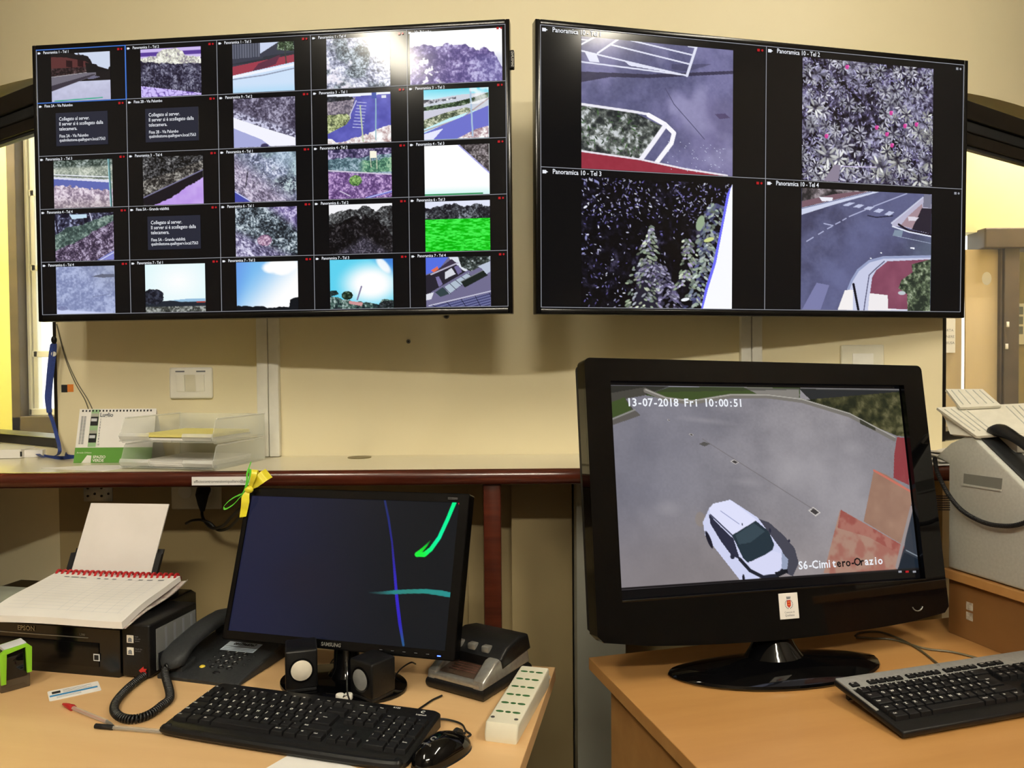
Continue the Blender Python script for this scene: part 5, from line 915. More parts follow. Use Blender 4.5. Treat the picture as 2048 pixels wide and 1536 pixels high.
def keyset(s, base, slope, x0, yrow, fgap=0.008, fd=0.013, hg=0.0075):
    rows = [[(1, '\\'), *[(1, c) for c in '1234567890'], (1, "'"), (1, 'ì'), (2, '<-')],
            [(1.5, 'Tab'), *[(1, c) for c in 'QWERTYUIOP'], (1, 'è'), (1, '+')],
            [(1.75, 'Caps'), *[(1, c) for c in 'ASDFGHJKL'], (1, 'ò'), (1, 'à'), (1, 'ù')],
            [(1.25, 'Shift'), (1, '<'), *[(1, c) for c in 'ZXCVBNM'], (1, ','), (1, '.'), (1, '-'), (2.75, 'Shift')],
            [(1.5, 'Ctrl'), (1.25, '*'), (1.25, 'Alt'), (6, ''), (1.25, 'Alt Gr'), (1.25, '*'), (1.25, '='), (1.25, 'Ctrl')]]
    for r, row in enumerate(rows):
        x = x0; y = yrow - U * r
        for wk, t in row:
            key(s, x + wk * U / 2, y, wk * U, U, base, slope, t, 0.0072 if len(t) < 2 else 0.0042, hg); x += wk * U
    key(s, x0 + 13.9 * U, yrow - 1.5 * U, 1.45 * U - 0.0, 2 * U - 0.0005, base, slope, 'Invio', 0.004, hg)
    yf = yrow + U * 0.5 + fgap + fd / 2
    key(s, x0 + 0.5 * U, yf, U, fd, base, slope, 'Esc', 0.0036, hg * .8)
    for k in range(12): key(s, x0 + (2.5 + k + (k // 4) * 0.5) * U, yf, U, fd, base, slope, 'F%d' % (k + 1), 0.004, hg * .8)
    xn = x0 + 15.35 * U
    for k, t in enumerate(('Stamp', 'Bloc', 'Pausa')): key(s, xn + (k + .5) * U, yf, U, fd, base, slope, t, 0.003, hg * .8)
    for k, t in enumerate(('Ins', 'Home', 'Pag', 'Canc', 'Fine', 'Pag')): key(s, xn + (k % 3 + .5) * U, yrow - (k // 3) * U, U, U, base, slope, t, 0.003, hg)
    key(s, xn + 1.5 * U, yrow - 3 * U, U, U, base, slope, '^', 0.005, hg)
    for k, t in enumerate('<v>'): key(s, xn + (k + .5) * U, yrow - 4 * U, U, U, base, slope, t, 0.005, hg)
    xp = xn + 3.35 * U
    for r, row in enumerate((('Num', '/', '*', '-'), '789', '456', '123')):
        for k, t in enumerate(row): key(s, xp + (k + .5) * U, yrow - r * U, U, U, base, slope, t, 0.003 if len(t) > 1 else 0.005, hg)
    key(s, xp + U, yrow - 4 * U, 2 * U, U, base, slope, '0', 0.005, hg); key(s, xp + 2.5 * U, yrow - 4 * U, U, U, base, slope, '.', 0.005, hg)
    for r, t in ((1.5, '+'), (3.5, 'Invio')): key(s, xp + 3.5 * U, yrow - r * U, U, 2 * U, base, slope, t, 0.004, hg)
KP = [onz(342, 1450, ZD + .008), onz(812, 1528, ZD + .008), onz(873, 1425, ZD + .02), onz(425, 1378, ZD + .02)]
kc = sum(KP, Vector()) / 4; kx = ((KP[1] - KP[0]) + (KP[2] - KP[3])) / 2; kyaw = math.atan2(kx.y, kx.x)
print('KB', kc, math.degrees(kyaw), (KP[1] - KP[0]).length, (KP[2] - KP[3]).length, (KP[3] - KP[0]).length, (KP[2] - KP[1]).length)
s = thing('keyboard', 'black wired keyboard lying on the left desk in front of the smaller monitor', 'keyboard', TR((kc.x, kc.y, ZD), kyaw - 0.015))
W2, D2 = 0.2235, 0.0775; sl = 0.085
g = G(); P = rrect(-W2, W2, -D2, D2, 0.014)
def slab(g, P, zb, zf, sl, inset=0.003):
    n = len(P); vs = [(a, b, zb) for a, b in P] + [(a, b, zf - 0.003 + sl * (b + D2)) for a, b in P] + [(a * (1 - inset / W2), b * (1 - inset / D2), zf + sl * (b + D2)) for a, b in P]
    g.add(vs, [(k * n + i, k * n + (i + 1) % n, (k + 1) * n + (i + 1) % n, (k + 1) * n + i) for k in range(2) for i in range(n)] + [tuple(range(n))[::-1], tuple(2 * n + i for i in range(n))])
slab(g, P, 0.002, 0.0115, sl); g.build('body', M_['black'], s, angle=40)
g = G(); g.tube(spline([(-W2 + 0.012, -D2 + 0.006, 0.009), (-W2 + 0.03, -D2 - 0.004, 0.008), (0, -D2 - 0.007, 0.008), (W2 - 0.03, -D2 - 0.004, 0.008), (W2 - 0.012, -D2 + 0.006, 0.009)]), 0.0075, 10); g.build('front_lip', M_['black'], s)
base = 0.0105 + sl * D2; keyset(s, base, sl, -W2 + 0.008, 0.028)
g = G(); g.text('K120', 0.006, 0.136, 0.0665, 0, flat=True, bold=0.02); g.text('Logitech', 0.0055, 0.183, 0.055, 0, flat=True, bold=0.02); g.text('C', 0.010, 0.188, 0.0625, 0, flat=True, bold=0.04)
g.v = [(a, b, 0.0118 + sl * (b + D2)) for a, b, c in g.v]; g.build('lettering', M_['legend'], s, smooth=False)
cbl = [onz(785, 1405, 0.745), onz(835, 1412, 0.744), onz(866, 1403, 0.743), onz(882, 1392, 0.743)]
# silver and black keyboard on the right desk
Q = [onz(1693, 1352, ZD + 0.04), onz(1806, 1468, ZD + 0.012)]
dv = Q[0] - Q[1]; yaw2 = math.atan2(dv.y, dv.x) - math.pi / 2; print('KB2', Q, dv.length, math.degrees(yaw2))
RX = math.radians(8.0); yaw2k = math.radians(17)
W3 = 0.225; D3 = 0.083
T = TR((Q[1].x, Q[1].y, ZD + 0.003), yaw2k) @ Matrix.Rotation(RX, 4, 'X') @ Matrix.Translation((W3, D3, 0))
s = thing('keyboard', 'black keyboard with a silver top edge and raised back on the right desk', 'keyboard', T)
g = G(); g.box(-W3, W3, -D3, D3, 0.0, 0.012, 0.004, 3); g.build('body', M_['black'], s)
g = G(); g.box(-W3 + .002, W3 - .002, 0.044, D3 - 0.001, 0.010, 0.0145, 0.002); g.box(-W3 + .002, -W3 + 0.008, -0.02, 0.05, 0.010, 0.0135, 0.001); g.build('top_cover', noisy('matt_silver_plastic', (150, 151, 148), (160, 161, 158), 120, 0.4, metal=0.3), s, label='silver upper edge')
g = G(); g.text('hp', 0.007, 0.0, 0.073, 0.0149, flat=True); g.v = [(a, b, 0.0149) for a, b, c in g.v]; g.build('emblem', M_['ink'], s, smooth=False)
base = 0.0115; keyset(s, base, 0.0, -W3 + 0.010, 0.030, 0.006, 0.014, 0.0085)
for x_ in (-W3 + 0.03, W3 - 0.03): g = G(); g.prism([(D3 - 0.012, 0.002), (D3 - 0.03, 0.002), (D3 - 0.021, -0.020), (D3 - 0.015, -0.020)], x_ - 0.012, x_ + 0.012, 'x'); g.build('foot', M_['blackmatt'], s)
s = thing('desk_cables', 'two thin brown cables running over the right desk behind the silver edged keyboard', 'cable', Matrix.Identity(4))
for q in (((1710, 1272), (1722, 1265), (1760, 1264), (1800, 1278), (1840, 1300), (1876, 1328)), ((1712, 1275), (1740, 1276), (1790, 1280), (1850, 1297), (1905, 1304), (1958, 1317))): g = G(); g.tube(spline([onz(a, b, 0.743) for a, b in q]), 0.0022, 6); g.build('cable', M_['wireg'], s)
# ------------------------------------------------------------------ mouse
TMo = TR(onz(884, 1500, ZD + 0.01) * 1.0, math.radians(-38)); TMo.translation.z = ZD
s = thing('mouse', 'glossy black wired mouse beside the right end of the keyboard', 'mouse', TMo)
def ms(p): return Vector((p.x * (1 - 0.10 * math.cos(p.y / 0.06 * 2)), p.y, p.z * (1 - 0.28 * max(0, p.y) / 0.058)))
g = G(); g.ellipsoid((0, 0, 0.003), 0.033, 0.058, 0.035, 36, 14, zmin=0.0, fn=ms); g.build('shell', M_['gloss'], s, angle=60)
g = G(); g.ellipsoid((0, 0, 0), 0.034, 0.059, 0.012, 36, 4, zmin=0.0, fn=ms); g.build('base', M_['black'], s)
g = G(); g.cyl((-0.004, 0.036, 0.020), 0.0105, 0.008, 'x', 20); g.build('scroll_wheel', M_['blackmatt'], s)
g = G(); g.box(-0.0004, 0.0004, 0.044, 0.056, 0.014, 0.0185); g.build('button_seam', M_['ink'], s)
g = G(); g.text('C', 0.012, -0.004, -0.024, 0, flat=True, bold=0.05); g.text('Logitech', 0.0055, -0.011, -0.034, 0, flat=True, bold=0.02)
g.v = [(a, b, 0.0035 + 0.0352 * math.sqrt(max(0, 1 - (a / 0.0325) ** 2 - (b / 0.058) ** 2))) for a, b, c in g.v]; g.build('lettering', M_['silver'], s, smooth=False)
g = G(); cb_ = [TMo @ Vector((0, 0.056, 0.008)), TMo @ Vector((0.0, 0.068, 0.008)), onz(932, 1462, 0.744), onz(925, 1450, 0.744), onz(910, 1443, 0.744), onz(885, 1438, 0.744), onz(862, 1440, 0.744)]
g.tube(spline([TMo.inverted() @ v for v in cb_]), 0.0018, 6); g.build('cable', M_['wire'], s)
s = thing('keyboard_cable', 'thin dark cable running from the keyboard to the banknote checker', 'cable', Matrix.Identity(4))
g = G(); g.tube(spline([onz(a, b, 0.743) for a, b in ((838, 1418), (850, 1410), (865, 1400), (884, 1391))]), 0.0018, 6); g.build('cable', M_['wire'], s)

# ------------------------------------------------------------------ banknote checker
fc = onz(968, 1409, ZD); T = TR(fc, math.radians(-33))
s = thing('banknote_checker', 'black and silver banknote checker standing between the smaller monitor and the power strip', 'banknote checker', T)
w, d = 0.135, 0.165        # front right corner at the origin; x to the left is negative
g = G(); g.prism([(0, -0.0), (-w, 0.0), (-w, d), (0, d)], 0.0, 0.026, 'z', 0.012, 4); g.build('base', M_['black'], s)
g = G(); g.prism([(0.002, 0.022), (0.004, 0.036), (0.045, 0.056), (0.10, 0.062), (0.155, 0.056), (0.163, 0.024)], -w + 0.002, -w + 0.022, 'x', 0.004, 3); g.prism([(0.002, 0.022), (0.004, 0.036), (0.045, 0.062), (0.10, 0.066), (0.155, 0.056), (0.163, 0.024)], -0.03, -0.002, 'x', 0.006, 3)
g.prism([(-w + 0.01, 0.002), (-0.012, 0.002), (-0.012, 0.018), (-w + 0.01, 0.018)], 0.022, 0.033, 'z', 0.003); g.build('silver_shell', M_['silver'], s, label='silver side cheeks and front lip')
g = G(); g.prism([(0.016, 0.026), (0.016, 0.0345), (0.075, 0.043), (0.075, 0.026)], -w + 0.02, -0.028, 'x', 0.001); sl_ = g.build('slot_tray', M_['smoke2'] if 'smoke2' in M_ else mat('dark_brown_slot', (70, 54, 44), 0.25), s)
g = G(); [g.box(-w + 0.032 + k * 0.002, -0.04 - k * 0.002, 0.03 + 0.008 * k, 0.0308 + 0.008 * k, 0.0375 + 0.0012 * k, 0.038 + 0.0012 * k) for k in range(4)]; g.build('guide_line', mat('dull_red_line', (112, 62, 54), 0.6), sl_, smooth=False)
g = G(); g.prism([(0.062, 0.040), (0.055, 0.062), (0.075, 0.078), (0.12, 0.088), (0.155, 0.082), (0.165, 0.05)], -w - 0.0, -0.0 + 0.001, 'x', 0.008, 3); g.build('hood', M_['black'], s, label='black ridged hood')
g = G()
for k in range(3): g.box(-w + 0.022 + k * 0.032, -w + 0.040 + k * 0.032, 0.060, 0.076, 0.066, 0.0785, 0.003)
g.build('control_buttons', M_['silver'], s)

# ------------------------------------------------------------------ power strip
fl, fr_ = onz(968, 1446, ZD + 0.03), onz(1035, 1452, ZD + 0.03); bl = onz(1041, 1334, ZD + 0.034)
ax = (bl - fl); yaws = math.atan2(ax.y, ax.x) - math.pi / 2; Ls = ax.length
T = TR(((fl + fr_) / 2).to_tuple(), yaws + 0.0); T.translation.z = ZD; Ws = (fr_ - fl).length
s = thing('power_strip', 'cream six way power strip along the right edge of the left desk', 'power strip', T)
g = G(); g.prism([(0.0, 0.0), (-0.002, 0.012), (0.006, 0.03), (Ls, 0.036), (Ls + 0.004, 0.03), (Ls + 0.004, 0.0)], -Ws / 2, Ws / 2, 'x', 0.004, 3); g.build('casing', M_['offwhite'], s)
for k in range(6):
    y_ = 0.044 + k * (Ls - 0.068) / 5; z_ = 0.0302 + 0.006 * y_ / Ls; g = G(); g.mi = 0
    for q, (x_, a_) in enumerate(((-0.0145, 0.0068), (0, 0.0048), (0.0145, 0.0068))): g.prism([(x_ + a_ * math.cos(t), y_ + 0.0028 * math.sin(t) + 0.0) for t in [2 * math.pi * j / 12 for j in range(12)]], z_ - 0.001, z_ + 0.0006, 'z')
    g.build('socket', mat('socket_green_shutter', (44, 96, 48), 0.5) if k == 0 else bpy.data.materials['socket_green_shutter'], s, smooth=False, label='row of three green shuttered holes')
for x_ in (-0.02, 0.02): g = G(); g.cyl((x_, 0.022, 0.0305), 0.0035, 0.0006, 'z', 12); g.build('screw', M_['metal'], s)
g = G(); g.tube([(0.008, Ls, 0.02), (0.01, Ls + 0.008, 0.02), (0.014, Ls + 0.018, 0.016), (0.02, Ls + 0.03, 0.006)], [0.008, 0.007, 0.005, 0.004], 12); g.build('cable_sleeve', M_['white'], s)

# ------------------------------------------------------------------ sheet, pens, card, stamp
A_, B_, C_ = onz(600, 1497, ZD + .001), onz(528, 1540, ZD), onz(722, 1540, ZD); e1 = (B_ - A_).normalized(); e2 = Vector((-e1.y, e1.x, 0)); e2 = e2 if e2.dot(C_ - A_) > 0 else -e2
e2 = (C_ - A_).normalized(); P = [A_, A_ + e1 * 0.3, A_ + e1 * 0.3 + e2 * 0.21, A_ + e2 * 0.21]
g = G(); g.prism([(v.x, v.y) for v in P], ZD + 0.0004, ZD + 0.0012); tag(g.build('paper_sheet', M_['paper'], smooth=False), 'blank white sheet at the front edge of the left desk below the keyboard', 'paper')
def pen(name, label, a, b, capcol, capl, capside, r=0.0038):
    pa, pb_ = onz(*a, ZD + 0.004), onz(*b, ZD + 0.004); v = pb_ - pa; Lp = v.length; T = TR((pa.x, pa.y, ZD), math.atan2(v.y, v.x))
    s = thing(name, label, 'pen', T); r0 = 0.0042
    g = G(); g.tube([(capl * 0.6, 0, r0), (Lp - 0.018, 0, r0)], r, 6); g.build('barrel', M_['clearbarrel'], s)
    g = G(); g.tube([(0.0, 0, r0), (0.001, 0, r0), (capl - 0.001, 0, r0), (capl, 0, r0)] if not capside else [(-0.003, 0, r0), (0.006, 0, r0), (capl - 0.002, 0, r0), (capl, 0, r0)], ([r * .8, r * 1.12, r * 1.12, r * .9] if not capside else [r * .5, r * 1.0, r * 1.55, r * 1.3]), 12); g.build('cap', capcol, s)
    if capside: g = G(); g.box(0.004, capl - 0.001, r * 1.2, r * 1.7, r0 - 0.001, r0 + 0.001); g.build('clip', capcol, s)
    g = G(); g.tube([(Lp - 0.02, 0, r0), (Lp - 0.006, 0, r0), (Lp, 0, r0)], [r * .9, r * .5, 0.0006], 10); g.build('tip', M_['silver'], s)
    g = G(); g.tube([(capl, 0, r0), (Lp - 0.015, 0, r0)], 0.0012, 6); g.build('refill', M_['wire'] if not capside else M_['redink'], s)
M_['clearbarrel'] = mat('clear_pen_barrel', (214, 206, 190), 0.15, alpha=0.45)
pen('ballpoint_pen', 'clear ballpoint pen with a red cap lying on the left desk', (128, 1409), (226, 1449), M_['red'], 0.03, True)
pen('ballpoint_pen', 'clear ballpoint pen with a black grip pointing at the keyboard corner', (190, 1452), (361, 1467), M_['blackmatt'], 0.036, False)
CP = [onz(91, 1383, ZD), onz(172, 1366, ZD), onz(207, 1381, ZD), onz(124, 1402, ZD)]
cx = (CP[1] - CP[0]); T = TR(sum(CP, Vector()) / 4, math.atan2(cx.y, cx.x)); cw_, cd_ = 0.085, 0.052
s = thing('id_card', 'laminated white card with a blue stripe beside the pens on the left desk', 'card', T)
g = G(); g.prism(rrect(-cw_ / 2, cw_ / 2, -cd_ / 2, cd_ / 2, 0.003), 0.0003, 0.0011); g.build('card', M_['paper'], s, smooth=False)
g = G(); g.box(-cw_ / 2 + .002, cw_ / 2 - .004, -0.007, 0.001, 0.0011, 0.0013); g.build('blue_stripe', mat('card_blue_print', (58, 140, 196), 0.5), s, smooth=False)
g = G(); g.box(-0.036, -0.022, 0.006, 0.018, 0.0011, 0.0013); g.build('portrait_patch', M_['ink'], s, smooth=False)
g = G(); [g.box(-0.018, 0.03 - 0.008 * (k % 2), 0.005 + 0.006 * k, 0.0062 + 0.006 * k, 0.0011, 0.0013) for k in range(3)]; [g.box(-0.03, 0.01, -0.012 - 0.005 * k, -0.011 - 0.005 * k, 0.0011, 0.0013) for k in range(2)]; g.build('print', M_['print'], s, smooth=False)
sp0, sp1 = onz(2, 1388, ZD), onz(61, 1372, ZD); v = sp1 - sp0; print('STAMP', v.length); T = TR(sp0, math.atan2(v.y, v.x))
s = thing('rubber_stamp', 'self inking rubber stamp with a bright green frame at the left edge of the photo', 'stamp', T); Lw = v.length; 
g = G(); g.box(-0.0, Lw, 0.0, 0.03, 0.0, 0.026, 0.002); g.build('foot', M_['smoke'], s, label='translucent smoky foot')
g = G(); g.box(0.004, Lw - 0.004, -0.002, 0.032, 0.022, 0.078, 0.003); g.build('body', M_['gloss'], s)
GS = M_['green']
for y0_, y1_ in ((-0.009, -0.002), (0.032, 0.037)):
    g = G(); g.prism([(-0.001, 0.018), (0.007, 0.018), (0.009, 0.074), (Lw - 0.009, 0.080), (Lw - 0.007, 0.03), (Lw + 0.001, 0.03), (Lw + 0.002, 0.078), (Lw - 0.006, 0.086), (0.004, 0.082), (-0.003, 0.076)], y0_, y1_, 'y', 0.001)
    g.build('frame', GS, s)
g = G(); g.prism([(0.006, 0.078), (Lw - 0.006, 0.082), (Lw - 0.006, 0.087), (0.006, 0.083)], -0.003, 0.033, 'y', 0.001); g.build('top_window', M_['printl'], s)

# ------------------------------------------------------------------ telephone
fp = [onz(335, 1352, ZD), onz(487, 1369, ZD), onz(556, 1300, ZD)]; v = fp[1] - fp[0]
yp = math.radians(-16); T = TR(fp[1], yp); wp, dp = 0.185, 0.2
s = thing('telephone', 'dark grey desk telephone with coiled cord between the printer and the smaller monitor', 'telephone', T)
def ztop(y): return 0.022 + 0.033 * (y / dp)
g = G(); g.prism([(-0.018, 0.0), (-0.018, 0.006), (-0.008, 0.0108), (0.178, 0.0387), (0.188, 0.034), (0.188, 0.0)], -wp, 0, 'x', 0.004, 3); g.build('base', M_['darkgrey'], s)
g = G(); g.add([(-0.105, 0.015, 0.0), (-0.006, 0.015, 0), (-0.012, 0.105, 0), (-0.095, 0.105, 0)], [(0, 1, 2, 3)]); 
sl2 = 0.036 / (dp - 0.016); zf = lambda y: 0.012 + 0.15 * y
kf = G()
for r in range(4):
    for c in range(3):
        x_ = -0.090 + c * 0.0195; y_ = 0.027 + r * 0.0172; g = G(); g.ellipsoid((x_, y_, zf(y_) - 0.001), 0.0072, 0.0055, 0.0045, 14, 5, zmin=0.0); g.mi = 1
        tx = ('*0#', '789', '456', '123')[r][c]; V, Fc = text_geo(tx, 'CENTER', 0.03); g.add([(x_ - 0.000 + a * 0.0075, y_ - 0.0026 + b * 0.0075, zf(y_) + 0.0040) for a, b in V], Fc); g.build('key', [M_['key'], M_['legend']], s, smooth=False)
g = G(); g.ellipsoid((-0.110, 0.023, zf(.023) - 0.001), 0.0062, 0.0055, 0.004, 14, 5, zmin=0.0); g.build('key', mat('yellow_button', (226, 200, 60), 0.4), s, label='yellow round button')
g = G(); g.ellipsoid((-0.0665, 0.008, zf(.008) - 0.001), 0.0085, 0.0055, 0.004, 14, 5, zmin=0.0); g.build('key', M_['key'], s)
for x_ in (-0.110, -0.030):
    for r in range(3): g = G(); y_ = 0.044 + r * 0.0172; g.ellipsoid((x_, y_, zf(y_) - 0.001), 0.004, 0.003, 0.003, 10, 4, zmin=0.0); g.build('key', M_['key'], s)
g = G(); g.add([(-0.117, 0.087, zf(.087) + .001), (-0.038, 0.087, zf(.087) + .001), (-0.038, 0.122, zf(.122) + .001), (-0.117, 0.122, zf(.122) + .001)], [(0, 1, 2, 3)]); nl = g.build('number_label', mat('blue_white_label', (206, 220, 232), 0.5), s, smooth=False, label='pale label with a handwritten number')
g = G(); V, Fc = text_geo('0817968367', 'CENTER', 0.05); g.add([(-0.075 + a * 0.0105, 0.110 + b * 0.0125, zf(.110 + b * .0125) + 0.0016) for a, b in V], Fc)
for k in range(3): y_ = 0.090 + k * 0.006; g.add([(-0.114, y_, zf(y_) + .0014), (-0.041, y_, zf(y_) + .0014), (-0.041, y_ + .0012, zf(y_ + .0012) + .0014), (-0.114, y_ + .0012, zf(y_ + .0012) + .0014)], [(0, 1, 2, 3)])
g.build('number_print', M_['ink'], nl, smooth=False)
# handset: thick bar arched along the left side of the base
hx = -wp + 0.028; K = 24; vs = []; Lh = 0.225
for k in range(K + 1):
    t = k / K; y_ = -0.022 + Lh * t; zc = zf(max(0, y_)) + 0.028 + 0.014 * math.sin(math.pi * t); e = abs(t - 0.5) * 2
    hw = 0.0245 + 0.006 * max(0, e - .5) * 2; ht = 0.011 + 0.006 * max(0, e - .55) * 2; cap_ = min(1, (min(t, 1 - t) / 0.07)) ** 0.5 if min(t, 1 - t) < 0.07 else 1
    hw *= max(0.35, cap_); ht *= max(0.4, cap_)
    for j in range(16):
        a = 2 * math.pi * j / 16; ca, sa = math.cos(a), math.sin(a); ca = math.copysign(abs(ca) ** 0.6, ca); sa = math.copysign(abs(sa) ** 0.6, sa); vs.append((hx + hw * ca, y_, zc + ht * sa - (0.012 * max(0, e - .6) / .4)))
g = G(); g.add(vs, [(k * 16 + j, k * 16 + (j + 1) % 16, (k + 1) * 16 + (j + 1) % 16, (k + 1) * 16 + j) for k in range(K) for j in range(16)] + [tuple(range(16))[::-1], tuple(K * 16 + j for j in range(16))]); g.build('handset', M_['darkgrey'], s, angle=70)
g = G(); g.prism([(-0.006, 0.005), (0.035, 0.010), (0.04, 0.026), (-0.002, 0.020)], hx - 0.02, hx + 0.02, 'x', 0.003); g.build('cradle', M_['darkgrey'], s)
g = G(); g.prism([(0.15, 0.03), (0.185, 0.03), (0.185, 0.05), (0.155, 0.048)], hx - 0.02, hx + 0.02, 'x', 0.003); g.build('cradle', M_['darkgrey'], s)
Ti = T.inverted(); h0 = Vector((hx + 0.004, -0.020, 0.030))
path = [h0, h0 + Vector((0.0, -0.012, -0.010))] + [Ti @ onz(a, b, ZD + 0.0085) for a, b in ((340, 1392), (322, 1412), (298, 1429), (270, 1438), (243, 1435), (229, 1422), (232, 1404), (252, 1380), (280, 1357), (305, 1340), (324, 1328))] 
sp = spline(path, 30); L = [0]
for i in range(1, len(sp)): L.append(L[-1] + (sp[i] - sp[i - 1]).length)
co = []; tot = L[-1]; turns = int(tot / 0.0052); nn = turns * 9; j = 0
for k in range(nn + 1):
    l = tot * k / nn
    while j < len(L) - 2 and L[j + 1] < l: j += 1
    q = (l - L[j]) / max(1e-9, L[j + 1] - L[j]); p_ = sp[j].lerp(sp[j + 1], q); tt = (sp[j + 1] - sp[j]).normalized(); a_ = tt.cross(Vector((0, 0, 1))).normalized(); b_ = a_.cross(tt); th = 2 * math.pi * turns * k / nn
    co.append(p_ + (a_ * math.cos(th) + b_ * math.sin(th)) * 0.0062)
g = G(); g.tube(co, 0.0021, 5); g.build('coiled_cord', M_['wire'], s, angle=80)

# ------------------------------------------------------------------ printer
pf = onz(300, 1361, ZD); T = TR(pf, math.radians(-12))
s = thing('printer', 'black inkjet printer with a side ink tank and paper standing in its feeder', 'printer', T)
tw = 0.062; bw = 0.46; bh = 0.108
g = G(); g.box(-tw, 0, 0.0, 0.155, 0.004, 0.108, 0.004, 3); tk = g.build('ink_tank', M_['black'], s, label='matt black ink tank box')
g = G(); g.prism([(0.02, 0.012), (0.148, 0.012), (0.148, 0.094), (0.02, 0.094)], -0.0005, 0.0012, 'x'); tw_ = g.build('tank_window', mat('tank_window_plastic', (120, 122, 122), 0.25), tk, label='grey translucent tank windows')
g = G()
for k in range(4): g.mi = 0; g.box(0.0012, 0.0018, 0.046 + k * 0.028, 0.052 + k * 0.028, 0.016, 0.09); 
g.mi = 1; g.box(0.0012, 0.0018, 0.024, 0.146, 0.012, 0.045); g.build('tank_divider', [M_['print'], mat('ink_level_dark', (40, 42, 46), 0.3)], tw_, smooth=False)
def logo(parent, x, z, what):
    g = G(); g.box(x - 0.0075, x + 0.0075, -0.0012, 0.0, z - 0.0075, z + 0.0075, 0.0005); lb = g.build('sticker', M_['white'], parent, smooth=False)
    g = G(); g.cyl((x, -0.0016, z - 0.001), 0.0042, 0.0006, 'y', 12); g.box(x - 0.0045, x + 0.0045, -0.0017, -0.0012, z - 0.0055, z - 0.0035); g.build('symbol', M_['print'], lb, smooth=False)
    g = G(); [g.text(t, 0.0038, x + 0.0105, z + 0.004 - k * 0.0042, -0.0006) for k, t in enumerate(what)]; g.build('small_print', M_['print'], parent, smooth=False)
logo(tk, -0.042, 0.079, ('Refill', 'ink tank', 'system')); logo(tk, -0.042, 0.055, ('Check the', 'ink level'))
g = G(); g.add([(-0.024, -0.0008, 0.018), (-0.013, -0.0008, 0.027), (-0.013, -0.0008, 0.0225), (-0.006, -0.0008, 0.0225), (-0.009, -0.0008, 0.018), (-0.006, -0.0008, 0.0135), (-0.013, -0.0008, 0.0135), (-0.013, -0.0008, 0.009)], [(0, 1, 2, 7), (2, 3, 4), (2, 4, 7), (4, 5, 6), (4, 6, 7)]); g.build('red_arrow', M_['redink'], tk, smooth=False, label='red arrow pointing left')
g = G(); g.prism([(0.0, 0.0), (0.0, 0.094), (0.012, bh - 0.006), (0.03, bh), (0.235, bh), (0.25, bh - 0.01), (0.25, 0.0)], -tw - 0.004 - bw, -tw - 0.003, 'x', 0.004, 2); bd = g.build('body', M_['gloss2'] if 'gloss2' in M_ else mat('printer_gloss_black', (11, 11, 12), 0.2), s)
g = G(); g.prism([(0.06, 0.0), (0.10, 0.006), (0.16, 0.018), (0.20, 0.020), (0.20, 0.0)], -tw - 0.30, -tw - 0.012, 'x', 0.003); g.v = [(a, b, c + bh - 0.001) for a, b, c in g.v]; g.build('lid', M_['black'], s)
g = G(); g.box(-tw - bw + 0.05, -tw - 0.05, -0.0025, 0.001, 0.018, 0.066, 0.0015); g.build('output_tray', M_['bezel'], s, label='closed glossy output tray')
g = G(); g.box(-tw - bw + 0.02, -tw - 0.075, -0.0018, 0.0, 0.0745, 0.0757); g.build('silver_line', M_['silver'], s, smooth=False)
g = G(); g.text('EPSON', 0.0135, -tw - 0.240, 0.0815, -0.0014, bold=0.02); g.text('L300', 0.0062, -tw - 0.094, 0.079, -0.0014); g.build('lettering', M_['silver'], s, smooth=False)
g = G(); g.box(-tw - 0.062, -tw - 0.048, -0.003, -0.0024, 0.031, 0.045, 0.0002); lb = g.build('sticker', M_['printl'], s, smooth=False); g = G(); g.box(-tw - 0.06, -tw - 0.05, -0.0034, -0.003, 0.033, 0.043); g.build('inner_square', M_['ink'], lb, smooth=False)
# feeder and paper, leaning back
Ti = T.inverted()
pa, pb_, pc, pd = [Ti @ atY(x_, y_, Y_) for x_, y_, Y_ in ((141, 1148, 1.78), (301, 1150, 1.78), (338, 1008, 1.83), (182, 1006, 1.83))]
nrm = (pb_ - pa).cross(pd - pa).normalized(); nrm = nrm if nrm.y > 0 else -nrm
def slab4(g, P, n, th): P = [Vector(v) for v in P]; g.add(P + [v + n * th for v in P], [(0, 1, 2, 3), (7, 6, 5, 4), (0, 4, 5, 1), (1, 5, 6, 2), (2, 6, 7, 3), (3, 7, 4, 0)])
dn = (pa - pd).normalized() * 0.05
def gexp(a, b, c, d): return [a, b, c, d]
g = G(); slab4(g, [pa + dn, pb_ + dn, pc, pd], nrm, 0.004); off = Vector((0.004, 0, 0.001)); PAP = g
o = g.build('paper_stack', M_['paper2'], s, smooth=False, label='stack of white paper standing in the feeder')
ux = (pb_ - pa).normalized(); uz = (pd - pa).normalized()
for sgn, p0 in ((-1, pa), (1, pb_)):
    g = G(); q = p0 + ux * sgn * 0.001 + dn; slab4(g, [q, q + ux * sgn * 0.012, q + ux * sgn * 0.012 + (uz if sgn < 0 else (pc - pb_).normalized()) * 0.098, q + (uz if sgn < 0 else (pc - pb_).normalized()) * 0.1], nrm, 0.01); g.build('paper_guide', M_['blackmatt'], s, smooth=False)
g = G(); slab4(g, [pa + dn * 1.5 + nrm * .012 - ux * .01, pb_ + dn * 1.5 + nrm * .012 + ux * .01, pb_ + uz * 0.06 + nrm * .012 + ux * .01, pa + uz * 0.06 + nrm * .012 - ux * .01], nrm, 0.006); g.build('paper_support', M_['blackmatt'], s, smooth=False)

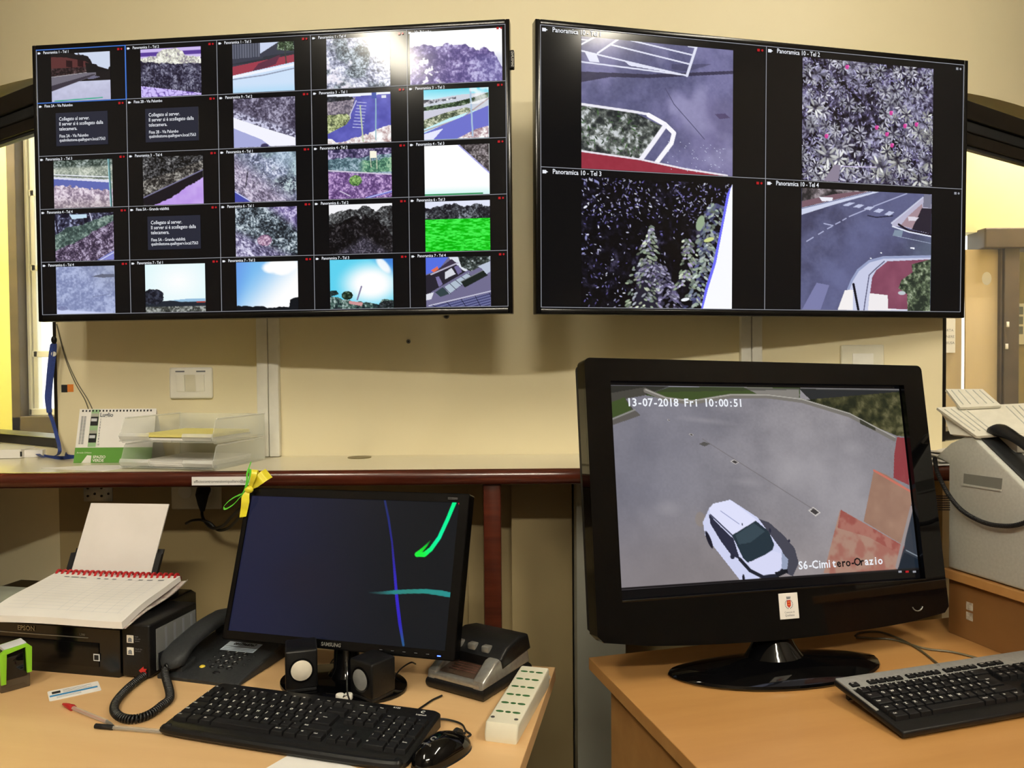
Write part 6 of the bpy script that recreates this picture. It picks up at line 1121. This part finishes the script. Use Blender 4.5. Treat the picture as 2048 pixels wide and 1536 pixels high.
# spiral planner lying on the printer
NF = atY(243, 1243, 1.487); NB = atY(360, 1153, 1.715)
yn = math.radians(-8.5); T = TR(NF, yn); s = thing('planner', 'open spiral bound planner with red binding lying on top of the printer', 'planner', T)
Bk = T.inverted() @ NB; Dn = Bk.y; Hn = Bk.z; Wn = 0.30; sk = Bk.x
def prof(t): return 0.004 * math.sin(math.pi * t) + Hn * (0.10 * t + 0.9 * (3 * t * t - 2 * t ** 3)) + 0.006 * math.sin(t * math.pi * 2) * 0.6
K = 20; M2 = 24; vs = []; 
for j in range(K + 1):
    t = j / K
    for i in range(M2 + 1):
        u = i / M2; vs.append((-Wn + Wn * u + sk * t, Dn * t + 0.002 * math.sin(u * 3), prof(t) + 0.0015 * math.sin(u * 5 + t * 2)))
g = G(); n1 = len(vs); top = [(j * (M2 + 1) + i, j * (M2 + 1) + i + 1, (j + 1) * (M2 + 1) + i + 1, (j + 1) * (M2 + 1) + i) for j in range(K) for i in range(M2)]
th = 0.013
bot = [(a + (0.002 if True else 0), b, c - th * (1 - 0.15 * (b / Dn))) for a, b, c in vs]
def rim():
    r = [i for i in range(M2 + 1)] + [j * (M2 + 1) + M2 for j in range(1, K + 1)] + [K * (M2 + 1) + i for i in range(M2 - 1, -1, -1)] + [j * (M2 + 1) for j in range(K - 1, 0, -1)]
    return r
R_ = rim(); fs = top + [tuple(n1 + q for q in f[::-1]) for f in top] + [(R_[i], n1 + R_[i], n1 + R_[(i + 1) % len(R_)], R_[(i + 1) % len(R_)]) for i in range(len(R_))]
g.add(vs + bot, fs); pgs = g.build('pages', M_['paper'], s, angle=30)
g = G(); ns = lambda x_, y_: prof(y_ / Dn) + 0.0015 * math.sin((x_ + Wn - sk * y_ / Dn) / Wn * 5 + y_ / Dn * 2) + 0.0009
def pline(x0_, y0_, x1_, y1_, w_):
    k = 14; A = Vector((x0_, y0_)); B = Vector((x1_, y1_)); nn_ = (B - A).normalized(); pp = Vector((-nn_.y, nn_.x)) * w_ / 2; vv = []
    for i in range(k + 1):
        q = A.lerp(B, i / k)
        for sg in (-1, 1): r = q + pp * sg; vv.append((r.x, r.y, ns(r.x, r.y)))
    g.add(vv, [(2 * i, 2 * i + 2, 2 * i + 3, 2 * i + 1) for i in range(k)])
for k in range(13): y_ = Dn * (0.86 - k * 0.06); pline(-Wn + 0.02 + sk * y_ / Dn, y_, -0.02 + sk * y_ / Dn, y_, 0.0006)
for x_ in (-0.24, -0.16, -0.14, -0.11, -0.085, -0.055, -0.03): pline(x_ + 0.0, Dn * 0.13, x_ + sk * .8, Dn * 0.9, 0.0006)
g.build('ruled_lines', M_['printl'], pgs, smooth=False)
g = G()
for x_, w_ in ((-0.262, 0.012), (-0.245, 0.018), (-0.222, 0.014), (-0.182, 0.008), (-0.165, 0.010), (-0.145, 0.009), (-0.108, 0.010), (-0.082, 0.01), (-0.062, 0.013), (-0.036, 0.014)): pline(x_ + sk * .9, Dn * 0.875, x_ + w_ + sk * .9, Dn * 0.875, 0.004)
g.build('column_headings', M_['print'], pgs, smooth=False)
for k in range(22):
    x_ = -Wn + 0.006 + sk + (Wn - 0.012) * k / 21; g = G(); g.tube([(x_ + 0.003 * 0, Dn + 0.009 * math.cos(a) - 0.003, Hn - 0.004 + 0.010 * math.sin(a)) for a in [math.radians(q) for q in range(-60, 215, 25)]], 0.0028, 6); g.build('binding_ring', M_['red'], s)
g = G(); g.tube([(-Wn + 0.004 + sk, Dn + 0.005, Hn - 0.006), (sk - 0.002, Dn + 0.005, Hn - 0.006)], 0.005, 8); g.build('binding_spine', mat('dark_red_binding', (110, 24, 28), 0.4), s)
g = G(); vv = []
for j in range(K + 1):
    t = j / K; z_ = prof(t) - th - 0.002 - 0.012 * math.sin(t * math.pi) * t
    vv += [(-0.02 + sk * t, Dn * t, z_), (0.006 + sk * t + 0.01 * t, Dn * t + 0.004, z_ + 0.006 * t), (0.006 + sk * t + 0.01 * t, Dn * t + 0.004, z_ + 0.0075 * t + .001)]
g.add(vv, [(3 * j + a, 3 * j + a + 1, 3 * j + a + 4, 3 * j + a + 3) for j in range(K) for a in (0, 1)]); g.build('back_cover', noisy('worn_cover_card', (206, 200, 190), (170, 150, 146), 60, 0.7), s)
# grey folder behind the planner
f0 = atY(-40, 1212, 1.66); f1 = atY(72, 1188, 1.715); s = thing('document_folder', 'grey green folder lying behind the planner at the left edge of the photo', 'folder', TR(f1, math.radians(-12)))
g = G(); g.prism([(-0.30, -0.10), (-0.03, -0.10), (0.0, 0.0), (-0.02, 0.03), (-0.3, 0.03)], -0.0035, 0.004, 'z', 0.002); g.build('cover', noisy('grey_green_card', (134, 138, 124), (146, 150, 136), 20, 0.6), s)
g = G(); g.prism([(-0.29, -0.095), (-0.034, -0.095), (-0.006, 0.0), (-0.022, 0.025), (-0.29, 0.025)], -0.007, -0.0037, 'z'); g.build('sheets', M_['paper'], s, smooth=False)

# ------------------------------------------------------------------ things on the counter
ZKt = ZK
pb0 = onz(147, 926, ZKt); pb1 = onz(352, 920, ZKt)
T = TR((pb0.x, pb0.y, ZKt), math.radians(-1)); s = thing('desk_calendar', 'white and green desk calendar open at the Luglio page beside the letter trays', 'calendar', T)
cw_, chh = 0.214, 0.150; lean = Matrix.Rotation(math.radians(-14), 4, 'X')
g = G(); g.T = lean; g.box(0, cw_, 0, 0.0012, 0.0, chh); pg_ = g.build('front_page', M_['paper'], s, smooth=False)
g = G(); g.T = lean; g.box(0, cw_, -0.0008, 0, 0.0, 0.042); g.build('green_footer', M_['cgreen'], pg_, smooth=False, label='green footer strip')
g = G(); g.T = lean; g.box(0.034, 0.056, -0.0008, 0, 0.044, chh - 0.002); g.build('green_band', mat('pale_calendar_green', (150, 186, 140), 0.6), pg_, smooth=False)
for z_ in (0.103, 0.056):
    g = G(); g.T = lean; g.mi = 0; g.box(0.0345, 0.0555, -0.0012, -0.0008, z_, z_ + 0.034); g.mi = 1; g.box(0.036, 0.052, -0.0015, -0.0012, z_ + 0.012, z_ + 0.02); g.mi = 2; g.box(0.0345, 0.0555, -0.0015, -0.0012, z_ + 0.025, z_ + 0.034); g.build('photograph', [M_['ink'], M_['printl'], M_['greycol']], pg_, smooth=False)
g = G(); g.T = lean; g.text('Luglio', 0.0155, 0.0585, 0.128, -0.001, bold=0.03)
for k in range(10): g.text(str(k + 1), 0.0075, 0.062, 0.118 - k * 0.0078, -0.001, 'CENTER', bold=0.01)
for k in range(22): g.box(0.0075, 0.013, -0.001, -0.0006, 0.052 + k * 0.0036, 0.0538 + k * 0.0036); g.box(0.015, 0.021, -0.001, -0.0006, 0.052 + k * 0.0036, 0.0538 + k * 0.0036)
g.build('calendar_print', M_['print'], pg_, smooth=False)
g = G(); g.T = lean; g.text('Arredo Urbano', 0.0065, 0.006, 0.026, -0.0012); g.text('SPAZIO', 0.0105, 0.052, 0.0125, -0.0012, bold=0.03); g.text('VERDE', 0.0105, 0.052, 0.003, -0.0012, bold=0.03); g.add([(0.022, -0.0012, 0.0), (0.048, -0.0012, 0.0), (0.048, -0.0012, 0.02), (0.036, -0.0012, 0.021)], [(0, 1, 2, 3)]); g.build('footer_print', M_['white'], pg_, smooth=False)
g = G(); back = [lean @ Vector((0, 0.002, chh - 0.003)), lean @ Vector((cw_, 0.002, chh - 0.003)), Vector((cw_, 0.085, 0.001)), Vector((0, 0.085, 0.001))]; slab4(g, back, Vector((0, 0.3, 0.3)).normalized(), 0.0012); g.build('back_stand', M_['paper2'], s, smooth=False)
g = G(); g.T = lean
for k in range(21): x_ = 0.008 + k * 0.0095; g.box(x_, x_ + 0.0035, -0.0014, 0.003, chh - 0.008, chh - 0.003)
g.build('wire_binding', M_['ink'], s, smooth=False)

def tray(z0, label):
    fr0 = onz(425, 943, ZKt); T = TR((fr0.x, fr0.y, ZKt + z0), math.radians(-13)); s = thing('letter_tray', label, 'tray', T); w, d, h = 0.268, 0.245, 0.0625; t = 0.0025
    g = G(); g.box(-w, 0, 0.0, d, 0.004, 0.004 + t); g.build('tray_floor', M_['glass'], s, smooth=False)
    for x_ in (-w, -t):
        g = G(); g.prism([(0.012, 0.0), (0.0, 0.012), (0.008, 0.030), (0.018, h - 0.004), (0.024, h), (d, h), (d, 0.0)], x_, x_ + t, 'x'); g.build('side_wall', M_['glass'], s, smooth=False)
    g = G(); g.box(-w, 0, d - t, d, 0.004, h); g.build('back_wall', M_['glass'], s, smooth=False)
    for a, b in ((-w, -w + 0.085), (-0.085, 0)):
        g = G(); pr_ = [(0.018, 0.006), (0.004, 0.008), (-0.002, 0.018), (0.002, 0.026), (0.006, 0.026), (0.003, 0.018), (0.007, 0.011), (0.018, 0.010)]; g.prism(pr_, a, b, 'x'); g.build('front_lip', M_['rim'], s, smooth=False)
    for x_ in (-w + t / 2, -t / 2): g = G(); g.tube([(x_, 0.024, h), (x_, d, h)], 0.0022, 8); g.build('rim', M_['rim'], s)
    return s, T
s, T1 = tray(0.0, 'lower clear plastic letter tray on the cream counter, holding white sheets'); s, T2 = tray(0.0665, 'upper clear plastic letter tray, stacked on the lower one and holding yellow sheets')
def sheets(T, n, m, label, z, w=0.2, d=0.21, ang=0.0, x=-0.235, y=0.022):
    o = thing('paper_stack', label, 'paper', T @ Matrix.Translation((x, y, z)) @ Matrix.Rotation(ang, 4, 'Z'))
    g = G(); r = random.Random(n)
    for k in range(n): q = r.uniform(-.002, .002); g.box(q, w + q, r.uniform(-.002, .002), d, k * 0.0013, k * 0.0013 + 0.0011)
    g.build('sheets', m, o, smooth=False)
sheets(T1, 9, M_['paper'], 'white sheets lying in the lower clear letter tray', 0.0068); sheets(T2, 4, M_['paper'], 'white sheets at the bottom of the upper clear letter tray', 0.0068)
sheets(T2, 6, noisy('pale_yellow_paper', (238, 226, 132), (242, 232, 146), 10, 0.8), 'pale yellow sheets on top in the upper clear letter tray', 0.0135, 0.2, 0.195, 0.0, -0.232, 0.026)
a, b, c = onz(82, 937, ZKt), onz(205, 943, ZKt), onz(205, 928, ZKt); g = G(); P = [a, b, b + Vector((0.06, 0.12, 0)), a + Vector((0.10, 0.05, 0))]; g.prism([(v.x, v.y) for v in P], ZKt + 0.0003, ZKt + 0.0012); tag(g.build('paper_sheet', M_['paper'], smooth=False), 'loose white sheet on the counter just in front of the desk calendar', 'paper')
bo = onz(42, 917, ZKt); T = TR((bo.x, bo.y, ZKt), math.radians(6)); s = thing('paper_pad', 'white pad of paper on the counter under the left window', 'paper', T)
g = G(); g.box(-0.3, 0.0, 0.0, 0.2, 0.001, 0.026, 0.001); g.build('sheets', M_['paper'], s, smooth=False); g = G(); g.box(-0.001, 0.05, 0.02, 0.15, 0.0005, 0.022, 0.001); g.build('side_block', M_['paper'], s, smooth=False); g = G(); g.box(-0.002, 0.003, -0.0008, 0, 0.006, 0.02); g.build('dark_tab', M_['ink'], s, smooth=False)

# blue lanyard hanging from the window frame and trailing on the counter
s = thing('lanyard', 'blue lanyard hanging by the left window frame and trailing on the counter', 'lanyard', Matrix.Identity(4))
Yl = 2.22
g = G(); g.ribbon(spline([atY(x_, y_, Yl) for x_, y_ in ((108, 678), (104, 700), (100, 735), (97, 770), (95, 795), (99, 825))]), (0.9, 0.4, 0.1), [0.006] * 4 + [0.014] * 37, 0.001); g.build('strap', M_['blue'], s)
g = G(); g.ribbon(spline([atY(x_, y_, Yl - .01) for x_, y_ in ((109, 678), (109, 700), (105, 735), (101, 770), (99, 800), (99, 825))]), (0.8, 0.6, 0.1), [0.006] * 4 + [0.011] * 37, 0.001); g.build('strap', M_['blue'], s)
g = G(); q = atY(107, 708, Yl - .012); g.cyl(q, 0.007, 0.002, 'y', 18); g.build('metal_eyelet', M_['white'], s); g = G(); q = atY(108, 680, Yl - .01); g.ellipsoid(q, 0.008, 0.006, 0.012, 12, 8); g.build('clasp', M_['black'], s)
g = G(); g.ribbon(spline([atY(x_, y_, Y_) for x_, y_, Y_ in ((99, 815, Yl), (100, 828, Yl), (106, 845, Yl), (113, 870, Yl), (118, 890, Yl - .03), (119, 904, Yl - .08))] + [onz(112, 911, ZKt + .008), onz(88, 914, ZKt + .006), onz(70, 905, ZKt + .012)]), (0.6, 0.8, 0.1), 0.010, 0.001); g.build('strap', M_['blue'], s)
g = G(); g.ribbon(spline([onz(68, 906, ZKt + .010), onz(90, 913, ZKt + .002), onz(120, 916, ZKt + .004), onz(150, 914, ZKt + .004)]), (0.2, 0.3, 1), 0.011, 0.001); g.build('strap', M_['blue'], s)
g = G(); g.ribbon(spline([onz(148, 914, ZKt + .004), onz(134, 912, ZKt + .008), onz(131, 903, ZKt + .016), onz(140, 896, ZKt + .022), onz(149, 897, ZKt + .02)]), (0, 0.6, 1), 0.012, 0.001); g.build('strap', M_['blue'], s)

# ------------------------------------------------------------------ fax machine on the riser
T = TR((pr.x, pr.y, ZS), YR) @ Matrix.Translation((0.006, -0.012, 0)); s = thing('fax_machine', 'pale grey fax machine with a black handset on its side, on the wooden riser', 'fax machine', T)
TI = T.inverted()
def fx(px, py, x=0.0):     # photograph pixel on the side plane x of the machine -> (y, z)
    o = TI @ CAM; d = TI.to_3x3() @ ray(px, py); t = (x - o.x) / d.x; q = o + d * t; return (q.y, q.z)
for q in ((1868, 915), (1890, 893), (1926, 874), (1946, 871), (2048, 971), (1882, 1125), (1872, 990)): print('FX', q, [round(v, 3) for v in fx(*q)])
prof_ = [(0.0, 0.003), (0.0, 0.17), fx(1868, 915), fx(1900, 886), fx(1926, 874), fx(1946, 873), fx(2048, 973), (-0.40, 0.09), (-0.42, 0.05), (-0.42, 0.003)]
prof_[1] = (0.0, prof_[2][1] - 0.01)
g = G(); g.prism(prof_, 0.0, 0.34, 'x', 0.006, 3); g.build('body', M_['faxgrey'], s, angle=30)
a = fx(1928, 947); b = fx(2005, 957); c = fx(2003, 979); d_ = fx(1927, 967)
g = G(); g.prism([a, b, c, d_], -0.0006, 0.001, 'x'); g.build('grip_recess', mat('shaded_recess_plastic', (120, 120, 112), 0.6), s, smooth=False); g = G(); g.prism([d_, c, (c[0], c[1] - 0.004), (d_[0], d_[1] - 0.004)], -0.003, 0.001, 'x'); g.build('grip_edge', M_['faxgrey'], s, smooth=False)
g = G()
for k in range(7):
    for j in range(9): y_, z_ = fx(1873 + j * 3.2, 992 + k * 4.6); g.box(-0.0006, 0.0005, y_ - 0.0018, y_ + 0.0012, z_ - 0.0012, z_ + 0.0012)
g.build('vent_slots', M_['ink'], s, smooth=False)
# cradle and handset lie on the sloping top near the side
A0 = Vector((0.05, prof_[5][0], prof_[5][1])); A1 = Vector((0.05, prof_[6][0], prof_[6][1])); dr = (A1 - A0).normalized(); up_ = dr.cross(Vector((1, 0, 0))); up_ = up_ if up_.z > 0 else -up_
def onfax(x_, l, h): v = A0 + dr * l + up_ * h; return Vector((x_, v.y, v.z))
g = G(); cr_ = [onfax(0.012, 0.012, 0.0012), onfax(0.075, 0.005, 0.0012), onfax(0.075, 0.25, 0.0012), onfax(0.012, 0.25, 0.0012)]; slab4(g, cr_, up_, 0.002); g.build('handset_cradle', M_['darkgrey'], s, smooth=False, label='dark grey handset cradle')
g = G(); vs = []; K = 24
for k in range(K + 1):
    t = k / K; l = -0.006 + 0.215 * t; e = abs(t - .5) * 2; hh = 0.016 + 0.030 * math.sin(math.pi * t) ** 0.8; hw = 0.018 + 0.007 * max(0, e - .5) * 2; ht = 0.009 + 0.011 * max(0, e - .5) * 2; cp_ = max(0.35, min(1, min(t, 1 - t) / 0.06) ** .5); c = onfax(0.042, l, hh)
    for j in range(14): a = 2 * math.pi * j / 14; vs.append(c + Vector((1, 0, 0)) * hw * cp_ * math.cos(a) + up_ * ht * cp_ * math.sin(a))
g.add(vs, [(k * 14 + j, k * 14 + (j + 1) % 14, (k + 1) * 14 + (j + 1) % 14, (k + 1) * 14 + j) for k in range(K) for j in range(14)] + [tuple(range(14))[::-1], tuple(K * 14 + j for j in range(14))]); g.build('handset', M_['black'], s, angle=60)
g = G(); P = [(-0.004, *fx(1872, 915)), (-0.012, *fx(1884, 945)), (-0.014, *fx(1905, 985)), (-0.014, *fx(1932, 1018)), (-0.014, *fx(1968, 1040)), (-0.014, *fx(2005, 1050)), (-0.014, *fx(2050, 1048)), (-0.008, *fx(2110, 1020))]
sp = spline(P, 24); sp2 = []
for i, v in enumerate(sp): sp2.append(v)
g.tube(sp2, [0.0052 if i % 2 else 0.0044 for i in range(len(sp2))], 8); g.build('coiled_cord', M_['blackmatt'], s, angle=20)
g = G(); g.prism([(0.0, 0.0), (0.03, 0.02), (0.03, -0.0), (0.01, -0.03)], 0, 0.03, 'x'); 
# document trays rising at the back
def facetray(name, pts, Ys, ribs, label, brk=None):
    Q = [TI @ atY(px, py, Y_) for (px, py), Y_ in zip(pts, Ys)]; n = (Q[1] - Q[0]).cross(Q[3] - Q[0]).normalized(); n = n if n.z < 0 else -n
    g = G(); slab4(g, Q, n, 0.006)
    o = g.build(name, M_['traygrey'], s, smooth=False, label=label)
    g = G()
    for r in ribs:
        a0 = Q[0].lerp(Q[1], r); a1 = Q[3].lerp(Q[2], r); a0_ = a0.lerp(a1, 0.08); a1_ = a0.lerp(a1, 0.85); g.tube([a0_ - n * 0.0005, a1_ - n * 0.0005], 0.0014, 6)
    g.build('ribs', M_['faxgrey'], o, smooth=False); return Q, n
facetray('paper_rest', [(1892, 778), (1965, 778), (2003, 811), (1921, 815)], [1.80, 1.80, 1.74, 1.74], [.12, .3, .5, .7, .88], 'ribbed extension paper rest')
Q, n_ = facetray('document_tray', [(1874, 815), (2060, 806), (2110, 862), (1953, 872)], [1.76, 1.76, 1.66, 1.66], [.05, .12, .19, .26, .72, .79, .86, .93], 'ribbed document tray')
g = G(); e0 = TI @ atY(1890, 838, 1.755); e1 = TI @ atY(1900, 868, 1.72); e2 = TI @ atY(1955, 874, 1.665); g.add([Q[0], e0, e1, e2, Q[3]] + [v + Vector((0.01, 0, -0.004)) for v in (Q[0], e0, e1, e2, Q[3])], [(0, 1, 2, 3, 4), (9, 8, 7, 6, 5), (0, 5, 6, 1), (1, 6, 7, 2), (2, 7, 8, 3), (3, 8, 9, 4), (4, 9, 5, 0)]); g.build('tray_side', M_['traygrey'], s, smooth=False)
g = G(); pz = TI @ atY(1985, 838, 1.705); g.prism([(pz.x + 0.05 * math.cos(a) , pz.y + 0.012 * math.sin(a)) for a in [2 * math.pi * k / 16 for k in range(16)]], pz.z + 0.001, pz.z + 0.003); 
g = G(); g.box(0.06, 0.33, -0.12, -0.01, prof_[4][1] - 0.03, prof_[4][1] + 0.01, 0.006); g.build('scanner_lid', M_['traygrey'], s)
# crumpled papers behind the fax
pq = atY(1885, 890, 1.98); T = TR((pq.x - 0.02, 2.0, ZKt), 0.2); s = thing('paper_pile', 'crumpled white papers on the counter between the large monitor and the fax machine', 'paper', T)
for k in range(4):
    r = random.Random(k + 3); n = 9; g = G(); vs = []
    for j in range(n):
        for i in range(n): u, v = i / (n - 1), j / (n - 1); vs.append((-0.04 + 0.14 * u + 0.01 * k, -0.07 + 0.15 * v, 0.004 + k * 0.009 + 0.012 * math.sin(u * 3.1 + k) * v + r.uniform(-.0012, .0012)))
    m_ = len(vs); g.add(vs + [(a, b, c - 0.003) for a, b, c in vs], [(j * n + i, j * n + i + 1, (j + 1) * n + i + 1, (j + 1) * n + i) for j in range(n - 1) for i in range(n - 1)] + [(m_ + j * n + i, m_ + (j + 1) * n + i, m_ + (j + 1) * n + i + 1, m_ + j * n + i + 1) for j in range(n - 1) for i in range(n - 1)] + [(i, m_ + i, m_ + i + 1, i + 1) for i in range(n - 1)] + [(j * n, (j + 1) * n, m_ + (j + 1) * n, m_ + j * n) for j in range(n - 1)])
    g.build('paper', M_['paper'], s, angle=20)
# ------------------------------------------------------------------ groups of repeated things
for nm_, gr_ in (('ceiling_lamp', 'twin tube ceiling lamps'), ('letter_tray', 'clear letter trays on the counter'), ('desk_speaker', 'black desk speakers'), ('wall_display', 'wall mounted displays'),
                 ('ballpoint_pen', 'ballpoint pens on the left desk'), ('cable_trunking', 'white cable trunkings'), ('desk', 'laminate desks'), ('keyboard', 'desk keyboards'), ('paper_stack', 'paper stacks in the letter trays')):
    for o_ in bpy.data.objects:
        if o_.parent is None and o_.name.split('.')[0] == nm_: o_['group'] = gr_
